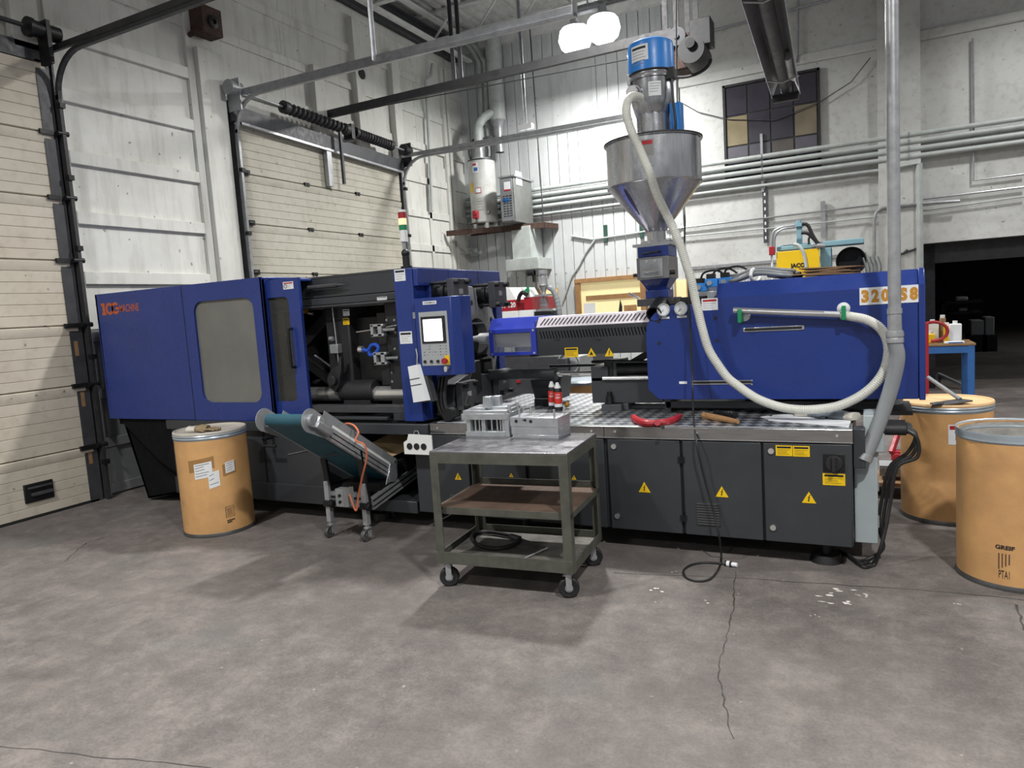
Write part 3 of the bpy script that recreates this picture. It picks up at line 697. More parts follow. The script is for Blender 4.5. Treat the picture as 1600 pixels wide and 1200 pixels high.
MB().ring((a.x+.025, Y1-.003, b.z+.025), (a.x+.025, Y1-.002, b.z+.025), .018, .013).build('prohibition_ring', M['print'], s, smooth=False)
part(MB().box(-4.66, dx1, Y1+.03, 5.95, dz1-.03, dz1-.01), 'sliding_door_roof', 'blue', bevel=.003)

# -- clamp interior
Yi = 4.82
part(MB().box(-4.6, -3.26, Yi, Yi+.1, 1.91, 2.09).box(-4.6, -3.26, Yi, 5.95, 2.07, 2.09), 'top_guard_beam', 'dark', bevel=.004)
part(MB().box(-4.9, -3.26, Yi-.03, Yi+.06, 1.845, 1.905), 'door_rail', 'dark', bevel=.006)
part(MB().cyl((-4.9, Yi-.03, 1.832), (-3.26, Yi-.03, 1.832), .01), 'rail_rod', 'dark2')
q = onY(597, 466, Yi-.03); sticker(q.x-.05, q.x+.05, q.z-.015, q.z+.012, Yi-.03, 'paper', 'print', 1)
part(MB().cyl((-4.3, Yi-.05, 2.0), (-3.98, Yi-.05, 2.0), .018).cyl((-3.98, Yi-.05, 2.0), (-3.9, Yi-.05, 2.0), .012, .003), 'door_stop', 'dark2')
part(MB().box(-6.85, -3.6, 5.88, 5.93, .86, 2.08), 'rear_guard', 'black')
part(MB().box(-6.85, -3.26, 4.72, 5.9, .84, .875), 'bed_plate', 'black')
part(MB().box(-4.9, -3.3, 4.68, 4.78, .93, .99), 'bed_rail', 'dark2', bevel=.004)
part(MB().box(-4.9, -3.5, 4.66, 4.7, .875, .9).box(-3.45, -3.3, 4.68, 4.9, .87, .93), 'lower_guide', 'dark', bevel=.003)
# toggle linkage seen through the opening and the pane
for za, zb, pxs in ((1.78, 1.45, 0), (1.12, 1.42, 1)):
    part(MB().bar((-4.3, 5.1, za), (-4.75, 5.1, zb), .1, .16, (0, 1, 0)).cyl((-4.75, 5.0, zb), (-4.75, 5.2, zb), .09).cyl((-4.3, 5.0, za), (-4.3, 5.2, za), .08), 'toggle_link', 'inside', bevel=.005)
    part(MB().bar((-4.75, 5.15, zb), (-5.5, 5.15, za), .1, .14, (0, 1, 0)).cyl((-5.5, 5.05, za), (-5.5, 5.25, za), .08), 'toggle_link', 'inside', bevel=.005)
part(MB().box(-4.85, -4.62, 5.0, 5.6, 1.3, 1.55).cyl((-4.75, 4.93, 1.42), (-4.75, 5.0, 1.42), .06).cyl((-4.75, 4.92, 1.42), (-4.75, 4.93, 1.42), .03), 'crosshead', 'inside', bevel=.006)
part(MB().box(-5.95, -5.6, 4.85, 5.8, .9, 1.95), 'rear_platen', 'inside', bevel=.02)
tb0, tb1 = onY(560, 612, 4.86).z, 1.09
part(MB().cyl((-6.3, 4.95, 1.055), (-3.3, 4.95, 1.055), .066, n=28), 'tie_bar', 'chrome')
part(MB().cyl((-6.3, 5.68, 1.055), (-3.3, 5.68, 1.055), .066, n=28), 'tie_bar', 'chrome')
part(MB().cyl((-6.3, 4.95, 1.86), (-3.3, 4.95, 1.86), .05, n=28), 'tie_bar', 'chrome')
part(MB().cyl((-6.3, 5.68, 1.86), (-3.3, 5.68, 1.86), .05, n=28), 'tie_bar', 'chrome')
a = onY(545, 600, 4.9)
part(MB().cyl((-4.15, 4.95, 1.08), (-3.8, 4.95, 1.08), .1, n=28).box(-4.12, -3.83, 4.88, 5.0, .9, 1.1), 'platen_bush', 'inside', bevel=.006)
mp = part(MB().box(-4.28, -4.02, 4.92, 5.72, 1.0, 1.84), 'moving_platen', 'inside', bevel=.015)
for py, m in ((488, 'paper'), (502, 'yellow')):
    q = onY(541, py, 4.92); s = sticker(q.x-.035, q.x+.035, q.z-.03, q.z+.026, 4.92, m, 'print', 3)
part(MB().box(-4.02, -3.78, 5.02, 5.6, 1.15, 1.72), 'mould_half', 'black', bevel=.006)
part(MB().box(-3.78, -3.6, 5.0, 5.62, 1.12, 1.75), 'mould_half', 'inside', bevel=.006)
fp = part(MB().box(-3.62, -3.28, 4.9, 5.74, .95, 1.84), 'fixed_platen', 'inside', bevel=.01)
for (px, py) in ((576, 494), (586, 493), (595, 492), (576, 508), (590, 507), (600, 505), (604, 500), (616, 500), (604, 540), (609, 555), (602, 580), (612, 582), (600, 592), (613, 596), (618, 520), (617, 545)):
    q = onY(px, py, 4.9)
    if q.x > -3.62: MB().cyl((q.x, 4.897, q.z), (q.x, 4.9, q.z), .011, n=10).build('threaded_hole', M['band2'] if 'band2' in M else M['printgrey'], fp)
# angled silver lines and clamps
for (px, py) in ((592, 516), (597, 560)):
    q = onY(px, py, 4.84)
    part(MB().box(q.x-.07, q.x-.045, 4.82, 4.88, q.z-.05, q.z+.05).box(q.x-.07, q.x+.06, 4.82, 4.88, q.z+.03, q.z+.05).box(q.x-.07, q.x+.06, 4.82, 4.88, q.z-.05, q.z-.03)
         .box(q.x+.0, q.x+.04, 4.82, 4.88, q.z-.05, q.z+.05).cyl((q.x+.04, 4.85, q.z), (q.x+.16, 4.85, q.z), .014), 'mould_clamp', 'galv', bevel=.003)
q = onY(523, 545, 4.88); part(MB().box(q.x-.04, q.x+.05, 4.86, 4.92, q.z-.04, q.z+.04).cyl((q.x-.03, 4.86, q.z+.09), (q.x+.01, 4.86, q.z+.09), .02), 'limit_switch', 'galv', bevel=.004)
part(MB().tube([onY(519, 480, 4.89), onY(524, 520, 4.88), onY(530, 575, 4.88)], .006, 6), 'lubrication_pipe', 'galv')
part(MB().tube([onY(492, 555, 4.95), onY(520, 575, 4.95), onY(527, 582, 4.9)], .008, 6), 'lubrication_pipe', 'galv')
q0 = onY(566, 546, 4.88)
part(MB().tube(spline([q0 + Vector((a, -.0, b)) for a, b in ((0, 0), (.06, -.01), (.1, .03), (.15, .035), (.17, .0), (.13, -.04), (.08, -.05), (.07, -.02))]), .016, 10), 'blue_hose_loop', 'deepblue')
part(MB().cyl((q0.x-.03, 4.88, q0.z), (q0.x+.01, 4.88, q0.z), .03), 'hose_fitting', 'chrome')
part(MB().tube([onY(557, 519, 4.86), onY(583, 515, 4.86), onY(620, 508, 4.86)], .006, 6), 'silver_rod', 'chrome')
# curved lever bracket above tie bar
q = onY(524, 590, 4.84)
part(MB().prismY([(q.x+a*.16, q.z+b*.16) for a, b in ((-.45, -.5), (-.45, .1), (-.1, .5), (.35, .7), (.45, 1.1), (.6, 1.1), (.55, .4), (.4, 0), (.3, -.45), (0, -.8))], 4.82, 4.86)
     .cyl((q.x, 4.78, q.z-.02), (q.x, 4.86, q.z-.02), .045), 'interlock_lever', 'inside', bevel=.004)
q = onY(479, 486, 4.9); part(MB().cyl((q.x-.02, 4.88, q.z), (q.x+.02, 4.88, q.z), .022), 'brass_fitting', 'gold')
q = onY(487, 489, 4.9); part(MB().cyl((q.x-.02, 4.88, q.z), (q.x+.03, 4.88, q.z-.01), .014), 'air_fitting', 'chrome')

# -- blue portal around the fixed platen
xc0, xc1 = (-3.278, -3.105)
g = part(MB().box(xc0, xc1, Y0-.01, Y0+.16, .88, 2.068), 'front_column', 'blue', bevel=.004)
part(MB().box(xc0+.004, -3.06, Y0+.002, 5.97, 1.93, 2.062), 'portal_beam', 'blue', bevel=.004)
part(MB().box(xc0+.008, -3.064, 5.86, 5.98, .9, 1.94), 'rear_column', 'blue', bevel=.004)
part(MB().box(xc0, -3.065, Y0+.17, Y0+.32, 1.1, 1.93), 'portal_web', 'blue', bevel=.004)
for zz in (Y0+.45, 5.55): part(MB().box(-3.0605, -3.059, zz, zz+.004, 1.93, 2.066), 'beam_joint', 'black')
q = onY(625, 430, Y0-.01); sticker(q.x-.05, q.x+.05, q.z-.045, q.z+.045, Y0-.01, 'paper', 'print', 3)
q = onY(634, 527, Y0-.01); sticker(q.x-.055, q.x+.06, q.z-.05, q.z+.045, Y0-.01, 'paper', 'print', 4)
# fixed platen front face with spider ring
yc, zc = 5.36, 1.46
part(MB().box(-3.28, -3.1, 4.78, 5.9, 1.02, 1.925), 'platen_body', 'cast', bevel=.01)
sp = MB().lathe([(.0, 0), (.5, 0), (.46, .05), (.25, .1), (.0, .1)], (-3.1, yc, zc), 48, (1, 0, 0)).build('platen_spider', M['cast'], mach)
cutmb = MB().cyl((-3.3, yc, zc), (-2.9, yc, zc), .19, n=32)
for k in range(8):
    a = 2*PI*(k+.5)/8; cutmb.cyl((-3.08, yc+.345*math.cos(a), zc+.345*math.sin(a)), (-2.9, yc+.345*math.cos(a), zc+.345*math.sin(a)), .058, n=18)
cut(sp, cutmb); sp.data.materials.clear(); sp.data.materials.append(M['cast'])
part(MB().cyl((-3.1, yc, zc), (-3.095, yc, zc), .2, n=32), 'locating_bore', 'black')
for (y, z, r, top) in ((4.86, 1.87, .075, 1), (5.53, 1.85, .075, 1), (4.88, 1.06, .075, 0), (5.5, 1.09, .075, 0)):
    nb = part(MB().cyl((-3.1, y, z), (-2.9, y, z), r, n=24).cyl((-2.98, y, z), (-2.95, y, z), r+.02, n=24), 'tie_bar_nut', 'black')
    MB().box(-2.9, -2.84, y-.11, y+.12, z-.12, z+.1).build('clamp_plate', M['dark2'], nb, bevel=.004)
    for dy in (-.085, .085):
        for dz in (-.095, .075):
            MB().cyl((-3.1, y+dy, z+dz), (-2.81, y+dy, z+dz), .014, n=10).cyl((-2.84, y+dy, z+dz), (-2.80, y+dy, z+dz), .021, n=10).build('stud_bolt', M['black'], nb)
    MB().box(-2.84, -2.838, y-.03, y+.03, z-.02, z+.02).build('number_tag', M['printgrey'], nb)
part(MB().prismX([(4.75, .9), (5.0, .9), (5.9, .95), (5.9, 1.12), (5.0, 1.2), (4.8, 1.15)], -3.08, -2.92), 'lower_housing', 'dark2', bevel=.006)
part(MB().prismX([(4.85, .9), (5.2, 1.05), (5.2, 1.3), (5.12, 1.3), (4.95, 1.1)], -2.98, -2.9), 'guard_bracket', 'black', bevel=.004)
q = onX(718, 608, -2.9); part(MB().box(-2.9, -2.898, q.y-.05, q.y+.05, q.z-.015, q.z+.015), 'number_tag', 'printgrey')
# hanging black hoses below the panel
for k in range(3):
    part(MB().tube(spline([(-2.98+.03*k, 4.68, 1.22), (-3.0+.03*k, 4.66, 1.05), (-2.97+.03*k, 4.66, .93), (-2.9+.02*k, 4.7, .89), (-2.85, 4.78, .93), (-2.84, 4.85, 1.05)]), .016, 8), 'control_cable', 'cable')
part(MB().cyl((-2.9, 4.62, .93), (-2.9, 4.72, .93), .05, n=20), 'cable_gland', 'black')

# -- control panel
Yp = 4.53
xa, xb = -3.065, -2.745; z0, z1 = 1.245, 1.83
cp = part(MB().prismZ([(xa, Yp), (xb, Yp), (xb+.05, Yp+.06), (xb+.06, Yp+.2), (xa, Yp+.2)], z0, z1), 'control_panel', 'blue', bevel=.005)
f0 = onY(655, 484, Yp-.004); fx0, fx1, fz0, fz1 = xa+.035, xb-.035, z0+.075, z1-.105
MB().box(fx0, fx1, Yp-.004, Yp, fz0, fz1).build('keypad_plate', M['grey_plastic'], cp, bevel=.002)
sz0, sz1 = fz0+.17, fz1-.035; w_ = fx1-fx0
MB().holed(fx0+.02, fx1-.02, sz0, sz1, fx0+.035, fx1-.045, sz0+.015, sz1-.02, .004, Yp-.01, Yp-.004, 3).build('screen_bezel', M['print'], cp)
MB().box(fx0+.034, fx1-.044, Yp-.006, Yp-.004, sz0+.014, sz1-.019).build('screen', M['screen'], cp)
rr = random.Random(4)
for r in range(4):
    for c_ in range(9):
        if rr.random() < .25: continue
        x = fx0+.025+c_*.024; z = sz0-.025-r*.022
        MB().box(x, x+.008, Yp-.0052, Yp-.004, z, z+.005).build('key', M['green'] if (r == 0 and c_ in (2, 3)) else M['printgrey'] if c_ % 2 else M['print'], cp, smooth=False)
for k in range(4):
    x = fx0+.03+k*.058; MB().cyl((x, Yp-.016, fz0+.033), (x, Yp-.004, fz0+.033), .011, n=16).build('push_button', M['print'], cp)
MB().box(fx1-.045, fx1-.005, Yp-.006, Yp-.004, fz0+.005, fz0+.075).build('yellow_plate', M['yellow'], cp)
MB().cyl((fx1-.03, Yp-.03, fz0+.035), (fx1-.03, Yp-.004, fz0+.035), .012, n=16).cyl((fx1-.03, Yp-.045, fz0+.035), (fx1-.03, Yp-.028, fz0+.035), .022, n=20).build('emergency_stop', M['red'], cp)
MB().cyl((fx1-.03, Yp-.03, fz0-.02), (fx1-.03, Yp, fz0-.02), .015).box(fx1-.04, fx1-.02, Yp-.034, Yp-.01, fz0-.045, fz0-.03).build('key_switch', M['chrome'], cp)
MB().box(xa+.08, xa+.2, Yp-.002, Yp, z1-.05, z1-.025).build('name_strip', M['paper'], cp)
text('CANMAG', xa+.09, xa+.19, z1-.044, z1-.031, Yp-.0026, M['print'], cp, 'lettering', .02)
part(MB().box(-3.1, xa, Y0-.05, Y0+.0, 1.68, 1.73).box(-3.1, xa, Y0-.05, Y0, 1.3, 1.34), 'panel_hinge', 'galv', bevel=.003)
# -- signal tower on the column
q = onY(634, 400, Y0+.08); bx = q.x
st = part(MB().cyl((bx, Y0+.08, 2.066), (bx, Y0+.08, 2.09), .045, n=20).cyl((bx, Y0+.08, 2.09), (bx, Y0+.08, 2.17), .028, n=16).sphere((bx, Y0+.08, 2.19), .034), 'tower_base', 'black')
zt = onY(629, 328, Y0+.08).z
part(MB().cyl((bx-.005, Y0+.08, 2.2), (bx-.005, Y0+.08, zt-.2), .016), 'tower_pole', 'galv')
zz = zt
for nm, m_, hh in (('tower_cap', 'white', .02), ('red_lens', 'red', .045), ('amber_lens', 'lens', .05), ('green_lens', 'green', .04), ('tower_body', 'white', .09)):
    if m_ == 'lens': M['lens'] = plain('warm_lens', '#f1d8a8', .4, 0, .02, emit=.6)
    part(MB().cyl((bx-.005, Y0+.08, zz-hh+.002), (bx-.005, Y0+.08, zz), .031, n=24), nm, m_); zz -= hh

# -- injection unit
YI = 5.05; XB0, XB1 = -1.435, .315; ZB0, ZB1 = .985, 1.785
def zb(px, py): return onY(px, py, YI)
ar = [(-1.0, 1.655)] + [(XB0+.2+.2*math.cos(t), 1.458+.2*math.sin(t)) for t in [PI/2+PI/2*k/7 for k in range(8)]] + [(XB0, 1.06), (XB0+.075, ZB0), (-.9, ZB0), (-.9, 1.72)]
part(MB().prismY(ar, YI, YI+.02), 'housing_front_sheet', 'blue', bevel=.003)
body = part(MB().prismX([(YI-.001, ZB0), (YI-.001, 1.69), (YI+.07, 1.79), (5.72, 1.79), (5.72, ZB0)], -.93, .28), 'injection_housing', 'blue', bevel=.003, angle=12)
part(MB().prismY([(-1.0, 1.655), (-.93, 1.72), (-.87, 1.789), (-.87, 1.5), (-1.0, 1.5)], YI+.06, 5.6), 'housing_slope', 'blue', bevel=.003)
part(MB().prismX([(YI-.012, ZB0-.005), (YI-.012, 1.695), (YI+.06, 1.795), (5.73, 1.795), (5.73, ZB0-.005)], .282, .318), 'housing_end_panel', 'blue', bevel=.006)
part(MB().box(XB0+.08, -.93, YI+.02, 5.65, 1.05, 1.5), 'housing_core', 'dark')
part(MB().box(-1.42, -.95, YI+.15, 5.6, 1.5, 1.66), 'throat_block', 'dark', bevel=.004)
# underside / legs of the unit
part(MB().box(-1.36, -1.31, 5.2, 5.5, .87, .99).box(-1.35, .1, 5.2, 5.3, .90, .95).box(-.8, -.1, 5.3, 5.6, .87, .985), 'unit_support', 'dark', bevel=.003)
part(MB().box(-1.9, -.1, 5.33, 5.42, .8715, .9).box(-1.9, -.1, 5.85, 5.94, .8715, .9), 'linear_rail', 'dark2')
# carriage block with cylinder
CB = 5.25
a, b = onY(923, 577, CB), onY(1010, 641, CB)
part(MB().box(a.x, -1.38, CB, 5.7, .93, onY(923, 590, CB).z), 'carriage_block', 'dark', bevel=.005)
part(MB().box(a.x, a.x+.14, CB, 5.6, 1.1, a.z+.02).box(a.x+.1, a.x+.2, CB+.03, 5.6, a.z-.08, a.z+.06), 'carriage_bracket', 'dark', bevel=.005)
q = onY(980, 577, CB+.08); part(MB().cyl((q.x-.16, CB+.08, q.z), (-1.3, CB+.08, q.z), .05, n=24).box(q.x-.16, q.x-.1, CB+.02, CB+.14, q.z-.065, q.z+.065), 'shift_cylinder', 'black', bevel=.004)
q = onY(965, 591, CB-.02); part(MB().cyl((q.x-.12, CB-.015, q.z), (-1.36, CB-.015, q.z), .016, n=14), 'guide_rod', 'chrome')
q = onY(962, 632, CB); part(MB().box(q.x-.1, q.x+.06, CB-.05, CB+.2, .8715, .925).box(q.x+.06, q.x+.1, CB, CB+.2, .8715, .93), 'rail_clamp', 'dark2', bevel=.004)
part(MB().cyl((q.x-.04, CB-.02, .925), (q.x-.04, CB-.02, .985), .028, n=16).cyl((q.x-.04, CB-.02, .985), (q.x-.04, CB-.02, 1.02), .018), 'clamp_bolt', 'black')
part(MB().bar((-1.75, 5.35, 1.17), (-1.45, 5.35, 1.33), .05, .06, (0, 1, 0)), 'brace', 'black')
part(MB().tube([(-1.95, 5.3, 1.25), (-1.8, 5.28, 1.255), (-1.5, 5.3, 1.24)], .012, 8), 'oil_pipe', 'black')
# long traverse cylinder between platen and carriage
CY = 5.42
a, b, c2 = onY(770, 587, CY), onY(866, 584, CY), onY(922, 582, CY)
part(MB().cyl((-2.98, CY, b.z), (b.x, CY, b.z), .047, n=24).cyl((b.x-.02, CY, b.z), (b.x+.02, CY, b.z), .054, n=24), 'traverse_cylinder', 'dark2')
part(MB().cyl((b.x, CY, b.z+.0), (c2.x+.05, CY, b.z), .018, n=16), 'piston_rod', 'chrome')
part(MB().cyl((b.x-.1, CY+.15, b.z+.05), (c2.x, CY+.15, b.z+.05), .012), 'guide_rod', 'black')
q = onY(745, 580, CY); part(MB().box(q.x-.1, q.x+.12, CY-.08, CY+.08, 1.08, 1.27).cyl((q.x, CY-.12, 1.18), (q.x, CY-.08, 1.18), .05), 'cylinder_bracket', 'black', bevel=.006)
for z_, l in ((1.31, .16), (1.27, .2)): part(MB().cyl((q.x, CY-.05, z_), (q.x+l, CY-.1, z_+.02), .014), 'hydraulic_fitting', 'black')
# barrel cover: faceted box, vented grey part and blue nozzle guard
BY0, BY1 = 5.14, 5.6
def facet(x0, x1, m, nm, sc=0):
    p = [(BY0+.0, 1.325-sc), (BY0+.0, 1.545), (BY0+.07, 1.625+sc), (BY1-.07, 1.625+sc), (BY1, 1.545), (BY1, 1.325-sc)]
    return part(MB().prismX(p, x0, x1), nm, m, bevel=.003)
xg = -2.345
bc = facet(xg, -1.43, 'dark', 'barrel_cover')
slots = MB(); N = 34
for k in range(N):
    x = xg+.04+(-1.44-xg-.06)*k/(N-1)
    slots.bar((x-.007, BY0-.01, 1.515), (x+.009, BY0-.01, 1.455), .009, .06, (0, 1, 0))
cut(bc, slots)
slots = MB(); N = 27
lid = part(MB().prismX([(BY0+.001, 1.5449), (BY0-.002, 1.548), (BY0+.067, 1.628), (BY1-.07, 1.628), (BY1-.07, 1.625), (BY0+.07, 1.625)], xg, -1.43), 'perforated_lid', 'lidsheen', smooth=False)
lid['label'] = 'perforated top of the barrel cover, overhead reflection put into its pale colour'
for k in range(N):
    x = xg+.05+(-1.45-xg-.06)*k/(N-1)
    for t0, t1 in ((.2, .8),):
        A_ = Vector((x-.014, BY0-.002+.069*t0-.001, 1.548+.08*t0+.001)); B_ = Vector((x+.014, BY0-.002+.069*t1-.001, 1.548+.08*t1+.001))
        slots.bar(A_, B_, .009, .003, (0, -.75, .66))
MBs = MB(); MBs.v = slots.v; MBs.f = slots.f; MBs.build('vent_slot', M['print'], lid, smooth=False)['kind'] = 'stuff'
q = onY(893, 551, BY0); sticker(q.x-.055, q.x+.055, q.z-.035, q.z+.04, BY0)
for px in (924, 952): q = onY(px, 550, BY0); triangle(q.x, q.z, .075, BY0, blank=(px == 924))
for px in (870, 935): q = onY(px, 531, BY0); part(MB().box(q.x-.02, q.x+.02, BY0-.003, BY0, q.z-.005, q.z+.005), 'cover_clip', 'print')
ng0, ng1 = -2.765, xg
zw0, zw1 = onY(800, 550, BY0).z, onY(800, 520, BY0).z
ng = part(MB().holed(ng0, ng1, 1.335, 1.545, ng0+.035, ng1-.045, zw0, zw1-.0, .008, BY0-.01, BY0+.005, 4)
          .prismX([(BY0-.01, 1.545), (BY0+.06, 1.635), (BY1-.07, 1.635), (BY1, 1.545), (BY1-.01, 1.545), (BY1-.075, 1.625), (BY0+.065, 1.625), (BY0+.0, 1.54)], ng0, ng1)
          .box(ng0, ng1, BY1-.01, BY1, 1.335, 1.545).box(ng1-.01, ng1, BY0, BY1, 1.335, 1.6).box(ng0, ng0+.01, BY0, BY0+.1, 1.335, 1.54), 'nozzle_guard', 'blue2', smooth=False)
MB().box(ng0+.03, ng1-.04, BY0-.004, BY0-.002, zw0-.01, zw1+.01).build('guard_window', M['clear'], ng, smooth=False)
for x in (ng0+.02, ng1-.02):
    for z_ in (1.35, 1.53): MB().cyl((x, BY0-.016, z_), (x, BY0-.008, z_), .009, n=10).build('screw', M['chrome'], ng)
yz, zz = 5.36, 1.475
part(MB().lathe([(.001, 0), (.02, .01), (.03, .08), (.045, .1), (.05, .2), (.075, .26), (.085, .35), (.085, .95), (.1, 1.05)], (-3.04, yz-.06, zz+.0), 24, (1, 0, 0)), 'nozzle', 'white')
part(MB().cyl((-2.82, yz-.06, zz+.03), (-2.7, yz-.08, zz-.02), .012).cyl((-2.84, yz-.02, zz-.03), (-2.72, yz-.06, zz-.06), .015), 'heater_lead', 'printgrey')
a = onY(727, 506, 5.2); b = onY(766, 505, 5.2); part(MB().bar((a.x, 5.2, a.z), (b.x+.02, 5.2, a.z), .02, .012), 'tie_plate', 'galv')
# details on the housing front
for (px, py) in ((1029, 502), (1030, 536), (1118, 497), (1120, 532)):
    q = zb(px, py); part(MB().cyl((q.x, YI-.004, q.z), (q.x, YI, q.z), .012, n=14), 'plug', 'print')
gz = None
for (px, py) in ((1038, 484), (1065, 482)):
    q = zb(px, py); g_ = part(MB().lathe([(.044, 0), (.048, .02), (.046, .03), (.04, .03), (.038, .022), (.001, .022)], (q.x, YI, q.z), 32, (0, -1, 0)), 'pressure_gauge', 'chrome')
    MB().cyl((q.x, YI-.024, q.z), (q.x, YI-.022, q.z), .037, n=28).build('dial', M['paper'], g_)
    mb = MB().bar((q.x, YI-.0255, q.z), (q.x-.018, YI-.0255, q.z-.018), .0015, .004, (0, 1, 0))
    for k in range(11):
        an = math.radians(-45+27*k); mb.bar((q.x+.026*math.cos(an), YI-.0248, q.z+.026*math.sin(an)), (q.x+.033*math.cos(an), YI-.0248, q.z+.033*math.sin(an)), .0012, .003, (0, 1, 0))
    mb.build('dial_marks', M['print'], g_, smooth=False)
    g2 = part(MB().box(q.x-.035, q.x+.035, YI-.002, YI, q.z-.065, q.z-.05), 'gauge_tag', 'paper')
a, b = zb(1096, 467), zb(1122, 484); sticker(a.x, b.x, b.z, a.z, YI, 'paper', 'redprint', 3)
a, b = zb(1161, 515), zb(1257, 511)
hs = part(MB().box(a.x, b.x, YI-.008, YI, a.z-.018, a.z+.012), 'slot_handle', 'steel', bevel=.003)
MB().box(a.x+.012, b.x-.015, YI-.0095, YI-.0078, a.z-.011, a.z+.006).build('slot', M['print'], hs)
a, b = zb(1080, 598), zb(1175, 598)
rl = part(MB().box(a.x, b.x, YI-.004, YI, a.z+.008, a.z+.014).box(a.x, b.x, YI-.004, YI, a.z-.014, a.z-.008), 'position_scale', 'steel')
MB().box(a.x, b.x, YI-.002, YI, a.z-.008, a.z+.008).build('scale_slot', M['print'], rl)
q = zb(1069, 598); part(MB().box(q.x-.035, q.x+.02, YI-.002, YI, q.z-.008, q.z+.01), 'scale_tag', 'paper')
q = zb(1175, 598)
for dz in (-.012, .016): part(MB().cyl((q.x, YI-.008, q.z+dz), (q.x, YI, q.z+dz), .006, n=10), 'screw', 'chrome')
# model plate with figures
a, b = zb(1342, 453), zb(1441, 468)
px0, px1 = zb(1343, 460).x, zb(1439, 460).x
pz1, pz0 = zb(1343, 449).z, zb(1343, 477).z
mpl = part(MB().box(px0, px1, YI-.0045, YI-.0015, pz0, pz1-.005), 'model_plate', 'paper', smooth=False)
wd = px1-px0
for s_, f0, f1 in (('3', .03, .155), ('2', .195, .325), ('0', .36, .49), ('S', .655, .785), ('8', .82, .955)):
    text(s_, px0+wd*f0, px0+wd*f1, pz0+.014, pz1-.018, YI-.0055, M['gold'], mpl, 'figure', .065)
# green clips, suction cups and tube rest
for (px, py, cpx, cpy) in ((1159, 492, 1163, 493), (1319, 487, 1318, 482)):
    q = zb(px, py); c_ = zb(cpx, cpy)
    cu = part(MB().lathe([(.001, .02), (.02, .018), (.038, .004), (.04, 0)], (c_.x, YI, c_.z), 24, (0, -1, 0)), 'suction_cup', 'white')
    MB().box(q.x-.014, q.x+.012, YI-.10, YI-.01, q.z-.05, q.z+.04).build('clip', M['green'], cu, bevel=.004)
# valve manifold on top of the throat
q = onY(1090, 455, 5.3)
part(MB().box(-1.02, -.88, 5.2, 5.45, 1.66, 1.74), 'valve_plate', 'alu', bevel=.003)
part(MB().box(-1.2, -1.03, 5.15, 5.5, 1.66, 1.71), 'manifold', 'black', bevel=.003)
for k, (px, py) in enumerate(((1094, 449), (1111, 442), (1133, 440))):
    q = onY(px, py, 5.25)
    v = part(MB().box(q.x-.045, q.x+.045, 5.25, 5.35, q.z-.03, q.z+.03), 'solenoid_valve', 'bluevalve' if 'bluevalve' in M else 'bluecap', bevel=.004)
    MB().cyl((q.x-.01, 5.235, q.z), (q.x-.01, 5.25, q.z), .018, n=12).build('valve_nut', M['galv'], v)
    MB().box(q.x-.035, q.x+.02, 5.26, 5.34, q.z+.03, q.z+.065).build('valve_plug', M['black'], v, bevel=.003)
for k in range(3):
    A_ = onY(1094+18*k, 440-3*k, 5.3); part(MB().tube(spline([A_, A_+Vector((.03, 0, .06)), A_+Vector((.12, .02, .07)), A_+Vector((.2, .05, .01))]), .008, 6), 'valve_cable', 'cable')
part(MB().box(-1.16, -1.02, 5.6, 5.66, 1.66, 1.84), 'heat_shield', 'steel')
# deck bin/chute behind the cans
a, b = onY(838, 590, 5.7), onY(884, 624, 5.7)
cb_ = part(MB().prism([(a.x-.02, a.z+.01), (b.x+.01, a.z+.01), (b.x-.02, b.z+.01), (a.x+.02, b.z+.01)], lambda u, v: Vector((u, 5.6, v)), lambda u, v: Vector((u, 5.85, v))), 'sprue_bin', 'dark', bevel=.006)
MB().box(a.x-.03, b.x+.02, 5.58, 5.87, a.z+.0, a.z+.02).build('bin_rim', M['dark'], cb_, bevel=.004)
q = onZ(851, 632, .8715); part(MB().box(q.x-.06, q.x+.07, q.y-.08, q.y+.12, .872, .93), 'purge_block', 'black', bevel=.004)

# -- end enclosure of the base (grey), outlets and plugs
eb = part(MB().box(-.085, .045, 4.78, 5.25, .12, .74), 'end_enclosure', 'grey_box', bevel=.006)
for z_ in (.25, .48, .7): MB().box(.0455, .052, 4.8, 4.86, z_-.03, z_+.03).build('hinge', M['galv'], eb)
part(MB().box(-.085, -.02, 4.66, 4.78, .62, .86), 'corner_housing', 'dark', bevel=.004)
ob = part(MB().box(-.03, .085, 4.75, 5.0, .70, .93), 'outlet_box', 'grey_box', bevel=.008)
for k in range(3):
    z_ = .86-.0*k; yy = 4.78+.07*k
    MB().cyl((.08, yy, .84), (.2, yy, .84), .035, n=18).cyl((.2, yy, .84), (.23, yy, .83), .025, .02, n=14).build('power_plug', M['rubber'], ob)
# ============================================================= HOPPER AND VACUUM LOADER
HY = 5.35
def hz(px, py): return onY(px, py, HY)
hx = hz(1023, 300).x
hop = thing('material_hopper', 'wide stainless steel material hopper with cone standing over the barrel throat', 'hopper', (hx, HY, 1.69))
zr = (hz(952, 235).z+hz(1095, 210).z)/2; zc0 = (hz(958, 298).z+hz(1093, 283).z)/2; zn = hz(1024, 362).z; zf = hz(1024, 377).z
R = .343
MB().lathe([(R+.012, zr-.01), (R+.012, zr+.005), (R-.003, zr+.005), (R-.005, zc0), (.07, zn), (.07, zn), (.075, zn), (R, zc0), (R, zr-.01)], (hx, HY, 0), 56, closed=True).build('hopper_bowl', M['hopper'], hop)
MB().lathe([(R+.006, zr-.012), (R+.016, zr-.004), (R+.016, zr+.006), (R+.004, zr+.01), (R-.008, zr+.004)], (hx, HY, 0), 56).build('rolled_rim', M['track'], hop)
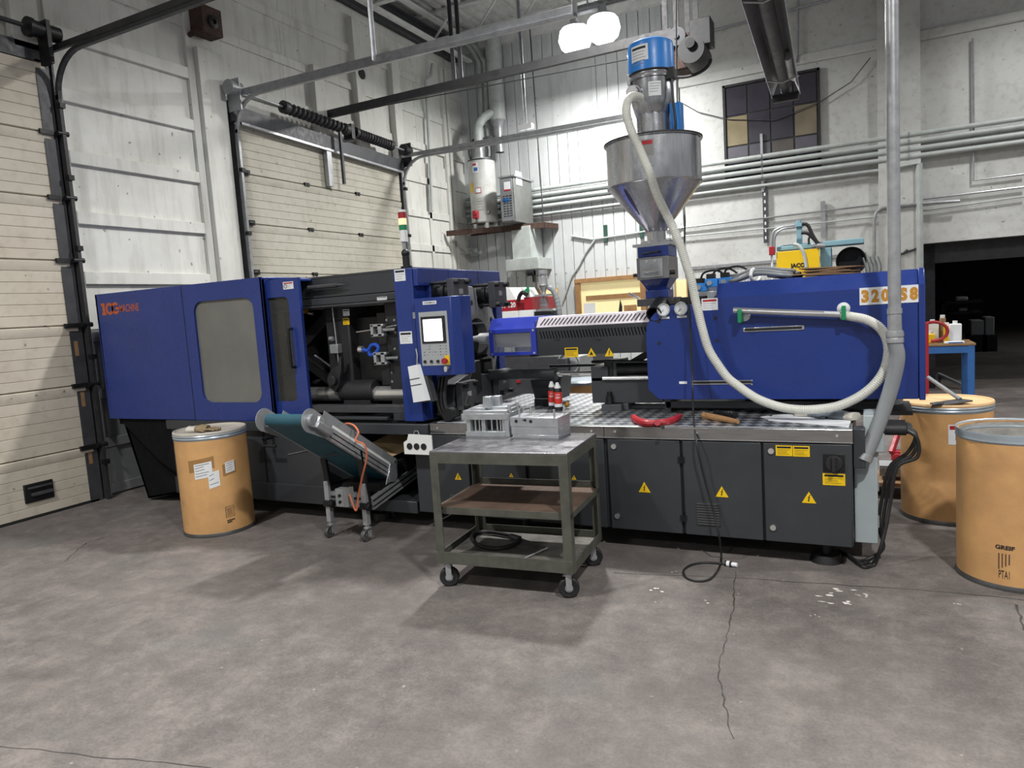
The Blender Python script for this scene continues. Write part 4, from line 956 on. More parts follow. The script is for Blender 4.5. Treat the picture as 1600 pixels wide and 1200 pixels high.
MB().lathe([(R-.02, zr-.02), (.16, zr+.01), (.16, zr+.02), (R-.0, zr-.01)], (hx, HY, 0), 48).build('hopper_lid', M['hopper'], hop)
MB().lathe([(R+.002, zc0+.006), (R+.006, zc0), (R+.002, zc0-.006)], (hx, HY, 0), 56).build('weld_seam', M['steel'], hop)
MB().box(hx+R-.001, hx+R+.006, HY-.1, HY-.09, zc0+.02, zr-.02).build('vertical_seam', M['steel'], hop)
MB().cyl((hx, HY, zn+.03), (hx, HY, zf), .068, n=28).cyl((hx, HY, zf), (hx, HY, zf-.025), .12, .12, n=28).box(hx-.15, hx+.13, HY-.13, HY+.13, zf-.04, zf-.02).build('hopper_neck', M['steel'], hop)
# oval sight slot on the cone
an = math.radians(-118); d = Vector((math.cos(an), math.sin(an), 0))
def cone_pt(t, off=.004, a=an):
    r = .07+(R-.07)*t; dd = Vector((math.cos(a), math.sin(a), 0)); z = zn+(zc0-zn)*t
    return Vector((hx, HY, 0)) + dd*(r+off) + Vector((0, 0, z-off*.4))
mb = MB(); vs = [cone_pt(.62+.3*math.sin(t)*.9, .004, an+.055*math.cos(t)/(.3+.6)) for t in [2*PI*k/20 for k in range(20)]]
mb.add(vs, [tuple(range(20))]); mb.build('sight_glass', M['darkglass'], hop)
# warning label wrapped on the bowl
def wrap(name, a0, a1, z0, z1, r, m, parent, cx=hx, cy=HY, n=8):
    vs = []; 
    for k in range(n+1):
        t = a0+(a1-a0)*k/n; vs += [(cx+r*math.cos(t), cy+r*math.sin(t), z0), (cx+r*math.cos(t), cy+r*math.sin(t), z1)]
    return MB().add(vs, [(2*k, 2*k+2, 2*k+3, 2*k+1) for k in range(n)]).build(name, M[m], parent)
# view direction angle for the label, seen left of centre
va = math.atan2(-HY, -hx)
zl1, zl0 = onY(1010, 218, HY-.33).z, onY(1010, 244, HY-.33).z
lb = wrap('warning_label', va-.27, va+.02, zl0, zl1, R+.002, 'printgrey', hop)
wrap('red_heading', va-.25, va+.0, zl1-.035, zl1-.008, R+.003, 'redprint', lb)
wrap('white_field', va-.27, va+.02, zl0-.07, zl0, R+.002, 'galv', lb)
M['plate2'] = plain('drawer_grey', '#77777a', .4, .3)
# drawer magnet and slide base
zm1, zm0 = hz(1024, 386).z, hz(1024, 441).z
MB().box(hx-.12, hx+.12, HY-.13, HY+.13, zm1-.0, zf-.04).build('top_plate', M['white'], hop, bevel=.002)
MB().box(hx-.115, hx+.115, HY-.13, HY+.13, zm1-.08, zm1).build('magnet_housing', M['blue'], hop, bevel=.004)
dr = MB().box(hx-.12, hx+.12, HY-.15, HY+.13, zm0+.02, zm1-.08).build('drawer', M['plate2'], hop, bevel=.004)
MB().box(hx-.095, hx+.075, HY-.156, HY-.148, zm0+.035, zm1-.095).build('drawer_front', M['galv'], dr, bevel=.002)
MB().tube([(hx-.06, HY-.156, zm0+.07), (hx-.055, HY-.18, zm0+.075), (hx+.03, HY-.18, zm0+.075), (hx+.035, HY-.156, zm0+.07)], .007, 8).build('drawer_handle', M['chrome'], dr)
MB().tube([(hx-.07, HY-.14, zm1-.05), (hx-.065, HY-.165, zm1-.052), (hx+.05, HY-.165, zm1-.045), (hx+.055, HY-.14, zm1-.045)], .007, 8).build('housing_handle', M['black'], hop)
for x in (-.04, .02): MB().cyl((hx+x, HY-.16, zm1-.11), (hx+x, HY-.15, zm1-.11), .01, n=12).build('screw', M['chrome'], dr)
for x in (-.135, .135): MB().cyl((hx+x-.02, HY-.12, zm0+.06), (hx+x+.02, HY-.12, zm0+.06), .016).build('wing_nut', M['black'], hop)
MB().prism([(-.09, -.09), (.09, -.09), (.09, .09), (-.09, .09)], lambda a, b: Vector((hx+a*.75, HY+b*.75, zm0-.06)), lambda a, b: Vector((hx+a*1.25, HY+b*1.25, zm0+.02))).build('funnel', M['blue'], hop)
MB().box(hx-.08, hx+.09, HY-.09, HY+.08, zm0-.12, zm0-.06).build('slide_throat', M['blue'], hop, bevel=.004)
MB().box(hx-.13, hx+.14, HY-.15, HY+.13, zm0-.175, zm0-.12).build('slide_base', M['dark2'], hop, bevel=.004)
MB().cyl((hx-.13, HY-.1, zm0-.11), (hx-.2, HY-.12, zm0-.07), .01).build('slide_lever', M['galv'], hop)
a = Vector((hx+.05, HY-.14, zm0-.165)); b = Vector((hx+.04, HY-.32, zm0-.235))
MB().ring(a, b, .058, .05).build('drain_spout', M['black'], hop)
MB().box(hx-.12, hx+.13, HY-.13, HY+.13, 1.662, zm0-.175).build('mounting_block', M['dark'], hop, bevel=.004)
q = hz(1060, 455); MB().box(hx+.14, hx+.3, HY-.12, HY-.04, zm0-.19, zm0-.17).build('slide_rail', M['black'], hop)

zt1 = hz(1018, 66).z; zt0 = (hz(981, 122).z+hz(1052, 112).z)/2; r1 = (hz(1052, 100).x-hz(982, 100).x)/2
lx = hz(1017, 95).x; ly = HY
ld = thing('vacuum_loader', 'vacuum hopper loader with bright blue round motor cap over a stainless body', 'hopper loader', (lx, ly, zr))
zb1 = zt0-.03; zs1 = hz(1022, 172).z; zs0 = hz(1022, 185).z; r2 = (hz(1052, 150).x-hz(985, 150).x)/2; r3 = (hz(1047, 195).x-hz(996, 195).x)/2
hgt = zt1-zt0
MB().lathe([(.001, zt1), (r1*.8, zt1-.005), (r1*.96, zt1-.02), (r1, zt1-.05), (r1+.002, zt0)], (lx, ly, 0), 48).build('motor_cap', M['bluecap'], ld)
MB().lathe([(r1, zt0-.012), (r1+.004, zt0-.006), (r1+.002, zt0+.001)], (lx, ly, 0), 48).build('cap_seal', M['print'], ld)
zbody = hz(1022, 160).z
M['loader'] = brushed('polished_loader_steel', '#aeb0b4', 2, .25, .85)
MB().lathe([(r1-.004, zt0-.01), (r1-.004, zt0-.05), (r1-.014, zt0-.055), (r1-.014, hz(1020, 162).z), (r1*.76, hz(1020, 182).z), (r1*.76-.004, hz(1020, 183).z), (r1*.76-.004, zr-.04)], (lx, ly, 0), 48).build('loader_body', M['loader'], ld)
MB().lathe([(r1-.004, zt0-.02), (r1+.002, zt0-.03), (r1-.004, zt0-.04)], (lx, ly, 0), 48).build('clamp_band', M['steel'], ld)
va2 = math.atan2(-ly, -lx)
q1 = zt0+hgt*.72; lb = wrap('nameplate', va2-.93, va2-.1, zt0+.06, zt1-.055, r1+.003, 'paper', ld, lx, ly)
for k in range(6): wrap('print_line', va2-.86, va2-.2-.04*(k % 3), zt1-.085-.02*k, zt1-.081-.02*k+(.012 if k == 0 else 0), r1+.0036, 'print' if k == 0 else 'printgrey', lb, lx, ly)
lb = wrap('rating_plate', va2-.17, va2+.42, zt0-.19, zt0-.09, r1-.011, 'paper', ld, lx, ly)
for k in range(4): wrap('print_line', va2-.12, va2+.38-.04*k, zt0-.108-.018*k, zt0-.104-.018*k, r1-.0104, 'printgrey', lb, lx, ly)
for a_ in (va2-1.35, va2+1.15):
    x_, y_ = lx+(r1+.0)*math.cos(a_), ly+(r1+.0)*math.sin(a_)
    MB().box(x_-.012, x_+.012, y_-.012, y_+.012, zt0-.07, zt0+.01).cyl((x_, y_, zt0-.09), (x_, y_, zt0-.05), .008).build('latch', M['steel'], ld, bevel=.002)
xb_ = lx+r1-.03
MB().box(xb_, xb_+.08, ly-.06, ly+.04, zt0-.46, zt0-.24).build('control_box', M['bluecap'], ld, bevel=.006)
MB().box(xb_-.02, xb_+.05, ly-.09, ly-.02, zt0-.08, zt0-.0).build('terminal_block', M['black'], ld, bevel=.004)
MB().tube(spline([(xb_+.03, ly-.08, zt0-.08), (xb_+.04, ly-.1, zt0-.25), (xb_+.05, ly-.1, zt0-.4), (xb_+.03, ly-.09, zt0-.5), (xb_-.02, ly-.09, zt0-.46)]), .009, 8).build('power_cable', M['cable'], ld)
ip = hz(1000, 152); ip.y = ly-r1*.75
MB().cyl((ip.x, ip.y+.08, ip.z), (ip.x-.01, ip.y-.06, ip.z), .042, n=20).ring((ip.x, ip.y-.02, ip.z), (ip.x, ip.y-.03, ip.z), .05, .04).build('inlet_pipe', M['steel'], ld)

# ---- clear ribbed hose from the loader down across the housing front to the tube lance
def pp(px, py, Y): return onY(px, py, Y)
pts_ = [(1000, 152, 5.12), (992, 150, 5.04), (984, 153, 4.97), (979, 165, 4.94), (979, 180, 4.92), (986, 203, 4.9), (996, 225, 4.89), (1005, 246, 4.88), (1015, 270, 4.87), (1022, 292, 4.87), (1030, 312, 4.87),
        (1040, 332, 4.87), (1052, 357, 4.87), (1063, 384, 4.87), (1072, 412, 4.87), (1080, 437, 4.87), (1085, 462, 4.88), (1091, 487, 4.88), (1097, 512, 4.88), (1107, 545, 4.87), (1122, 570, 4.86), (1137, 590, 4.86),
        (1152, 602, 4.85), (1170, 615, 4.84), (1190, 626, 4.83), (1220, 636, 4.82), (1250, 640, 4.82), (1280, 639, 4.82), (1310, 634, 4.83), (1340, 621, 4.85), (1364, 603, 4.87), (1380, 582, 4.88), (1387, 560, 4.9),
        (1388, 541, 4.91), (1383, 524, 4.93), (1371, 509, 4.95), (1352, 499, 4.97), (1332, 495, 4.98), (1315, 492, 4.99)]
path = [pp(*q) for q in pts_]
t = MB().tube(spline(path, 8), .0295, 14, ribs=.013, ribamp=.07).build('suction_hose', M['hose'], None)
tag(t, 'clear ribbed suction hose looping from the blue capped loader down across the blue housing', 'hose')
a, b = pp(1146, 485, 4.99), pp(1322, 492, 4.99)
t = thing('suction_lance', 'slim stainless suction tube held by two green clips on the blue housing', 'tube', a)
MB().ring(a, b, .021, .018, 18).build('tube', M['steel'], t)
a2 = pp(1288, 488, 4.975); b2 = pp(1312, 489, 4.975); MB().bar(a2, b2, .012, .012).build('tape', M['paper'], t)

# ---- steel conduit drop with grey flexible hose
YP = 4.78
xs_ = [pp(1389, 0, YP), pp(1399, 480, YP)]
t = thing('vertical_conduit', 'tall galvanised pipe dropping from the ceiling in front of the model figures', 'pipe', (pp(1400, 500, YP).x, YP, 1.5))
xx = (xs_[0].x+xs_[1].x)/2+.005
MB().cyl((xx, YP, pp(1398, 488, YP).z), (xx, YP, ZC), .035, n=28).build('pipe', M['galv'], t)
zc_ = pp(1399, 482, YP).z
MB().lathe([(.036, .0), (.041, .0), (.041, -.03), (.037, -.03), (.039, -.13), (.045, -.13), (.049, -.15), (.049, -.165), (.045, -.17), (.048, -.18), (.048, -.2), (.04, -.205)], (xx, YP, zc_), 28).build('coupling', M['galv'], t)
pth = [Vector((xx, YP, zc_-.2)), pp(1402, 560, YP), pp(1394, 600, YP), pp(1381, 640, YP-.02), pp(1366, 680, YP-.05), pp(1351, 714, YP-.08)]
fh = MB().tube(spline(pth, 8), .042, 16).build('flexible_hose', M['grey_hose'], t)
e = pth[-1]; d_ = (pth[-1]-pth[-2]).normalized()
MB().ring(e-d_*.02, e+d_*.02, .048, .04, 20).build('hose_end_collar', M['galv'], t)
# ============================================================= DRUMS
def drum(label, cx, cy, r=.285, h=.86, lid=True, open_=False):
    t = thing('fibre_drum', label, 'drum', (cx, cy, 0), group=None)
    zb_ = .02
    if open_:
        MB().lathe([(r, zb_), (r, h-.01), (r-.012, h-.01), (r-.012, .05), (.001, .05)], (cx, cy, 0), 56).build('shell', M['fibre'], t)
        MB().lathe([(r-.013, h-.02), (r-.014, .06), (.001, .06)], (cx, cy, 0), 48).build('liner', M['liner'], t)
        MB().lathe([(r-.016, h-.05), (r-.004, h-.004), (r+.006, h), (r+.008, h-.01), (r+.004, h-.03), (r+.007, h-.045), (r+.001, h-.055)], (cx, cy, 0), 56).build('rim_band', M['band'], t)
    else:
        MB().lathe([(r, zb_), (r, h-.05)], (cx, cy, 0), 56).build('shell', M['fibre'], t)
        MB().lathe([(.001, h-.012), (r-.03, h-.012), (r-.012, h-.004), (r-.008, h+.004), (r+.003, h+.006), (r+.008, h-.006), (r+.005, h-.018)], (cx, cy, 0), 56).build('lid', M[lid], t)
        MB().lathe([(r+.004, h-.014), (r+.01, h-.024), (r+.004, h-.034), (r+.008, h-.044), (r+.001, h-.06), (r-.003, h-.06)], (cx, cy, 0), 56).build('rim_band', M['band'], t)
    MB().lathe([(r-.01, .0), (r+.005, .0), (r+.007, .012), (r+.001, .03), (r-.004, .03)], (cx, cy, 0), 56).build('bottom_chime', M['band2'], t)
    return t
M['band'] = plain('blue_grey_steel_band', '#a5b0b9', .35, .4, .1, 8)
M['band2'] = plain('tarnished_steel_band', '#6b6c6c', .4, .7, .15, 8)
M['lid1'] = plain('grey_lid', '#b8b2a8', .5, 0, .12, 5)
M['lid2'] = plain('tan_lid', '#dcb585', .6, 0, .06, 5)
M['liner'] = plain('foil_liner', '#b9b7b2', .4, .3, .2, 10, .5)
def curved(name, t, cx, cy, r, a0, a1, z0, z1, m, tilt=0, parent=None, n=8):
    vs = []
    for k in range(n+1):
        a = a0+(a1-a0)*k/n; dz = tilt*(k/n-.5)
        vs += [(cx+r*math.cos(a), cy+r*math.sin(a), z0+dz), (cx+r*math.cos(a), cy+r*math.sin(a), z1+dz)]
    return MB().add(vs, [(2*k, 2*k+2, 2*k+3, 2*k+1) for k in range(n)]).build(name, M[m], parent or t)
def curved_text(body, t, cx, cy, r, a0, w_, z0, z1, m, bold=.02):
    o = text(body, 0, w_, z0, z1, 0, M[m], t, 'lettering', bold)
    for v in o.data.vertices:
        a = a0+v.co.x/r; v.co = Vector((cx+r*math.cos(a), cy+r*math.sin(a), v.co.z))
    return o
M['tape'] = pane('clear_packing_tape', '#a5814f', .55, .12)
dx, dy = -5.005, 4.19
dl = drum('tan fibre drum with paper labels, a worn glove on its lid, left of the conveyor', dx, dy, .285, .865, 'lid1')
va = math.atan2(-dy, -dx)     # towards the camera
def onlabel(name, a0, a1, z0, z1, tilt, n, head, seed):
    l = curved(name, dl, dx, dy, .2868, va+a0, va+a1, z0, z1, 'paper', tilt)
    rr_ = random.Random(seed)
    for k in range(n):
        z = z1-(z1-z0)*(k+.8)/(n+.6); e = a1-(a1-a0)*rr_.uniform(.08, .5); tl = tilt*.8
        curved('print_line', dl, dx, dy, .2874, va+a0+.03, va+e, z, z+(z1-z0)*.05, 'printgrey', tl, l)
    return l
curved('clear_tape', dl, dx, dy, .2864, va-.72, va+.02, .56, .66, 'tape', .03)
curved('clear_tape', dl, dx, dy, .2864, va+.22, va+.62, .5, .6, 'tape', .02)
onlabel('shipping_label', -.55, -.05, .5, .625, .02, 5, 1, 1)
onlabel('carton_label', -.18, .12, .415, .545, .02, 3, 1, 2)
onlabel('small_label', .3, .58, .52, .61, .012, 4, 0, 3)
for z0_, z1_ in ((.15, .153), (.235, .238)): curved('stamp_frame', dl, dx, dy, .2866, va+.18, va+.42, z0_, z1_, 'print', .005)
for a_ in (.18, .415): curved('stamp_frame', dl, dx, dy, .2866, va+a_, va+a_+.01, .15, .237, 'print', 0)
for k in range(5): curved('stamp_line', dl, dx, dy, .2866, va+.21, va+.39-.02*(k % 2), .165+.013*k, .169+.013*k, 'wood', .004)
for k in range(2): curved('stamp_line', dl, dx, dy, .2866, va+.2, va+.42-.08*k, .118-.016*k, .127-.016*k, 'print', .005)
dm = drum('tan fibre drum with pale lid and a wiper on it, behind the black cables', .50, 5.95, .29, .85, 'lid2')
vm = math.atan2(-5.95, -.5)
l = curved('hazard_label', dm, .5, 5.95, .2918, vm+.05, vm+.42, .58, .72, 'paper', 0)
curved('red_heading', dm, .5, 5.95, .2924, vm+.08, vm+.4, .685, .712, 'redprint', 0, l)
curved('pictogram', dm, .5, 5.95, .2924, vm+.2, vm+.3, .61, .665, 'print', 0, l)
# dents drawn in the shell as real dimples
sh = [c for c in dm.children if c.name.startswith('shell')][0]
bm = bmesh.new(); bm.from_mesh(sh.data); bmesh.ops.subdivide_edges(bm, edges=[e for e in bm.edges if abs(e.verts[0].co.z-e.verts[1].co.z) > .3], cuts=40)
for v in bm.verts:
    for (px, py, s, d_) in ((1440, 720, .07, .02), (1462, 745, .09, .022), (1480, 700, .05, .008)):
        q = onY(px, py, 5.72); dd = (v.co-q).length
        if dd < s*2.2 and v.co.y < 5.95:
            n_ = Vector((v.co.x-.5, v.co.y-5.95, 0)).normalized(); v.co -= n_*d_*math.exp(-(dd/s)**2)
bm.to_mesh(sh.data); bm.free()
dr_ = drum('open topped tan fibre drum at the right edge with silver liner and black stencil', .745, 4.79, .29, .865, None, True)
vr = math.atan2(-4.79, -.745)
curved_text('GREIF', dr_, .745, 4.79, .2912, vr-.32, .09, .232, .256, 'print', .04)
for k in range(4): curved('stamp_column', dr_, .745, 4.79, .2912, vr-.27+.055*k, vr-.27+.055*k+.02, .12+.01*k, .21, 'wood', 0)
curved_text('PTA1', dr_, .745, 4.79, .2912, vr-.26, .05, .07, .115, 'print', 0)
sh = [c for c in dr_.children if c.name.startswith('rim_band')]

# gloves, wiper
def rag(name, label, cat, pts, r, mat, flat=.35):
    mb = MB()
    for P_, rr_ in pts:
        n0 = len(mb.v); mb.tube(spline(P_, 5), rr_, 10)
        zc = sum(q[2] for q in mb.v[n0:])/max(1, len(mb.v)-n0); zb0 = min(q[2] for q in mb.v[n0:])
        mb.v[n0:] = [(x, y, zb0+(z-zb0)*flat) for x, y, z in mb.v[n0:]]
    zmin = min(q[2] for q in mb.v)
    o = mb.build(name, M[mat], None); return tag(o, label, cat)
M['glove'] = plain('dirty_cotton', '#8e7c5f', .85, 0, .25, 30, .3)
M['glove2'] = plain('grey_glove', '#6f7881', .85, 0, .25, 25, .3)
M['gloveknit'] = plain('knit_cuff', '#c3bfb4', .85, 0, .12, 25, .3)
def glove(label, x, y, z, a, s=1, mat='glove', cuff='gloveknit'):
    t = thing('work_glove', label, 'glove', (x, y, z), a)
    m = Matrix.Translation((x, y, z)) @ Matrix.Rotation(a, 4, 'Z') @ Matrix.Scale(s, 4)
    mb = MB()
    mb.tube([(-.05, 0, .02), (0, 0, .022), (.04, 0, .02)], lambda f: .036+.01*math.sin(f*3), 12)
    for k, (l, an) in enumerate(((.06, .25), (.075, .08), (.075, -.06), (.06, -.25))):
        y0_ = .03-.02*k; mb.tube(spline([(.02, y0_, .018), (.05+l*.3, y0_+l*.4*math.sin(an), .02), (.05+l, y0_+l*math.sin(an), .01)], 4), .0105, 8)
    mb.tube(spline([(-.02, -.03, .015), (.01, -.06, .016), (.05, -.07, .01)], 4), .012, 8)
    for i, q in enumerate(mb.v): mb.v[i] = (q[0], q[1], max(0, q[2]*.75))
    mb.xf(m); mb.build('hand', M[mat], t)
    mb = MB().tube([(-.11, .005, .02), (-.08, 0, .02), (-.05, 0, .02)], lambda f: .04-.006*f, 12)
    for i, q in enumerate(mb.v): mb.v[i] = (q[0], q[1], max(0, q[2]*.7))
    mb.xf(m); mb.build('cuff', M[cuff], t); return t
q = onZ(345, 668, .872)
glove('crumpled dirty work glove lying on the lid of the left drum', -5.0, 4.12, .856, .35, 1.15)
t = thing('scraper', 'dark folded wiper with a grey handle lying on the lid of the far right drum', 'wiper', (.53, 5.85, .85))
MB().bar((.42, 5.72, .852), (.62, 5.88, .86), .11, .012).bar((.4, 5.68, .85), (.46, 5.66, .868), .05, .015).build('blade', M['dark2'], t, bevel=.003)
MB().cyl((.58, 5.86, .868), (.40, 6.1, 1.0), .014).build('handle', M['grey_hose'], t)

# ============================================================= CART
CA, cw, cd, czt, czb = .0748, .886, .628, .872, .162
cc = Vector((-1.998, 3.955, 0)); CM = Matrix.Translation(cc) @ Matrix.Rotation(CA, 4, 'Z')
cart = thing('shop_cart', 'grey green steel shop cart with three shelves and rubber casters in front of the machine', 'cart', cc, CA)
def cpart(mb, name, m, parent=None, **k):
    mb.xf(CM); return mb.build(name, M[m], parent or cart, **k)
hw, hd = cw/2, cd/2
cpart(MB().box(-hw, hw, -hd, hd, czt-.012, czt), 'cart_top', 'carttop', bevel=.003)
cpart(MB().box(-hw, hw, -hd-.0, -hd+.005, czt-.075, czt-.01).box(-hw, hw, hd-.005, hd, czt-.075, czt-.01).box(-hw, -hw+.005, -hd, hd, czt-.075, czt-.01).box(hw-.005, hw, -hd, hd, czt-.075, czt-.01), 'top_apron', 'cartgreen', bevel=.001)
for sx in (-1, 1):
    for sy in (-1, 1):
        x, y = sx*hw, sy*hd
        cpart(MB().box(min(x, x-sx*.055), max(x, x-sx*.055), min(y, y-sy*.005)-.001, max(y, y-sy*.005)+.001, czb, czt-.01)
              .box(min(x, x-sx*.005)-.001, max(x, x-sx*.005)+.001, min(y, y-sy*.055), max(y, y-sy*.055), czb, czt-.01), 'leg', 'cartgreen', bevel=.001)
        wx, wy = x-sx*.05, y-sy*.05; r_ = .062
        cs = cpart(MB().box(wx-.035, wx+.035, wy-.04, wy+.04, czb-.006, czb).cyl((wx, wy, czb-.02), (wx, wy, czb-.005), .03, n=16)
                   .bar((wx-.011, wy+.03, r_-.012), (wx-.011, wy+.03, czb-.015), .035, .004, (.35, -.94, 0)).bar((wx+.011, wy-.03, r_-.012), (wx+.011, wy-.03, czb-.015), .035, .004, (.35, -.94, 0)).box(wx-.024, wx+.024, wy-.033, wy+.033, czb-.025, czb-.018), 'caster_fork', 'galv', bevel=.001)
        ang = .5
        cpart(MB().lathe([(.02, -.016), (r_-.008, -.02), (r_, -.012), (r_, .012), (r_-.008, .02), (.02, .016)], (wx, wy-.0, r_), 28, (.35, -.94, 0), True), 'wheel', 'rubber', cs)
        cpart(MB().cyl((wx-.009, wy+.024, r_), (wx+.009, wy-.024, r_), .024, n=18), 'hub', 'galv', cs)
for z, m in ((czb, 'low'), (.50, 'mid')):
    d0 = hd if m == 'low' else hd*1.0
    y0_ = -hd if m == 'low' else -hd+.16
    cpart(MB().box(-hw+.006, hw-.006, y0_+.006, hd-.006, z+.01, z+.02), 'shelf_plate', 'cartgreen' if m == 'low' else 'cartrust')if False else None
M['cartrust'] = plain('rusty_brown_shelf', '#5d4a3d', .75, .1, .22, 7, .15)
M['cartdirty'] = plain('grimy_bottom_shelf', '#6a6762', .7, .2, .3, 9, .15)
cpart(MB().box(-hw+.006, hw-.006, -hd+.006, hd-.006, czb+.006, czb+.016), 'bottom_shelf', 'cartdirty', bevel=.001)
cpart(MB().box(-hw, hw, -hd-.002, -hd+.004, czb, czb+.075).box(-hw, hw, hd-.004, hd+.002, czb, czb+.06).box(-hw-.002, -hw+.004, -hd, hd, czb, czb+.06).box(hw-.004, hw+.002, -hd, hd, czb, czb+.06), 'bottom_rail', 'cartgreen', bevel=.001)
zm = .515
cpart(MB().box(-hw+.006, hw-.006, -hd+.03, hd-.006, zm-.006, zm), 'middle_shelf', 'cartrust', bevel=.001)
cpart(MB().box(-hw+.05, hw-.05, -hd+.028, -hd+.032, zm-.045, zm+.0).box(-hw-.001, -hw+.004, -hd, hd, zm-.04, zm+.0).box(hw-.004, hw+.001, -hd, hd, zm-.035, zm+.0).box(-hw+.03, hw-.03, hd-.006, hd-.001, zm-.0, zm+.04), 'middle_rail', 'cartgreen', bevel=.001)

# two aluminium mould halves on the cart (own frames)
def on_cart(px, py, z=czt): return onZ(px, py, z)
q0, q1 = on_cart(728, 682), on_cart(795, 682)
mA = Matrix.Translation((q0.x, q0.y, czt)) @ Matrix.Rotation(math.atan2(q1.y-q0.y, q1.x-q0.x)*.6+.02, 4, 'Z')
w_ = (q1-q0).length
t = thing('ejector_mould_half', 'open framed aluminium mould half with a standing block on top, left on the cart', 'mould', (q0.x, q0.y, czt))
def A_(mb, name, m, parent=None, **k): mb.xf(mA); return mb.build(name, M[m], parent or t, **k)
A_(MB().box(0, w_, 0, .26, 0, .035), 'clamp_plate', 'alu', bevel=.002)
A_(MB().box(-.02, w_+.005, -.01, .27, .115, .155), 'support_plate', 'alu', bevel=.002)
A_(MB().box(-.01, w_, -.0, .26, .155, .175), 'cavity_plate', 'alu', bevel=.002)
for x in (.02, w_*.42, w_-.03): A_(MB().box(x-.014, x+.014, .01, .05, .035, .115), 'spacer_block', 'alu', bevel=.001)
for x in (.05, .08, .17, .21, .235): A_(MB().cyl((x, .06, .035), (x, .06, .115), .007, n=12), 'ejector_pin', 'chrome')
A_(MB().box(.0, w_, .12, .24, .035, .115), 'ejector_box', 'dark2')
A_(MB().box(w_-.02, w_+.012, -.005, .265, .0, .155), 'side_rail', 'alu', bevel=.002)
A_(MB().box(.03, w_*.45, .03, .2, .175, .19).box(w_*.45, w_-.02, .06, .24, .175, .192), 'insert_plate', 'alu', bevel=.002)
q = onZ(765, 648, czt+.19)
A_(MB().prism([(-.032, -.025), (.032, -.025), (.032, .03), (-.032, .03)], lambda a, b: Vector((w_*.48+a, .07+b, .185)), lambda a, b: Vector((w_*.48+a*.85, .07+b*.85, .262))), 'core_block', 'alu', bevel=.004)
A_(MB().prism([(-.03, -.025), (.03, -.025), (.03, .03), (-.03, .03)], lambda a, b: Vector((w_*.62+a, .13+b, .185)), lambda a, b: Vector((w_*.62+a*.9, .13+b*.9, .258))), 'core_block', 'alu', bevel=.004)
A_(MB().cyl((w_+.0, .05, .15), (w_+.0, .05, .205), .011, n=14).cyl((w_-.0, .2, .15), (w_-.0, .2, .2), .011, n=14), 'leader_bushing', 'galv')
q0, q1 = on_cart(801, 684), on_cart(873, 686); q2 = on_cart(890, 675)
w2 = (q1-q0).length
mB = Matrix.Translation((q0.x, q0.y, czt)) @ Matrix.Rotation(math.atan2(q1.y-q0.y, q1.x-q0.x), 4, 'Z')
t2_ = thing('solid_mould_half', 'solid aluminium mould half with guide pins sticking up, right on the cart', 'mould', (q0.x, q0.y, czt))
def B_(mb, name, m, parent=None, **k): mb.xf(mB); return mb.build(name, M[m], parent or t2_, **k)
B_(MB().box(0, w2, 0, .2, 0, .022), 'clamp_plate', 'alu', bevel=.002)
b1 = B_(MB().box(-.006, w2-.002, .0, .2, .022, .075), 'lower_block', 'alu', bevel=.002)
b2 = B_(MB().box(-.01, w2, -.003, .2, .075, .135), 'upper_block', 'alu', bevel=.002)
B_(MB().box(.06, .14, .04, .16, .1345, .137).box(.17, w2-.04, .05, .17, .1345, .137), 'cavity_face', 'steel', bevel=.001)
for x, z in ((.035, .08), (.14, .08)): B_(MB().cyl((x, -.005, z+.03), (x, .0, z+.03), .011, n=14), 'screw_hole', 'black', b2)
B_(MB().cyl((.1, -.006, .118), (.1, .0, .118), .009, n=12).box(.08, .1, -.005, 0, .115, .121), 'water_port', 'black', b2)
for x, y in ((.045, .03), (w2-.03, .02), (w2-.02, .16), (.06, .17)):
    B_(MB().cyl((x, y, .13), (x, y, .185), .007, n=14), 'guide_pin', 'galv')

# C clamp and rod on the lower shelf
zs = czb+.016
t = thing('c_clamp', 'big black iron C clamp lying on the bottom shelf of the cart', 'clamp', onZ(790, 845, zs))
C_ = lambda px, py, dz=.018: onZ(px, py, zs+dz)
fr = [C_(805, 838), C_(770, 832), C_(745, 832), (C_(737, 840)), C_(748, 852), C_(775, 857), C_(800, 852), C_(812, 843)]
MB().tube(spline(fr, 6), .013, 10).build('frame', M['rubber'], t)
MB().cyl(C_(806, 840), C_(854, 857), .009, n=10).build('screw', M['dark2'], t)
MB().cyl(C_(799, 838), C_(812, 842), .02, n=14).build('boss', M['dark2'], t)
t = tag(MB().cyl(onZ(820, 872, zs+.006), onZ(855, 856, zs+.02), .006, n=8).build('clamp_handle_rod', M['galv'], None), 'thin steel tommy bar lying beside the black C clamp', 'rod')

# ============================================================= CONVEYOR
XR, XL = -3.47, -3.85
M['plate'] = plain('grey_side_plate', '#96989b', .4, .3, .1, 9)
hd_, lo, fa = Vector((0, 3.72, 1.03)), Vector((0, 4.62, .44)), Vector((0, 5.35, .52))
cv = thing('belt_conveyor', 'swan neck belt conveyor on casters with teal belt reaching out from under the machine', 'conveyor', (-3.66, 4.3, 0))
def vpart(mb, name, m, parent=None, **k): return mb.build(name, M[m], parent or cv, **k)
def at(x, p): return Vector((x, p.y, p.z))
dirn = (lo-hd_).normalized(); nrm = Vector((0, -dirn.z, dirn.y)); nrm = nrm if nrm.z > 0 else -nrm
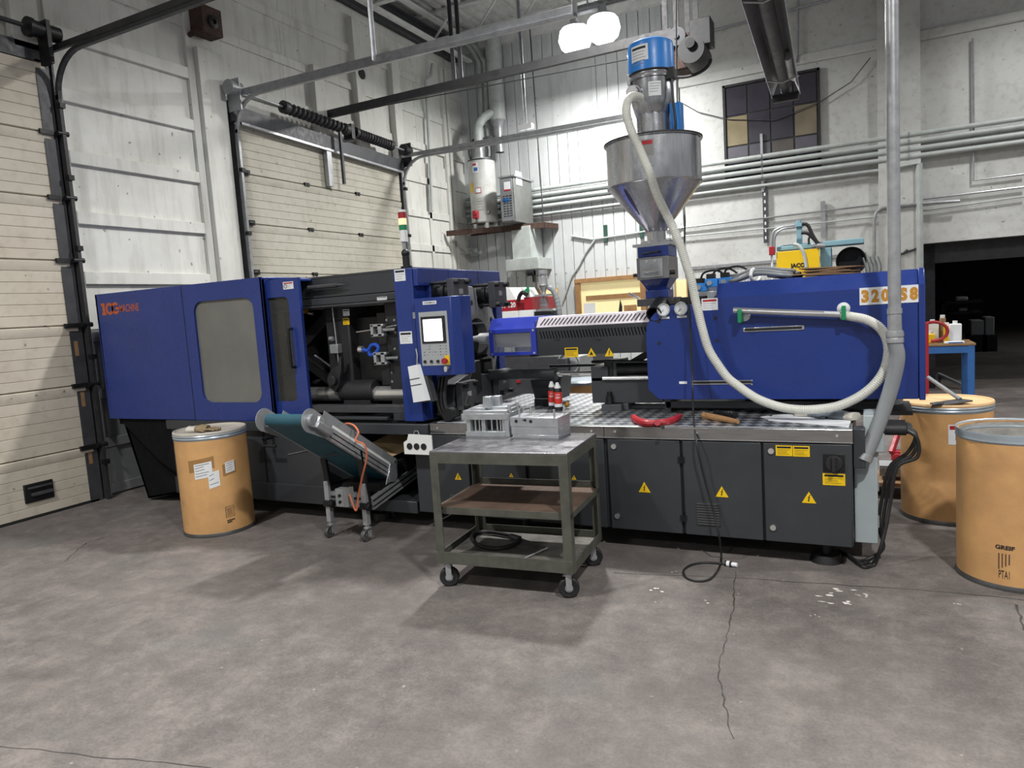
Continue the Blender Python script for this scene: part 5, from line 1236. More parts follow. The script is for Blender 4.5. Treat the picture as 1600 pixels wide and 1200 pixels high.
# belt loops
hA, lA = hd_, lo
mb = MB()
n_ = 10; loop = []
for k in range(n_+1):
    a = PI/2+PI*k/n_; loop.append(hA - dirn*(-math.cos(a))*0 + nrm*.045*math.sin(a) + dirn*.045*math.cos(a))
loop += [lA - nrm*.045 + dirn*.02, fa + Vector((0, 0, -.1)), fa, lA + nrm*.045 + Vector((0, .05, .02)) , ]
vs = [at(x, p) for p in loop for x in (XL+.02, XR-.02)]; L_ = len(loop)
mb.add(vs, [(2*i, 2*i+1, 2*((i+1) % L_)+1, 2*((i+1) % L_)) for i in range(L_)])
vpart(mb, 'belt', 'teal', smooth=False)
for x, s in ((XR, 1), (XL, -1)):
    sd = vpart(MB().bar(at(x, hd_)+dirn*.02, at(x, lo)+dirn*.03, .03, .085, nrm), 'side_rail', 'galv', bevel=.002)
    for o_ in (-.018, .018): MB().bar(at(x+s*.0152, hd_)+dirn*.2+nrm*o_, at(x+s*.0152, lo)+nrm*o_, .002, .008, nrm).build('profile_slot', M['print'], sd)
    mb = MB(); n_ = 14
    poly = [hd_ + Vector((0, math.cos(t_)*.085, math.sin(t_)*.085)) for t_ in [0.9+ (PI*1.15)*k/n_ for k in range(n_+1)]]
    poly = [p for p in poly] + [hd_ + dirn*.22 - nrm*.05, hd_+dirn*.22+nrm*.075]
    m_ = len(poly); vs = [at(x+s*.02, p) for p in poly] + [at(x+s*.026, p) for p in poly]
    mb.add(vs, [tuple(range(m_)), tuple(range(2*m_-1, m_-1, -1))] + [(i, (i+1) % m_, m_+(i+1) % m_, m_+i) for i in range(m_)])
    hp = vpart(mb, 'head_side_plate', 'plate', smooth=False)
    if s > 0:
        MB().cyl(at(x+.02, hd_), at(x+.06, hd_), .045, n=24).build('bearing_housing', M['alu'], hp)
        MB().bar(at(x+.05, hd_)+dirn*.03-nrm*.01, at(x+.05, hd_)+dirn*.2-nrm*.01, .05, .055, nrm).build('drive_motor', M['galv'], hp, bevel=.008)
        MB().bar(at(x+.05, hd_)+dirn*.03+nrm*.03, at(x+.05, hd_)+dirn*.09+nrm*.03, .04, .04, nrm).build('terminal_box', M['chrome'], hp, bevel=.004)
    g_ = vpart(MB().bar(at(x+s*.005, hd_)+dirn*.12+nrm*.085, at(x+s*.005, lo)-dirn*.0+nrm*.085, .004, .09, nrm), 'side_guard', 'plate')
    MB().bar(at(x+s*.008, hd_)+dirn*.15+nrm*.06, at(x+s*.008, lo)-dirn*.08+nrm*.06, .006, .02, nrm).build('white_strip', M['white'], g_)
# lower section rails, from the leg frame back under the machine
for x in (XR, XL):
    a = Vector((x, 4.33, .27)); b = Vector((x, 5.3, .44))
    lr = vpart(MB().bar(a, b, .03, .1), 'lower_rail', 'galv', bevel=.002)
    for dz in (-.022, .022): MB().bar(a+Vector((.016, 0, dz)), b+Vector((.016, 0, dz)), .002, .012).build('profile_slot', M['print'], lr)
vpart(MB().cyl((XL, lo.y, lo.z), (XR, lo.y, lo.z), .045, n=20), 'return_roller', 'alu')
vpart(MB().cyl((XR+.016, lo.y-.02, lo.z), (XR+.03, lo.y-.02, lo.z), .06, n=24).prismX([(4.5, .38), (4.66, .4), (4.66, .52), (4.58, .54)], XR+.016, XR+.026), 'pulley_guard', 'alu', bevel=.003)
vpart(MB().box(XR-.0, XR+.03, 4.66, 4.9, .42, .54), 'bearing_block', 'black', bevel=.005)
vpart(MB().box(XL, XR, 4.275, 4.315, .33, .365).box(XL, XR, 4.275, 4.315, .255, .315), 'cross_profile', 'galv', bevel=.002)
vpart(MB().box(XL, XR, 4.27, 4.3, .315, .33), 'profile_groove', 'print')
sw = vpart(MB().box(-3.71, -3.62, 4.2, 4.27, .27, .41), 'motor_switch_box', 'grey_plastic', bevel=.003)
MB().box(-3.62, -3.59, 4.19, 4.275, .275, .415).build('cover_side', M['printgrey'], sw)
for z_ in (.36, .31): MB().cyl((-3.665, 4.19, z_), (-3.665, 4.2, z_), .012, n=12).build('switch_button', M['black'], sw)
for x in (XR-.01, XL+.01):
    lg = vpart(MB().box(x-.022, x+.022, 4.245, 4.29, .12, .45), 'leg', 'galv', bevel=.004)
    MB().box(x-.03, x+.03, 4.23, 4.305, .25, .3).cyl((x+.03, 4.25, .27), (x+.06, 4.25, .27), .03, n=12).build('height_clamp', M['black'], lg, bevel=.004)
    MB().cyl((x, 4.268, .09), (x, 4.268, .125), .018).box(x-.0225, x+.0225, 4.25, 4.29, .094, .104).box(x-.022, x-.018, 4.25, 4.29, .03, .08).box(x+.018, x+.022, 4.25, 4.29, .03, .08).build('caster_fork', M['galv'], lg)
    MB().cyl((x-.016, 4.24, .046), (x+.016, 4.24, .046), .046, n=24).cyl((x-.018, 4.24, .046), (x+.018, 4.24, .046), .014, n=12).build('wheel', M['band2'], lg, bevel=.003)
    vpart(MB().bar((x, 4.3, .3), (x, 4.24, .72), .03, .05, (1, 0, 0)), 'tilt_arm', 'black', bevel=.004)
    vpart(MB().cyl((x-.02, 4.22, .72), (x-.17, 4.05, .70), .008), 'lever', 'dark2')
vpart(MB().bar((XL, 4.3, .42), (XL, 4.9, .34), .02, .03).box(XL, XR, 4.45, 4.6, .33, .4), 'brace', 'black')
# orange air hose over the conveyor
h = [onY(557, 812-22, 4.2), onY(556, 822-22, 4.2), onY(549, 795-5, 4.18), onY(546, 775, 4.18)]
H_ = lambda px, py, Y: onY(px, py, Y)
pts = [H_(546, 772, 4.19), H_(552, 790, 4.18), H_(557, 797, 4.18), H_(560, 775, 4.18), H_(566, 745, 4.15), H_(573, 715, 4.12), H_(569, 695, 4.1), H_(556, 688, 4.12), H_(560, 676, 4.15), H_(553, 665, 4.18),
       H_(542, 662, 4.2), H_(536, 668, 4.22), H_(540, 682, 4.25)]
tag(MB().tube(spline(pts, 8), .0075, 8).build('air_hose', M['redhose'], None), 'thin orange air hose looped over the conveyor side', 'hose')
# peg board guide beside the belt, white bracket with three holes
M['pegs'] = plain('perforated_hardboard', '#9c8460', .7, 0, .12, 10)
a, b, c_, d_ = onY(578, 692, 4.85), onY(640, 672, 4.95), onY(640, 700, 4.75), onY(602, 720, 4.7)
pb_pts = [onY(577, 694, 4.78), onY(617, 674, 4.9), onY(640, 684, 4.9), onY(640, 702, 4.8), onY(603, 717, 4.66)]
t = MB(); off = Vector((-.01, .01, 0)); t.add(pb_pts+[p+off for p in pb_pts], [(0, 1, 2, 3, 4), (9, 8, 7, 6, 5)] + [(i, (i+1) % 5, 5+(i+1) % 5, 5+i) for i in range(5)])
t = tag(t.build('pegboard_guide', M['pegs'], None, smooth=False), 'brown perforated hardboard sheet propped beside the belt under the machine', 'board')
hol = MB(); u_ = pb_pts[1]-pb_pts[0]; v_ = pb_pts[4]-pb_pts[0]; nn = u_.cross(v_).normalized(); nn = nn if nn.y < 0 else -nn
for i in range(13):
    for j in range(7):
        p = pb_pts[0]+u_*(i+.6)/13+v_*(j+.6)/8+nn*.002
        hol.cyl(p, p+nn*.0005, .004, n=6)
hh = hol.build('peg_hole', M['print'], t, smooth=False); hh['kind'] = 'stuff'
a = onY(633, 706, 4.5); b = onY(672, 686, 4.5)
t = thing('socket_bracket', 'white sheet metal bracket with three round black holes at the conveyor end', 'bracket', (a.x, 4.5, a.z))
bx0, bx1, bz0, bz1 = a.x-.0, b.x+.02, a.z-.01, b.z+.02
pl = MB().prismY([(bx0, bz0), (bx1, bz0), (bx1, bz1+.01), (bx0+.05, bz1+.015), (bx0+.035, bz1-.03), (bx0, bz1-.05)], 4.49, 4.5)
pl.box(bx0, bx1, 4.49, 4.6, bz0-.005, bz0).build('plate', M['white'], t, smooth=False)
for k in range(3):
    x = bx0+.055+.065*k; z_ = (bz0+bz1)/2-.01
    MB().cyl((x, 4.484, z_), (x, 4.49, z_), .025, n=22).build('round_hole', M['print'], t)
MB().tube([(bx0+.06, 4.55, bz1), (bx0+.07, 4.55, bz1+.03), (bx0+.1, 4.55, bz1+.03), (bx0+.11, 4.55, bz1)], .005, 8).build('wire_handle', M['steel'], t)
# crank left of the conveyor
q = onY(432, 690, 4.55)
t = thing('hand_crank', 'small black hand crank on the machine base beside the left drum', 'crank', (q.x-.08, 4.55, q.z))
MB().cyl((q.x-.1, 4.6, q.z+.03), (q.x-.1, 4.5, q.z+.03), .018).bar((q.x-.1, 4.51, q.z+.03), (q.x-.08, 4.51, q.z-.03), .012, .02, (0, 1, 0)).build('crank_arm', M['black'], t)
MB().cyl((q.x-.1, 4.5, q.z-.03), (q.x+.04, 4.5, q.z-.03), .012).build('handle', M['rubber'], t)

# ============================================================= THINGS ON THE DECK
DZ = .872
D = lambda px, py, dz=0: onZ(px, py, DZ+dz)
# red folded tool
t = thing('red_pipe_tool', 'red curved two jaw tool lying on the front edge of the deck', 'tool', D(1025, 660))
MB().tube(spline([D(990, 652, .02), D(996, 657, .02), D(1008, 661, .02), D(1022, 661, .02)], 6), lambda f: .022+.004*math.sin(PI*f), 10).build('jaw', M['red'], t)
MB().tube(spline([D(1030, 660, .02), D(1042, 659, .02), D(1054, 655, .02), D(1062, 650, .02)], 6), lambda f: .02+.003*math.sin(PI*f), 10).build('jaw', M['red'], t)
MB().cyl(D(1027, 663, .0), D(1027, 660, .03), .022, n=16).build('pivot', M['red'], t); MB().cyl(D(1036, 668, .0), D(1036, 667, .012), .012, n=12).build('foot', M['black'], t)
# brush
t = thing('hand_brush', 'wooden hand brush with dark bristles lying on the tread plate', 'brush', D(1130, 655))
a, b = D(1100, 649, .022), D(1153, 659, .02)
MB().tube([a, a.lerp(b, .5), a.lerp(b, .8), b], lambda f: .024-.01*f, 10).build('wooden_back', M['brushwood'] if 'brushwood' in M else M['oak'], t)
mb = MB(); rr = random.Random(3); dd = (b-a).normalized(); sd_ = Vector((-dd.y, dd.x, 0))
for i in range(200):
    p = a.lerp(b, .1+.7*rr.random()) + sd_*rr.uniform(.0, .03); mb.bar(p+sd_*.01, p+sd_*rr.uniform(.03, .06)+Vector((0, 0, rr.uniform(.015, .035))), .004, .004)
mb.build('bristles', M['black'], t, smooth=False)['kind'] = 'stuff'
# papers
def sheetpoly(px, dz, name, label, cat, m, th=.002):
    P_ = [D(x, y, dz) for x, y in px]; n = len(P_); mb = MB()
    mb.add(P_+[p+Vector((0, 0, th)) for p in P_], [tuple(range(n-1, -1, -1)), tuple(range(n, 2*n))] + [(i, (i+1) % n, n+(i+1) % n, n+i) for i in range(n)])
    o = mb.build(name, M[m], None, smooth=False); return tag(o, label, cat)
sheetpoly([(1200, 657), (1208, 649), (1232, 648), (1330, 657), (1326, 669), (1318, 667)], .001, 'paper_sheet', 'white paper sheets lying on the right end of the deck under the gloves', 'paper', 'paper', .004)
sheetpoly([(1188, 652), (1200, 650), (1212, 653), (1203, 656)], .001, 'paper_scrap', 'small crumpled paper scrap left of the white sheets', 'paper', 'paper', .003)
glove('grey blue work glove lying on the white papers at the right end of the deck', D(1280, 652).x, D(1280, 652).y, DZ+.007, -.25, 1.25, 'glove2')
glove('grey glove with its knit cuff facing front, at the deck corner', D(1308, 655).x, D(1308, 655).y, DZ+.007, 2.7, 1.15, 'glove2')
glove('pale cotton glove bunched under the loop of the clear hose', D(1268, 641).x, D(1268, 641).y, DZ+.0, .9, 1.0, 'glove', 'gloveknit')
# spray cans
def can(label, px, py, zt):
    q = D(px, py); t = thing('spray_can', label, 'spray can', q)
    MB().cyl(q+Vector((0, 0, .0)), q+Vector((0, 0, .035)), .033, n=28).build('base_band', M['gold'] if 0 else M['rubber'], t)
    MB().cyl(q+Vector((0, 0, .03)), q+Vector((0, 0, .055)), .0333, n=28).build('label_foot', M['paper'], t)
    bd = MB().cyl(q+Vector((0, 0, .055)), q+Vector((0, 0, .15)), .0333, n=28).build('red_label', M['canred'], t)
    MB().lathe([(.0333, .15), (.033, .168), (.024, .182)], q, 28).build('can_shoulder', M['rubber'], t)
    MB().lathe([(.026, .18), (.026, .19), (.016, .21), (.012, .225), (.001, .227)], q, 20).build('cap', M['white'], t)
    va_ = math.atan2(-q.y, -q.x)
    for k, (z_, w2_, h_) in enumerate(((.125, .035, .009), (.098, .045, .017))):
        o = text(('CLEANER', '0987')[0] if k == 0 else 'DRY', 0, w2_, z_, z_+h_, 0, M['paper'], bd, 'lettering', .01)
        for v in o.data.vertices:
            a_ = va_+(v.co.x-w2_/2)/.0338; v.co = Vector((q.x+.0338*math.cos(a_), q.y+.0338*math.sin(a_), q.z+v.co.z))
    return t
M['canred'] = plain('can_red', '#c8352c', .35, 0, .04)
can('front spray can with red and white label and white cap, behind the moulds', 873, 641, 0)
can('rear spray can partly hidden behind the other red can', 864, 638.5, 0)
t = tag(MB().sphere(D(886, 632, .03), .022, 14).build('brass_knob', M['gold'], None), 'small brass ball knob on the deck beside the spray cans', 'knob')
MB().cyl(D(886, 632, 0), D(886, 632, .02), .008).build('stem', M['galv'], t)
# document pouch hanging on the column
a, b = onY(637, 573, 4.5), onY(665, 628, 4.5)
t = thing('document_holder', 'white papers clipped in a dark holder hanging on the blue column below the panel', 'papers', (a.x+.06, 4.5, a.z))
Pq = [onY(637, 573, 4.5), onY(650, 570, 4.5), onY(666, 626, 4.5), onY(646, 629, 4.5)]
mb = MB(); mb.add(Pq+[p+Vector((.02, .03, 0)) for p in Pq], [(0, 1, 2, 3), (7, 6, 5, 4), (0, 4, 5, 1), (1, 5, 6, 2), (2, 6, 7, 3), (3, 7, 4, 0)]); mb.build('papers', M['paper'], t, smooth=False)
mb = MB(); Pq2 = [p+Vector((.015, .035, 0)) for p in Pq]; Pq2 = [Pq2[0].lerp(Pq2[3], .3), Pq2[1].lerp(Pq2[2], .3)+Vector((.03, 0, 0)), Pq2[2]+Vector((.025, 0, -.01)), Pq2[3]+Vector((0, 0, -.01))]
mb.add(Pq2+[p+Vector((.01, .05, 0)) for p in Pq2], [(0, 1, 2, 3), (7, 6, 5, 4), (0, 4, 5, 1), (1, 5, 6, 2), (2, 6, 7, 3), (3, 7, 4, 0)]); mb.build('holder', M['dark2'], t, smooth=False)
for f in (.36, .53):
    p = Pq[0].lerp(Pq[3], f); q = Pq[1].lerp(Pq[2], f); MB().bar(p+Vector((0, -.003, 0)), q+Vector((0, -.003, 0)), .004, .004, (0, 1, 0)).build('strap', M['print'], t)
MB().tube([Pq[1]+Vector((-.005, .02, -.01)), onY(652, 555, 4.52), onY(650, 545, 4.54)], .006, 6).build('lanyard', M['galv'], t)

# ============================================================= CABLES
p = [onY(1076, 300, 6.5), onY(1070, 340, 5.6), onY(1069, 400, 5.2), onY(1075, 440, 5.0), onY(1079, 520, 4.95), onY(1082, 600, 4.9), onY(1083, 640, 4.72), onY(1088, 690, 4.55), onY(1100, 745, 4.54), onY(1115, 800, 4.53), onY(1124, 840, 4.5),
     onZ(1127, 868, .02), onZ(1124, 886, .008), onZ(1112, 903, .008), onZ(1093, 908, .008), onZ(1073, 903, .008), onZ(1068, 892, .008), onZ(1079, 883, .008), onZ(1100, 879, .008), onZ(1130, 880, .012)]
p = [onY(1056, -30, 6.6), onY(1058, 150, 6.4), onY(1064, 270, 6.1)] + p[1:]
t = thing('power_lead', 'long dark power cord hanging past the hopper to a loop on the floor', 'cable', onZ(1100, 895, 0))
MB().tube(spline(p, 8), .0065, 8).build('cord', M['cable'], t)
q = onZ(1133, 880, .018); q2 = onZ(1152, 883, .018)
MB().cyl(q, q.lerp(q2, .55), .018, n=16).build('plug_body', M['rubber'], t)
MB().cyl(q.lerp(q2, .15), q.lerp(q2, .4), .0185, n=16).cyl(q.lerp(q2, .55), q2, .014, n=16).build('plug_ring', M['paper'], t)
# thick cables from the outlets to the floor
for k, (lab, off_) in enumerate((('thick black cable, outermost of those dropping from the end outlets', 0), ('thick black cable in the middle of the bundle behind the grey enclosure', .05), ('thick black cable nearest the grey enclosure, curling back under the base', .1))):
    yy = 4.76+.07*k
    P_ = [Vector((.2, yy, .84)), Vector((.255, yy, .79)), Vector((.255-.02*k, yy, .68)), onY(1402-6*k, 730, yy), onY(1392-7*k, 780, yy), onY(1385-6*k, 820, yy-.03), onY(1376+2*k, 856, yy-.06), onZ(1366-5*k, 882-4*k, .011), onZ(1350-6*k, 886-5*k, .011), onZ(1335-4*k, 876-4*k, .011), onZ(1322-6*k, 866-3*k, .011)]
    tag(MB().tube(spline(P_, 8), .011, 10).build('supply_cable', M['cable'], None), lab, 'cable')

# ============================================================= THINGS ON THE HOUSING ROOF
RZ = 1.795
# hose coil bundle
t = thing('hose_coil', 'flattened coil of grey hose tied with white tape on the blue housing', 'hose', (-.75, 5.35, RZ))
A0, A1 = onY(1125, 448, 5.35), onY(1250, 425, 5.35)
mb = MB(); rr = random.Random(11)
for k in range(7):
    y = 5.24+.035*k; z_ = RZ+.012+.018*(k % 3)
    xa_, xb_ = A0.x+rr.uniform(-.0, .06), A1.x+rr.uniform(-.12, .02)
    mb.tube(spline([(xa_, y+.05, z_-.0), (xa_+.1, y, z_), ((xa_+xb_)/2, y, z_+.035), (xb_-.06, y, z_+.01), (xb_, y+.08, z_-.0), (xb_-.08, y+.14, z_), (xa_+.3, y+.16, z_+.02)], 6), .0125, 8)
mb.build('hose_loops', M['hosecoil'] if 'hosecoil' in M else M['grey_hose'], t)
mx = onY(1179, 440, 5.3).x
MB().tube([(mx+.035*math.cos(a)*.3, 5.36+.17*math.cos(a), RZ+.035+.047*math.sin(a)) for a in [2*PI*k/20 for k in range(21)]], .012, 8).build('tie', M['white'], t)
# cardboard sheets
CA0, CA1 = onY(1245, 432, 5.3), onY(1345, 415, 5.3)
CL = ('lowest, darkest', 'second lowest', 'middle', 'upper, slightly turned', 'topmost')
for k in range(5):
    rr = random.Random(20+k); x0_, x1_ = CA0.x-.0+rr.uniform(-.04, .05), CA1.x+rr.uniform(-.06, .02)
    mat_ = Matrix.Translation(((x0_+x1_)/2, 5.45, RZ+.006+.011*k)) @ Matrix.Rotation(rr.uniform(-.06, .06), 4, 'Z') @ Matrix.Rotation(rr.uniform(-.03, .03), 4, 'Y')
    o = MB().box(-(x1_-x0_)/2, (x1_-x0_)/2, -.2, .2, -.004, .004, mat_).build('cardboard_sheet', M['card'], None, smooth=False)
    tag(o, CL[k]+' brown cardboard sheet of the untidy stack on the blue housing', 'cardboard', 'cardboard sheets on the housing')
# ============================================================= CORNER SHELF WITH HEATERS
def W(px, py, d=0.0): return onY(px, py, YB-d)
SZ = 3.42
# shelf plane from its front edge
sL, sR = onY(705, 371, 12.4), onY(830, 347, 11.9)
t = thing('heater_shelf', 'brown wooden shelf high in the corner carrying the water heater and furnace', 'shelf', (-6.3, 12.4, 3.25))
zsh = 3.28
fr0, fr1, fr2 = onZ(712, 370, zsh), onZ(850, 348, zsh), onZ(889, 354, zsh)
yf = (fr1.y)
MB().prismZ([(XW+.06, fr0.y if fr0.y < YB else 11.9), (fr1.x, fr1.y), (fr2.x, YB-.04), (XW+.06, YB-.04)], zsh-.03, zsh).build('board', M['wood'], t, smooth=False)
MB().bar((XW+.06, min(fr0.y, 12), zsh-.04), (fr1.x, fr1.y, zsh-.04), .04, .1).bar((fr1.x, fr1.y, zsh-.04), (fr2.x, YB-.04, zsh-.04), .04, .1).build('edge_board', M['rust'], t)
print('SHELF', fr0, fr1, fr2)
MB().cyl((fr1.x-.05, fr1.y+.1, zsh), (fr1.x-.1, fr1.y+.1, 6.9), .012, n=8).build('hanger_rod', M['dark2'], t)
# water heater
yh = 12.35
h0, h1 = onY(757, 354, yh), onY(757, 250, yh); rw = (onY(774, 300, yh).x-onY(737, 300, yh).x)/2
hxx = onY(755, 300, yh).x
t = thing('water_heater', 'tall pale cylindrical water heater with warning stickers on the corner shelf', 'water heater', (hxx, yh, zsh))
M['tank'] = plain('heater_enamel', '#bfc1bd', .35)
MB().lathe([(.001, h1.z+.02), (rw*.8, h1.z+.02), (rw, h1.z-.02), (rw, zsh+.12), (rw*.9, zsh+.1)], (hxx, yh, 0), 40).build('tank', M['tank'], t)
MB().lathe([(rw+.003, h1.z-.0), (rw+.004, h1.z-.03)], (hxx, yh, 0), 40).build('top_ring', M['dark2'], t)
for a_ in (-2.2, -.9, .5, 2): MB().box(hxx+rw*.8*math.cos(a_)-.03, hxx+rw*.8*math.cos(a_)+.03, yh+rw*.8*math.sin(a_)-.02, yh+rw*.8*math.sin(a_)+.02, zsh, zsh+.12).build('leg', M['white'], t)
vh = math.atan2(-yh, -hxx)
def wc(nm, a0, a1, z0, z1, m, par, e=.003): return curved(nm, t, hxx, yh, rw+e, vh+a0, vh+a1, z0, z1, m, 0, par)
H = h1.z-zsh
l = wc('sticker', -.75, -.25, zsh+H*.8, zsh+H*.94, 'paper', t); wc('print', -.7, -.4, zsh+H*.9, zsh+H*.93, 'redprint', l, .005); wc('print', -.6, -.3, zsh+H*.82, zsh+H*.87, 'benchblue', l, .005)
wc('yellow_tag', -1.15, -.8, zsh+H*.52, zsh+H*.66, 'yellow', t)
l = wc('sticker', -.6, -.15, zsh+H*.5, zsh+H*.58, 'redprint', t); wc('white_field', -.56, -.19, zsh+H*.51, zsh+H*.57, 'paper', l, .005)
for k in range(5): wc('print', -.5, -.1+.02*k, zsh+H*(.42-.04*k), zsh+H*(.425-.04*k), 'printgrey', t)
q = Vector((hxx-.03, yh-rw-.04, zsh+.25)); MB().box(q.x-.06, q.x+.04, q.y-.04, q.y+.06, q.z-.07, q.z+.07).cyl((q.x, q.y-.07, q.z+.03), (q.x, q.y-.03, q.z+.03), .04).build('gas_valve', M['red'], t, bevel=.006)
MB().tube([(q.x, q.y, q.z-.06), (q.x+.02, q.y, q.z-.15), (q.x-.15, q.y+.05, q.z-.16)], .014, 8).build('gas_pipe', M['rust'], t)
MB().cyl((hxx+.2, yh-rw*.72, zsh+.28), (hxx+.2, yh-rw*.72-.05, zsh+.28), .03).build('drain_port', M['galv'], t)
# heater flue and pipes
fl = [Vector((hxx-.02, yh, h1.z)), Vector((hxx-.02, yh, h1.z+.5)), onY(748, 196, yh+.1), onY(757, 183, yh+.2), onY(769, 176, yh+.3)]
t = thing('heater_flue', 'thin elbowed metal flue rising from the water heater to the thick white duct', 'flue', (hxx, yh, h1.z))
MB().tube(spline(fl, 5), .085, 16).build('flue_pipe', M['duct'], t)
MB().cyl(fl[0], fl[0]+Vector((0, 0, .22)), .11, .09, n=20).build('draft_hood', M['galv'], t)
for dx_ in (-.2, .14, .22):
    MB().tube(spline([Vector((hxx+dx_, yh, h1.z-.0)), Vector((hxx+dx_*1.2, yh-.02, h1.z+.2)), Vector((hxx+dx_*.7, yh, h1.z+.4)), Vector((hxx+dx_*.5+.1, yh+.1, h1.z+.42))], 5), .02, 8).build('flex_connector', M['dark2'], t)
for k, px in enumerate((748, 757)):
    a = W(px, 90, .2); b = W(px+7, 245, .2)
    tag(MB().tube(spline([Vector((b.x, YB-.2, b.z)), Vector((a.x, YB-.2, a.z-.3)), Vector((a.x-.05, YB-.2, a.z)), Vector((a.x-.3, YB-.25, a.z+.35)), Vector((a.x-.9, YB-.5, a.z+.7))], 6), .045, 12).build('riser_pipe', M['duct'], None), ('white riser pipe on the back wall, left of the pair beside the thick duct', 'white riser pipe on the back wall, right of the pair beside the thick duct')[k], 'pipe')
a = W(768, 80, .25); b = W(778, 188, .25)
t = thing('vertical_duct', 'thick white round duct running up the back wall to the ceiling', 'duct', (b.x, YB-.25, b.z))
MB().cyl((b.x, YB-.25, b.z), (b.x, YB-.25, 6.9), .15, n=28).build('duct_pipe', M['duct'], t)
for z_ in (b.z+.3, b.z+.9): MB().ring((b.x, YB-.25, z_), (b.x, YB-.25, z_+.03), .156, .14).build('seam_band', M['duct'], t)
MB().lathe([(.15, b.z), (.1, b.z-.12), (.1, b.z-.3), (.085, b.z-.3), (.085, 4.75)], (b.x, YB-.25, 0), 24).build('reducer', M['galv'], t)
# furnace
M['furn'] = plain('furnace_sheet', '#7f817f', .5, .3)
yu = 12.0
u0, u1 = onY(785, 345, yu), onY(781, 280, yu); ur = onY(806, 343, yu)
fz1 = onY(806, 275, yu).z
t = thing('furnace', 'grey sheet metal furnace cabinet with slotted door beside the water heater', 'furnace', (u0.x+.2, yu+.4, zsh))
MB().box(u1.x, ur.x, yu, YB-.2, zsh+.03, fz1).build('cabinet', M['furn'], t, bevel=.006)
M['furn2'] = plain('furnace_door', '#84878a', .5, .2)
fd = MB().box(u1.x-.005, ur.x-.03, yu-.015, yu, zsh+.05, fz1-.02).build('access_door', M['furn2'], t, bevel=.004)
W_ = ur.x-u1.x
for c_ in range(3):
    for r_ in range(9):
        x = u1.x+W_*(.18+.24*c_); z_ = zsh+.14+.045*r_
        MB().bar((x, yu-.017, z_), (x+W_*.15, yu-.017, z_), .004, .014, (0, 0, 1)).build('louvre_slot', M['print'], fd, smooth=False)
MB().box(u1.x+W_*.3, u1.x+W_*.78, yu-.018, yu-.015, fz1-.24, fz1-.08).build('sticker', M['paper'], fd)
MB().box(u1.x+W_*.3, u1.x+W_*.78, yu-.0185, yu-.0178, fz1-.24, fz1-.215).build('red_line', M['redprint'], fd)
MB().lathe([(.07, 0), (.08, .002), (.07, .004), (.001, .004)], (u1.x+W_*.4, yu-.015, (zsh+fz1)/2+.02), 24, (0, -1, 0)).xf(Matrix.Translation((0, 0, (zsh+fz1)/2)) @ Matrix.Scale(.55, 4, (0, 0, 1)) @ Matrix.Translation((0, 0, -(zsh+fz1)/2))).build('oval_badge', M['benchblue'], fd)
MB().box(ur.x, ur.x+.01, yu+.1, yu+.35, zsh+.7, zsh+.95).build('yellow_note', M['lidnote'] if 'lidnote' in M else M['paper'], t)
MB().box(u1.x-.03, ur.x+.03, yu-.02, YB-.15, fz1, fz1+.03).build('cap_flange', M['galv'], t)
# duct below the shelf
a, b = onY(797, 370, 12.5), onY(840, 400, 12.5)
t = thing('drop_duct', 'square white sheet metal duct with flared outlet under the corner shelf', 'duct', ((a.x+b.x)/2, 12.6, b.z))
dxa, dxb = onY(800, 380, 12.35).x, onY(829, 380, 12.35).x
zd = onY(815, 404, 12.35).z; zd2 = onY(815, 422, 12.35).z
MB().box(dxa, dxb, 12.35, YB-.1, zd, zsh-.03).build('duct_body', M['duct'], t, bevel=.004)
MB().box(onY(790, 410, 12.3).x, dxb+.15, 12.3, YB-.04, zd2, zd).build('outlet_box', M['duct'], t, bevel=.004)
t = tag(MB().box(*(lambda p, q: (p.x, q.x, YB-.12, YB-.031, q.z, p.z))(W(737, 388), W(750, 400))).build('junction_box', M['duct'], None, bevel=.004), 'small square junction box under the left end of the corner shelf', 'box')
# conduits along the back wall
zs_ = [3.97, 3.86, 3.75, 3.64]
nm = ['topmost', 'second from top', 'third from top', 'fourth from top']
for k, z_ in enumerate(zs_):
    t = MB().cyl((XW+.05, YB-.12-.0*k, z_), (6.5, YB-.12, z_), .038, n=14).build('conduit', M['duct'], None)
    tag(t, 'white conduit, %s of the long row across the back wall' % nm[k], 'conduit')
t = tag(MB().cyl((XW+.05, YB-.1, 3.5), (.75, YB-.1, 3.5), .026, n=12).build('conduit', M['duct'], None), 'thinner white conduit, lowest of the row, ending at the pilaster', 'conduit')
for x in (-6.6, -3.9, -1.55, .6, 3.2):
    t = thing('conduit_bracket', {-6.6: 'strut bracket behind the furnace holding the conduit row', -3.9: 'strut bracket left of the hopper holding the conduit row', -1.55: 'strut bracket below the high window holding the conduit row', .6: 'strut bracket on the pilaster holding the conduit row', 3.2: 'strut bracket right of the pilaster holding the conduit row'}[x], 'bracket', (x, YB-.1, 3.7))
    MB().box(x-.02, x+.02, YB-.08, YB-.035, 3.4, 4.35 if x in (-1.55, .6) else 4.1).build('strut', M['galv'], t)
    for z_ in zs_: MB().ring((x-.01, YB-.12, z_), (x+.01, YB-.12, z_), .046, .038, 14).build('pipe_clamp', M['galv'], t)
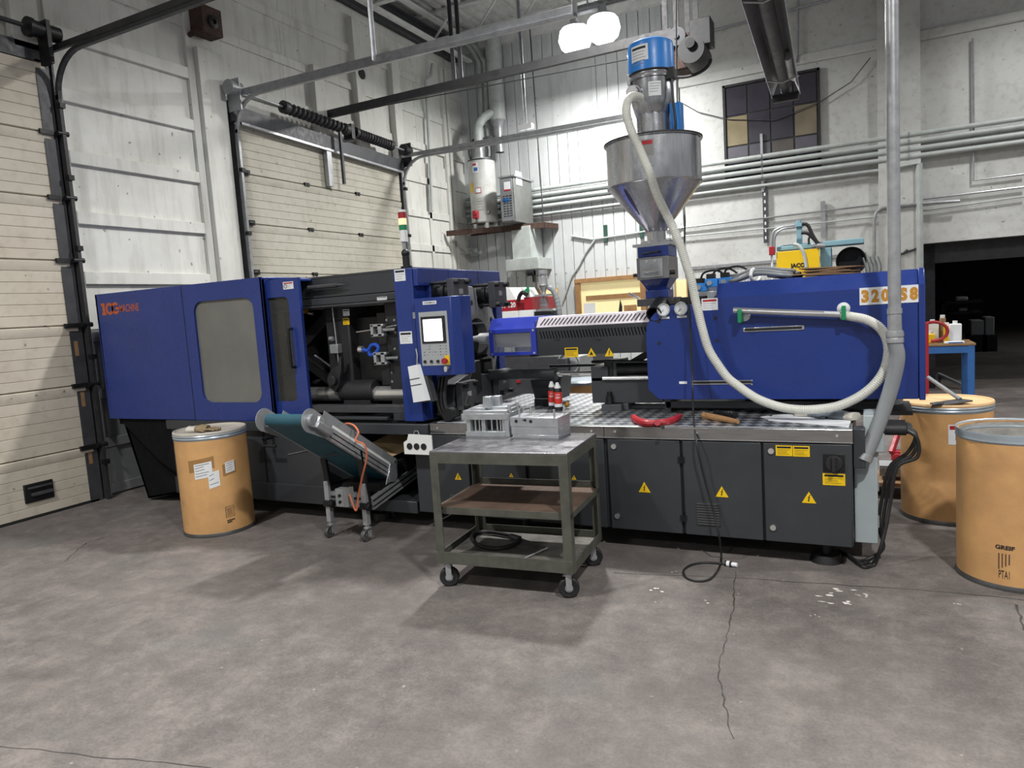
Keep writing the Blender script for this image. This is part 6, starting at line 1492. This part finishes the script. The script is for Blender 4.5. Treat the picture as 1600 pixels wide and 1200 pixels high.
# white box corner at the opening
a, b = W(1374, 256, .1), W(1441, 480, .1)
def linepipe(name, label, pts, r, m='duct', cat='conduit', d=.06):
    return tag(MB().tube([W(x, y, d) for x, y in pts], r, 8).build(name, M[m], None), label, cat)
linepipe('thin_conduit', 'thin conduit crossing the back wall behind the model figures, upper one', [(1040, 359), (1200, 340), (1385, 318), (1600, 292)], .016, 'galv')
linepipe('thin_conduit', 'thin conduit crossing the back wall, second one down', [(1040, 372), (1200, 357), (1385, 337), (1600, 307)], .014, 'duct')
linepipe('bent_conduit', 'galvanised conduit bending down beside the pilaster', [(1366, 475), (1366, 345), (1369, 332), (1378, 325), (1440, 318), (1500, 314)], .025, 'galv', d=.16)
linepipe('wall_cable', 'white cable sagging from the shelf corner to the green strut', [(893, 369), (925, 374), (948, 371), (1000, 363), (1030, 358)], .018)
linepipe('wall_cable', 'white cable falling diagonally down the ribbed wall left of the oak window', [(930, 374), (915, 395), (905, 415), (893, 432), (880, 470)], .018)
linepipe('water_pipe', 'white water pipe with a jog near the far corner of the left wall', [(690, 395), (690, 265), (688, 200), (685, 170), (680, 155)], .02) if False else None
t = MB().tube([onX(x, y, XW+.1) for x, y in ((675, 330), (672, 255), (667, 160), (664, 125), (673, 118), (676, 100))], .03, 8).build('water_pipe', M['duct'], None); tag(t, 'white pipe with a jog running up the left wall past the far door', 'pipe')
linepipe('gas_pipe', 'dark thin pipe line rising along the top of the right back wall', [(1105, 50), (1200, 25), (1300, -2)], .02, 'galv')
linepipe('drop_pipe', 'thin pipe with a red valve handle hanging near the strip heater', [(1247, -5), (1246, 85), (1243, 98)], .02, 'galv')
linepipe('draped_cord', 'grey cord draped from the high window to the pilaster', [(1060, 158), (1090, 175), (1140, 187), (1210, 188), (1280, 160), (1330, 128), (1360, 90)], .007, 'dark2', 'cord')
linepipe('square_conduit', 'thin vertical conduit on the far right of the back wall', [(1520, 60), (1521, 180), (1521, 282), (1600, 272)], .016, 'galv')
linepipe('pilaster_trunking', 'white cable trunking frame on the pilaster beside the opening', [(1400, 262), (1436, 256), (1438, 470)], .05, 'back_block' if False else 'duct', 'trunking', .15)
for (px, y0_, y1_, m, lab) in ((1195, 285, 380, 'dark2', 'dark perforated strut on the back wall right of the hopper'), (1286, 315, 372, 'galv', 'grey strut on the back wall above the pale blue machine'),
                          (947, 352, 378, 'green2', 'short dark green strut on the ribbed wall above the oak window'), (1003, 345, 372, 'green2', 'short dark green strut on the wall left of the hopper cone')):
    if m == 'green2': M.setdefault('green2', plain('dark_green_strut', '#2a4d42', .5))
    a, b = W(px, y0_), W(px, y1_)
    t = tag(MB().box(a.x-.035, a.x+.035, YB-.07, YB-.031, b.z, a.z).build('wall_strut', M[m], None), lab, 'strut')
    if m == 'dark2':
        for k in range(9): MB().box(a.x-.012, a.x+.012, YB-.072, YB-.07, b.z+.06+k*.12, b.z+.11+k*.12).build('slot', M['white'], t)
# pegboard
a, b = W(1045, 468), W(1250, 402); 
M['pegwhite'] = NT('white_pegboard'); _t = M['pegwhite']
vo = _t.n('TexVoronoi'); vo.inputs['Scale'].default_value = 18; vo.inputs['Randomness'].default_value = 0; _t.l(_t.pos((1, 0, 1)), vo.inputs['Vector'])
_t.set(Base_Color=_t.ramp(vo.outputs['Distance'], [(.12, srgb('#8d8f8e')), (.2, srgb('#c9cbc9'))]), Roughness=.6); M['pegwhite'] = _t.m
z1 = W(1200, 410).z
pg = tag(MB().box(-2.9, -.0, YB-.03, YB-.004, 1.0, z1).build('pegboard', M['pegwhite'], None), 'white pegboard panel low on the back wall behind the blue housing', 'pegboard')
MB().box(-2.9, .0, YB-.06, YB-.03, z1-.02, z1+.03).build('frame_rail', M['galv'], pg)
# oak framed window, its lit room a glowing cream panel
o0, o1 = W(902, 446), W(1003, 436)
wx0, wx1, wz1, wz0 = o0.x+.04, o1.x+.04, 2.12, 1.36
w2_ = tag(MB().box(wx0, wx1, YB-.06, YB-.04, wz0, wz1).build('window_2', M['cream'], smooth=False), kind='structure')
MB().box(wx0-.05, wx0+.05, YB-.12, YB-.03, wz0, wz1).box(wx1-.05, wx1+.05, YB-.12, YB-.03, wz0, wz1).box(wx0-.05, wx1+.05, YB-.13, YB-.03, wz1, wz1+.08).build('oak_frame', M['oak'], w2_, bevel=.004)
MB().box(wx0+.15, wx1-.05, YB-.075, YB-.06, wz1-.34, wz1-.25).build('inner_rail', M['oak'], w2_)
a, b = W(915, 474), W(933, 494); MB().box(a.x, b.x, YB-.09, YB-.07, b.z, a.z).build('notice', M['paper'], w2_)
MB().prismY([(W(968, 493).x, W(968, 493).z), (W(974, 494).x, W(974, 494).z), (W(974, 478).x, W(974, 478).z), (W(971, 468).x, W(971, 468).z)], YB-.09, YB-.07).build('monitor_edge', M['print'], w2_)
a, b = W(977, 477), W(997, 489); MB().box(a.x, b.x, YB-.09, YB-.07, b.z, a.z).build('carton', M['oak'], w2_)
a, b = W(845, 452), W(882, 600)
d3 = tag(MB().box(a.x-.15, b.x, YB-.06, YB-.04, 0, a.z).build('door_3', M['amber'], smooth=False), kind='structure')
MB().box(b.x-.25, b.x-.02, YB-.075, YB-.06, 0, a.z-.03).build('door_leaf', M['cream'], d3)
a, b = W(1055, 438), W(1077, 455)
t = tag(MB().box(a.x, b.x, YB-.08, YB-.035, b.z-.2, a.z).build('notice_board', M['cream'], None), 'cream notice frame seen between the magnet box and the clear hose', 'notice')
MB().box(a.x, a.x+.03, YB-.09, YB-.03, b.z-.2, a.z).box(b.x-.03, b.x, YB-.09, YB-.03, b.z-.2, a.z).build('frame', M['amber'], t)

# ============================================================= LAMP, STRIP HEATER
t = thing('high_bay_lamp', 'blazing white twin high bay lamp hanging left of the loader cap', 'lamp', LAMP)
M['glow'] = plain('lamp_glow', '#ffffff', .4, 0, 0, emit=5)
for k, dx_ in enumerate((-.24, .24)):
    c_ = LAMP+Vector((dx_, 0, .06*k))
    MB().lathe([(.05, .34), (.08, .22), (.2, .16), (.21, .14), (.05, .14)], c_, 32).build('reflector', M['galv'], t)
    MB().lathe([(.001, -.26), (.14, -.235), (.23, -.16), (.27, -.04), (.24, .1), (.2, .14), (.001, .14)], c_, 32).build('glowing_lens', M['glow'], t)
MB().box(LAMP.x-.22, LAMP.x+.22, LAMP.y-.06, LAMP.y+.06, LAMP.z+.34, LAMP.z+.4).cyl(LAMP+Vector((0, 0, .4)), (LAMP.x, LAMP.y, ZC), .015).build('ballast_bar', M['galv'], t)
# strip heater trough along Y
e = onY(1228, 140, 6.6); zt = e.z; n0 = onZ(1186, -40, zt)
print('HEATER', e, n0)
t = thing('strip_heater', 'dark trough shaped reflector strip heater hanging over the high window', 'heater', e)
dv = Vector((n0.x-e.x, n0.y-e.y, 0)); dv.normalize(); sdv = Vector((-dv.y, dv.x, 0)); sdv = sdv if sdv.x > 0 else -sdv
L_ = 3.4
prof = [(-.17, -.05), (-.165, -.045), (-.1, .06), (-.04, .09), (.04, .09), (.1, .06), (.165, -.045), (.17, -.05), (.165, -.056), (.105, .05), (.04, .078), (-.04, .078), (-.105, .05), (-.165, -.056)]
mb = MB(); f0 = lambda a, b: e+sdv*a*.66+Vector((0, 0, b)); f1 = lambda a, b: e+dv*L_+sdv*a*.66+Vector((0, 0, b))
n = len(prof); vs = [f0(*p) for p in prof]+[f1(*p) for p in prof]; mb.add(vs, [(i, (i+1) % n, n+(i+1) % n, n+i) for i in range(n)])
mb.build('reflector', M['galv'], t, smooth=False)
MB().cyl(e+Vector((0, 0, .0)), e+dv*L_, .045, n=16).build('heater_tube', M['dark2'], t)
MB().cyl(e+dv*.4+sdv*.06, e+dv*.9+sdv*.06, .03, n=14).build('lamp_tube', M['galv'], t)
MB().box(e.x-.1, e.x+.1, e.y-.05, e.y+.0, e.z-.1, e.z-.04).build('end_bracket', M['track'], t)
for f in (.5, 2.2): 
    MB().tube([e+dv*f+sdv*.12+Vector((0, 0, -.04)), e+dv*f+Vector((0, 0, -.07)), e+dv*f-sdv*.12+Vector((0, 0, -.04))], .006, 6).cyl(e+dv*f+Vector((0, 0, .09)), (e.x+dv.x*f, e.y+dv.y*f, ZC), .006, n=6).build('hanger_wire', M['galv'], t)
# coil/speaker on the left wall
q = onX(565, 115, XW+.12)
t = thing('cable_reel', 'small round grey alarm bell or reel on the left wall above the far door', 'bell', q)
MB().lathe([(.0, 0), (.14, .01), (.15, .04), (.12, .07), (.05, .08), (.001, .08)], q-Vector((.08, 0, 0)), 28, (1, 0, 0)).build('dome', M['galv'], t)
MB().lathe([(.0, .08), (.09, .082), (.08, .09), (.001, .09)], q-Vector((.08, 0, 0)), 24, (1, 0, 0)).build('centre', M['black'], t)
t.__setitem__('label', 'small round grey alarm bell on the left wall above the far door')
t.name = 'alarm_bell'

# ============================================================= MACHINES BEHIND
# red and white machine seen behind the platen
Yr = 9.3
R_ = lambda px, py: onY(px, py, Yr)
t = thing('red_white_machine', 'white machine with a red lettered band standing behind the platen', 'machine', (R_(790, 500).x, Yr+.5, 0))
zb0, zb1 = R_(800, 486).z, R_(800, 469).z
x0_, x1_ = R_(730, 480).x, R_(832, 480).x
MB().box(x0_, R_(808, 480).x, Yr, Yr+1.0, zb0, zb1).box(R_(819, 480).x, x1_, Yr, Yr+1.0, zb0, R_(825, 464).z).box(R_(808, 480).x, R_(820, 480).x, Yr, Yr+.1, zb1-.05, zb1).build('red_band', M['redbright'] if 'redbright' in M else M['red'], t, bevel=.004)
text('MOLDIT 120', R_(762, 480).x, R_(806, 480).x, zb0+.05, zb1-.03, Yr-.006, M['white'], t, 'lettering', .03)
MB().box(x0_, R_(808, 480).x, Yr, Yr+1.0, R_(790, 506).z-.3, zb0).box(R_(811, 480).x, x1_, Yr, Yr+1, R_(790, 500).z-.3, zb0-.0).build('lower_cover', M['white'], t, bevel=.004)
MB().box(x0_+.1, R_(805, 480).x, Yr-.01, Yr, R_(790, 506).z-.2, zb0-.1).build('window', M['pane2'], t)
MB().prismY([(x0_, zb1), (R_(806, 469).x, zb1), (R_(795, 449).x, R_(795, 449).z), (x0_, R_(760, 449).z)], Yr+.02, Yr+.9).prismY([(R_(822, 465).x, R_(822, 465).z), (x1_, R_(832, 465).z), (R_(825, 453).x, R_(825, 452).z), (R_(812, 450).x, R_(812, 449).z)], Yr, Yr+.2).build('white_hood', M['white'], t, bevel=.004)
MB().box(R_(809, 480).x, R_(819, 480).x, Yr+.3, Yr+.9, .2, zb1-.1).build('clamp_gap', M['black'], t)
MB().box(x0_-.5, x1_+.8, Yr, Yr+1.1, 0, 1.0).build('machine_bed', M['dark2'], t)
MB().box(R_(805, 590).x, R_(813, 590).x, Yr-.01, Yr, R_(810, 598).z, R_(810, 580).z).build('red_plate', M['red'], t)
MB().tube(spline([R_(810, 470), R_(812, 462), R_(817, 457), R_(824, 462)], 4), .03, 8).build('black_hose', M['black'], t)
MB().prismY([(R_(821, 455).x, R_(821, 455).z), (R_(828, 446).x, R_(828, 446).z), (R_(829, 457).x, R_(829, 457).z)], Yr-.05, Yr-.03).build('green_flag', M['green'], t)
# small loader on that machine
ls = R_(848, 440)
t = thing('small_loader', 'small stainless loader on a glass tube behind the blue nozzle guard', 'hopper loader', (ls.x, Yr, ls.z))
z = lambda py: R_(847, py).z
r_ = (R_(856, 440).x-R_(841, 440).x)/2
MB().lathe([(.001, z(422)), (r_*.95, z(422)), (r_*.95, z(428))], (ls.x, Yr, 0), 24).build('cap', M['alu'], t)
MB().lathe([(r_*.98, z(428)), (r_*.9, z(432)), (r_, z(433)), (r_, z(444)), (r_*1.05, z(446)), (r_*.9, z(448)), (r_*.4, z(458)), (r_*.35, z(461))], (ls.x, Yr, 0), 28).build('body', M['steel'], t)
MB().box(ls.x-.1, ls.x+.1, Yr-.08, Yr+.08, z(463), z(460)).build('flange', M['galv'], t)
MB().box(ls.x-.1, ls.x+.1, Yr-.08, Yr+.08, z(486), z(483)).build('flange', M['galv'], t)
MB().cyl((ls.x, Yr, z(484)), (ls.x, Yr, z(462)), .07, n=20).build('glass_tube', M['clear'], t)
MB().prismY([(ls.x-.05, z(478)), (ls.x+.05, z(478)), (ls.x, z(462))], Yr-.02, Yr+.02).build('pellet_cone', M['galv'], t)
MB().box(ls.x-.12, ls.x+.16, Yr-.1, Yr+.1, z(500), z(486)).build('throat', M['black'], t, bevel=.01)
MB().cyl((ls.x-.2, Yr-.05, z(425)), (ls.x-.1, Yr-.05, z(425)), .05).box(ls.x-.13, ls.x-.1, Yr-.06, Yr+.0, z(440), z(422)).build('valve', M['black'], t)
MB().tube(spline([R_(857, 448), R_(865, 455), R_(871, 472), R_(875, 498), R_(876, 520)], 6), .04, 10, ribs=.05).build('ribbed_hose', M['grey_hose'], t)
# machine parts below the barrel cover
t = thing('grey_cabinet', 'grey cabinet with coiled hose standing behind the machine under the barrel', 'cabinet', (R_(895, 600).x, Yr-.5, 0))
a, b = onY(812, 565, 8.4), onY(930, 640, 8.4)
MB().box(onY(885, 570, 8.4).x, onY(906, 570, 8.4).x, 8.4, 8.9, 0, onY(890, 557, 8.4).z).build('cabinet_body', M['grey_plastic'], t, bevel=.01)
MB().lathe([(.14, -.02), (.16, -.0), (.14, .02), (.12, 0)], onY(889, 568, 8.35), 24, (0, 1, 0), True).build('hose_ring', M['grey_hose'], t)
MB().box(onY(870, 570, 8.3).x, onY(886, 570, 8.3).x, 8.3, 8.6, 0, onY(876, 560, 8.3).z).build('side_box', M['dark2'], t, bevel=.01)
# brown drum seen far behind the deck
q = onZ(910, 640, 0); yq = 7.7; zt_ = onY(912, 592, yq).z
t = thing('fibre_drum', 'far tan fibre drum glimpsed between the deck and the barrel cover', 'drum', (onY(915, 600, yq).x, yq, 0))
xx = onY(914, 600, yq).x
MB().lathe([(.27, .02), (.27, zt_-.04)], (xx, yq, 0), 36).build('shell', M['fibre'], t)
MB().lathe([(.001, zt_), (.26, zt_), (.28, zt_-.02), (.275, zt_-.05)], (xx, yq, 0), 36).build('lid', M['band'], t)
# pale blue machine with yellow cover
Yj = 9.0
J = lambda px, py, dy=0: onY(px, py, Yj+dy)
t = thing('yellow_cover_machine', 'pale blue machine with a yellow lettered cover behind the housing roof', 'machine', (J(1260, 420).x, Yj+.4, 0))
a, b = J(1213, 395), J(1281, 430)
yc_ = MB().box(a.x, b.x, Yj, Yj+.03, 1.3, J(1247, 391).z).build('yellow_cover', M['yellow'], t, bevel=.004)
text('JACO', J(1235, 420).x, J(1258, 420).x, J(1246, 420).z, J(1246, 411).z, Yj-.004, M['print'], yc_, 'lettering', .05)
MB().box(J(1214, 430).x, J(1240, 430).x, Yj-.03, Yj-.02, 1.3, J(1230, 422).z).build('white_panel', M['white'], t)
MB().box(J(1212, 380).x, J(1350, 380).x, Yj+.1, Yj+.4, J(1280, 388).z+.02, J(1280, 384).z+.05).box(J(1281, 400).x, J(1298, 400).x, Yj+.1, Yj+.4, 1.2, J(1290, 386).z).prismY([(J(1213, 390).x, J(1213, 392).z), (J(1280, 390).x, J(1280, 386).z), (J(1262, 383).x, J(1262, 380).z), (J(1213, 384).x, J(1213, 386).z)], Yj+.05, Yj+.3).build('machine_frame', M['tealblue'], t, bevel=.008)
a = J(1243, 348); b = J(1252, 382)
MB().box(a.x, b.x, Yj+.1, Yj+.2, b.z, a.z).cyl((a.x+.02, Yj+.1, a.z), (a.x+.02, Yj+.1, a.z+.03), .02).cyl((b.x-.02, Yj+.1, a.z), (b.x-.02, Yj+.1, a.z+.03), .02).box(a.x-.02, b.x+.02, Yj+.08, Yj+.22, a.z-.04, a.z).build('cylinder_post', M['tealblue'], t, bevel=.006)
for k, (P_, r_, m) in enumerate((([(1253, 350), (1262, 352), (1270, 368), (1280, 384)], .02, 'rubber'), ([(1252, 364), (1262, 365), (1272, 374), (1284, 388)], .018, 'rubber'), ([(1264, 382), (1264, 372), (1270, 368), (1278, 378), (1288, 386)], .012, 'rubber'),
                             ([(1210, 395), (1211, 370), (1222, 358), (1243, 355)], .013, 'galv'), ([(1206, 410), (1207, 368), (1218, 356), (1242, 352)], .013, 'galv'), ([(1240, 382), (1248, 384), (1256, 396), (1260, 418)], .02, 'duct'))):
    MB().tube(spline([J(x, y) for x, y in P_], 5), r_, 8).build('machine_hose', M[m], t)
MB().box(J(1268, 384).x, J(1280, 384).x, Yj, Yj+.1, J(1270, 386).z, J(1270, 380).z).cyl(J(1276, 384), J(1290, 384), .03).build('valve_group', M['galv'], t, bevel=.006)
q = J(1206, 392); t = thing('beacon_light', 'small dark red beacon on a thin white post left of the yellow cover', 'beacon', (q.x, Yj, 1.6))
MB().box(q.x-.03, q.x+.035, Yj-.03, Yj+.03, q.z-.05, q.z+.05).build('red_lens', M['redlens'] if 'redlens' in M else M['red'], t, bevel=.006)
MB().cyl((q.x, Yj, 1.2), (q.x, Yj, q.z-.05), .012).build('post', M['white'], t)
q = J(1330, 408, .5); t = thing('round_fan', 'black round fan drum behind the cardboard stack', 'fan', q)
MB().lathe([(.001, .1), (.14, .1), (.15, 0), (.165, 0), (.165, .25), (.001, .25)], q-Vector((0, .1, 0)), 32, (0, 1, 0)).build('housing', M['black'], t)
q = J(1362, 415, .4); t = thing('clamp_cluster', 'cluster of steel clamps and pliers hanging at the pilaster foot', 'clamps', q)
for k in range(5): MB().tube(spline([q+Vector((-.05+.03*k, 0, -.15)), q+Vector((-.06+.04*k, .0, -.02)), q+Vector((-.09+.04*k, .0, .1))], 4), .012, 6).build('clamp_arm', M['galv'], t)
t = thing('wire_bracket', 'thin dark bent wire bracket fixed on the pilaster above the blue housing', 'bracket', W(1418, 400, .14))
for P_ in (((1404, 425), (1404, 398), (1434, 388)), ((1434, 388), (1435, 425)), ((1410, 397), (1418, 390))): MB().tube([W(x, y, .14) for x, y in P_], .018, 6).build('wire', M['dark2'], t)

# ============================================================= BENCH AT THE OPENING
Bz = .86
bt = [onZ(1448, 541, Bz), onZ(1525, 536, Bz)]
yb0 = bt[1].y; 
x1b = bt[1].x; print('BENCH', bt)
t = thing('work_bench', 'blue steel work bench with a worn wooden top in front of the dark opening', 'bench', (x1b-.5, yb0, 0))
x0b = x1b-1.5; dB = .75
MB().box(x0b, x1b, yb0, yb0+dB, Bz-.03, Bz).build('bench_top', M['card'], t, bevel=.004)
MB().box(x0b, x1b-.02, yb0+.012, yb0+.06, Bz-.13, Bz-.032).box(x1b-.06, x1b-.014, yb0+.014, yb0+dB, Bz-.131, Bz-.033).box(x0b, x1b, yb0+dB-.06, yb0+dB-.01, Bz-.13, Bz-.03).build('apron', M['benchblue'], t, bevel=.003)
for x, y in ((x1b-.092, yb0+.006), (x1b-.092, yb0+dB-.092), (x1b-.65, yb0+.006), (x1b-.65, yb0+dB-.092), (x0b+.1, yb0+.006)):
    MB().box(x, x+.08, y, y+.08, 0, Bz-.031).build('leg', M['benchblue'], t, bevel=.003)
MB().box(x0b, x1b-.6, yb0+dB-.07, yb0+dB-.02, .15, .2).build('lower_rail', M['benchblue'], t)
def bx(name, label, cat, px0, px1, pyt, pyb, m, dy=.15, extra=None, dep=.12):
    a, b = onY(px0, pyb, yb0+dy), onY(px1, pyt, yb0+dy)
    tt = thing(name, label, cat, ((a.x+b.x)/2, yb0+dy, Bz))
    MB().box(a.x, b.x, yb0+dy, yb0+dy+dep, Bz, b.z-.04).build('body', M[m], tt, bevel=.012)
    MB().cyl(((a.x+b.x)/2, yb0+dy+dep/2, b.z-.04), ((a.x+b.x)/2, yb0+dy+dep/2, b.z), .03, n=14).build('cap', M['white'], tt); return tt
bx('jug', 'big white labelled jug at the right end of the blue bench', 'jug', 1483, 1503, 501, 530, 'paper')
j = bx('bottle', 'yellow and green labelled bottle between the jug and the tan canister', 'bottle', 1475, 1484, 504, 528, 'yellow', .2)
bx('canister', 'tall tan canister with a pump on the blue bench', 'canister', 1469, 1478, 492, 528, 'card', .4)
bx('jug', 'white jug behind the red hose loop on the blue bench', 'jug', 1448, 1467, 499, 530, 'white', .35)
bx('tub', 'low yellow tub inside the red hose loop', 'tub', 1449, 1461, 517, 532, 'yellow', .2)
a = onY(1475, 531, yb0+.05); b = onY(1507, 528, yb0+.05)
t = tag(MB().box(a.x, b.x, yb0+.02, yb0+.12, Bz, Bz+.03).build('tube_carton', M['paper'], None, bevel=.008), 'white and blue tube lying along the front of the bench', 'tube')
MB().box(a.x+.05, b.x-.02, yb0+.018, yb0+.02, Bz+.005, Bz+.02).build('blue_print', M['benchblue'], t)
c_ = onY(1458, 518, yb0+.1)
t = tag(MB().tube([c_+Vector((.17*math.cos(a), 0, .13*math.sin(a))) for a in [-PI*.55+PI*1.25*k/20 for k in range(21)]], .022, 10).build('red_hose', M['red'], None), 'thick red hose looped upright on the blue bench', 'hose')
a = onY(1448, 535, 9.5); t = tag(MB().box(a.x-.03, a.x+.02, 9.5, 9.55, 0, onY(1448, 505, 9.5).z).build('red_post', M['red'], None), 'red upright post just behind the blue end panel', 'post')
q = onZ(1466, 603, .0)
t = thing('bench_caster', 'black caster with a grey bar standing under the blue bench', 'caster', q)
MB().cyl((q.x-.03, q.y, .07), (q.x+.03, q.y, .07), .07, n=18).build('wheel', M['rubber'], t); MB().box(q.x-.05, q.x+.05, q.y-.04, q.y+.04, .12, .2).build('fork', M['dark2'], t)
MB().bar((q.x, q.y, .2), (q.x+.35, q.y-.6, .05), .05, .04).build('pull_bar', M['grey_hose'], t)
# red floor jack and white bucket behind the machine end
q = onZ(1405, 640, .0)
a, b = onY(1392, 652, 7.6), onY(1407, 635, 7.6)
t = thing('floor_jack', 'red floor jack frame behind the machine end', 'jack', (a.x+.1, 7.6, 0))
MB().box(a.x, b.x+.1, 7.6, 7.7, 0.03, .12).bar((a.x, 7.6, .1), (b.x+.05, 7.9, .45), .04, .06).cyl((a.x+.05, 7.58, .05), (a.x+.05, 7.75, .05), .05).build('jack_frame', M['red'], t, bevel=.006)
q = Vector((.13, 5.62, .875))
t = thing('bucket', 'small white bucket standing behind the grey hose at the machine end', 'bucket', q)
MB().lathe([(.001, 0), (.085, 0), (.1, .17), (.09, .17), (.075, .01)], q, 28).build('bucket_wall', M['white'], t)
MB().lathe([(.1, .15), (.108, .155), (.108, .17), (.1, .175)], q, 28).build('bucket_rim', M['white'], t)
# black pan on the deck corner behind hose
q = D(1345, 640, 0); q = Vector((-.02, 5.4, .88))
t = thing('round_pan', 'dark round pan stacked behind the hose at the deck corner', 'pan', q)
MB().lathe([(.001, 0), (.14, 0), (.17, .14), (.18, .145), (.165, .145), (.13, .01)], q-Vector((0, 0, .0)), 28).build('pan_wall', M['grey_hose'], t)
part(MB().box(-.1, .26, 5.28, 5.75, .845, .874), 'rear_bracket_shelf', 'dark2')
# grey transformer with fins on pallet behind
a, b = onY(1374, 727, 6.4), onY(1407, 765, 6.4)
t = thing('finned_heater', 'pale finned radiator unit on a small pallet behind the cable bundle', 'radiator', (a.x+.1, 6.5, 0))
MB().box(a.x, a.x+.24, 6.4, 6.6, .16, a.z).build('body', M['grey_plastic'], t, bevel=.006)
for k in range(9): MB().box(a.x+.012+.025*k, a.x+.02+.025*k, 6.385, 6.4, .19, a.z-.02).build('fin', M['galv'], t)
MB().box(a.x-.1, a.x+.32, 6.3, 6.75, .1, .13).box(a.x-.1, a.x-.02, 6.3, 6.75, 0, .1).box(a.x+.24, a.x+.32, 6.3, 6.75, 0, .1).build('pallet', M['card'], t)
# dim goods in the unlit hall
for (px0, px1, pyt, pyb, lab) in ((1517, 1538, 500, 524, 'dim grey wrapped carton in the unlit hall, left of two'), (1539, 1554, 495, 524, 'dim grey wrapped carton in the unlit hall, right and taller of two')):
    a, b = onY(px0, pyb, 20), onY(px1, pyt, 20)
    t = thing('wrapped_carton', lab, 'carton', ((a.x+b.x)/2, 20.3, 0))
    MB().box(a.x, b.x, 20, 20.6, a.z, b.z).build('carton', M['grey_plastic'], t, bevel=.02)
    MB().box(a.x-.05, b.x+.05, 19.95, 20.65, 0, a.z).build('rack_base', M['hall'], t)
for (px0, px1, pyt, pyb, lab) in ((1493, 1513, 463, 471, 'faint pale bundle high on a rack in the unlit hall, upper'), (1497, 1512, 480, 487, 'faint pale bundle high on a rack in the unlit hall, lower')):
    a, b = onY(px0, pyb, 21), onY(px1, pyt, 21)
    t = thing('rack_bundle', lab, 'bundle', ((a.x+b.x)/2, 21.3, a.z))
    MB().box(a.x, b.x, 21, 21.6, a.z, b.z).build('bundle', M['grey_plastic'], t, bevel=.04)
    MB().box(a.x-.3, b.x+.3, 20.95, 21.65, a.z-.06, a.z).box(a.x-.3, a.x-.22, 20.95, 21.65, 0, a.z).build('rack_shelf', M['hall'], t)
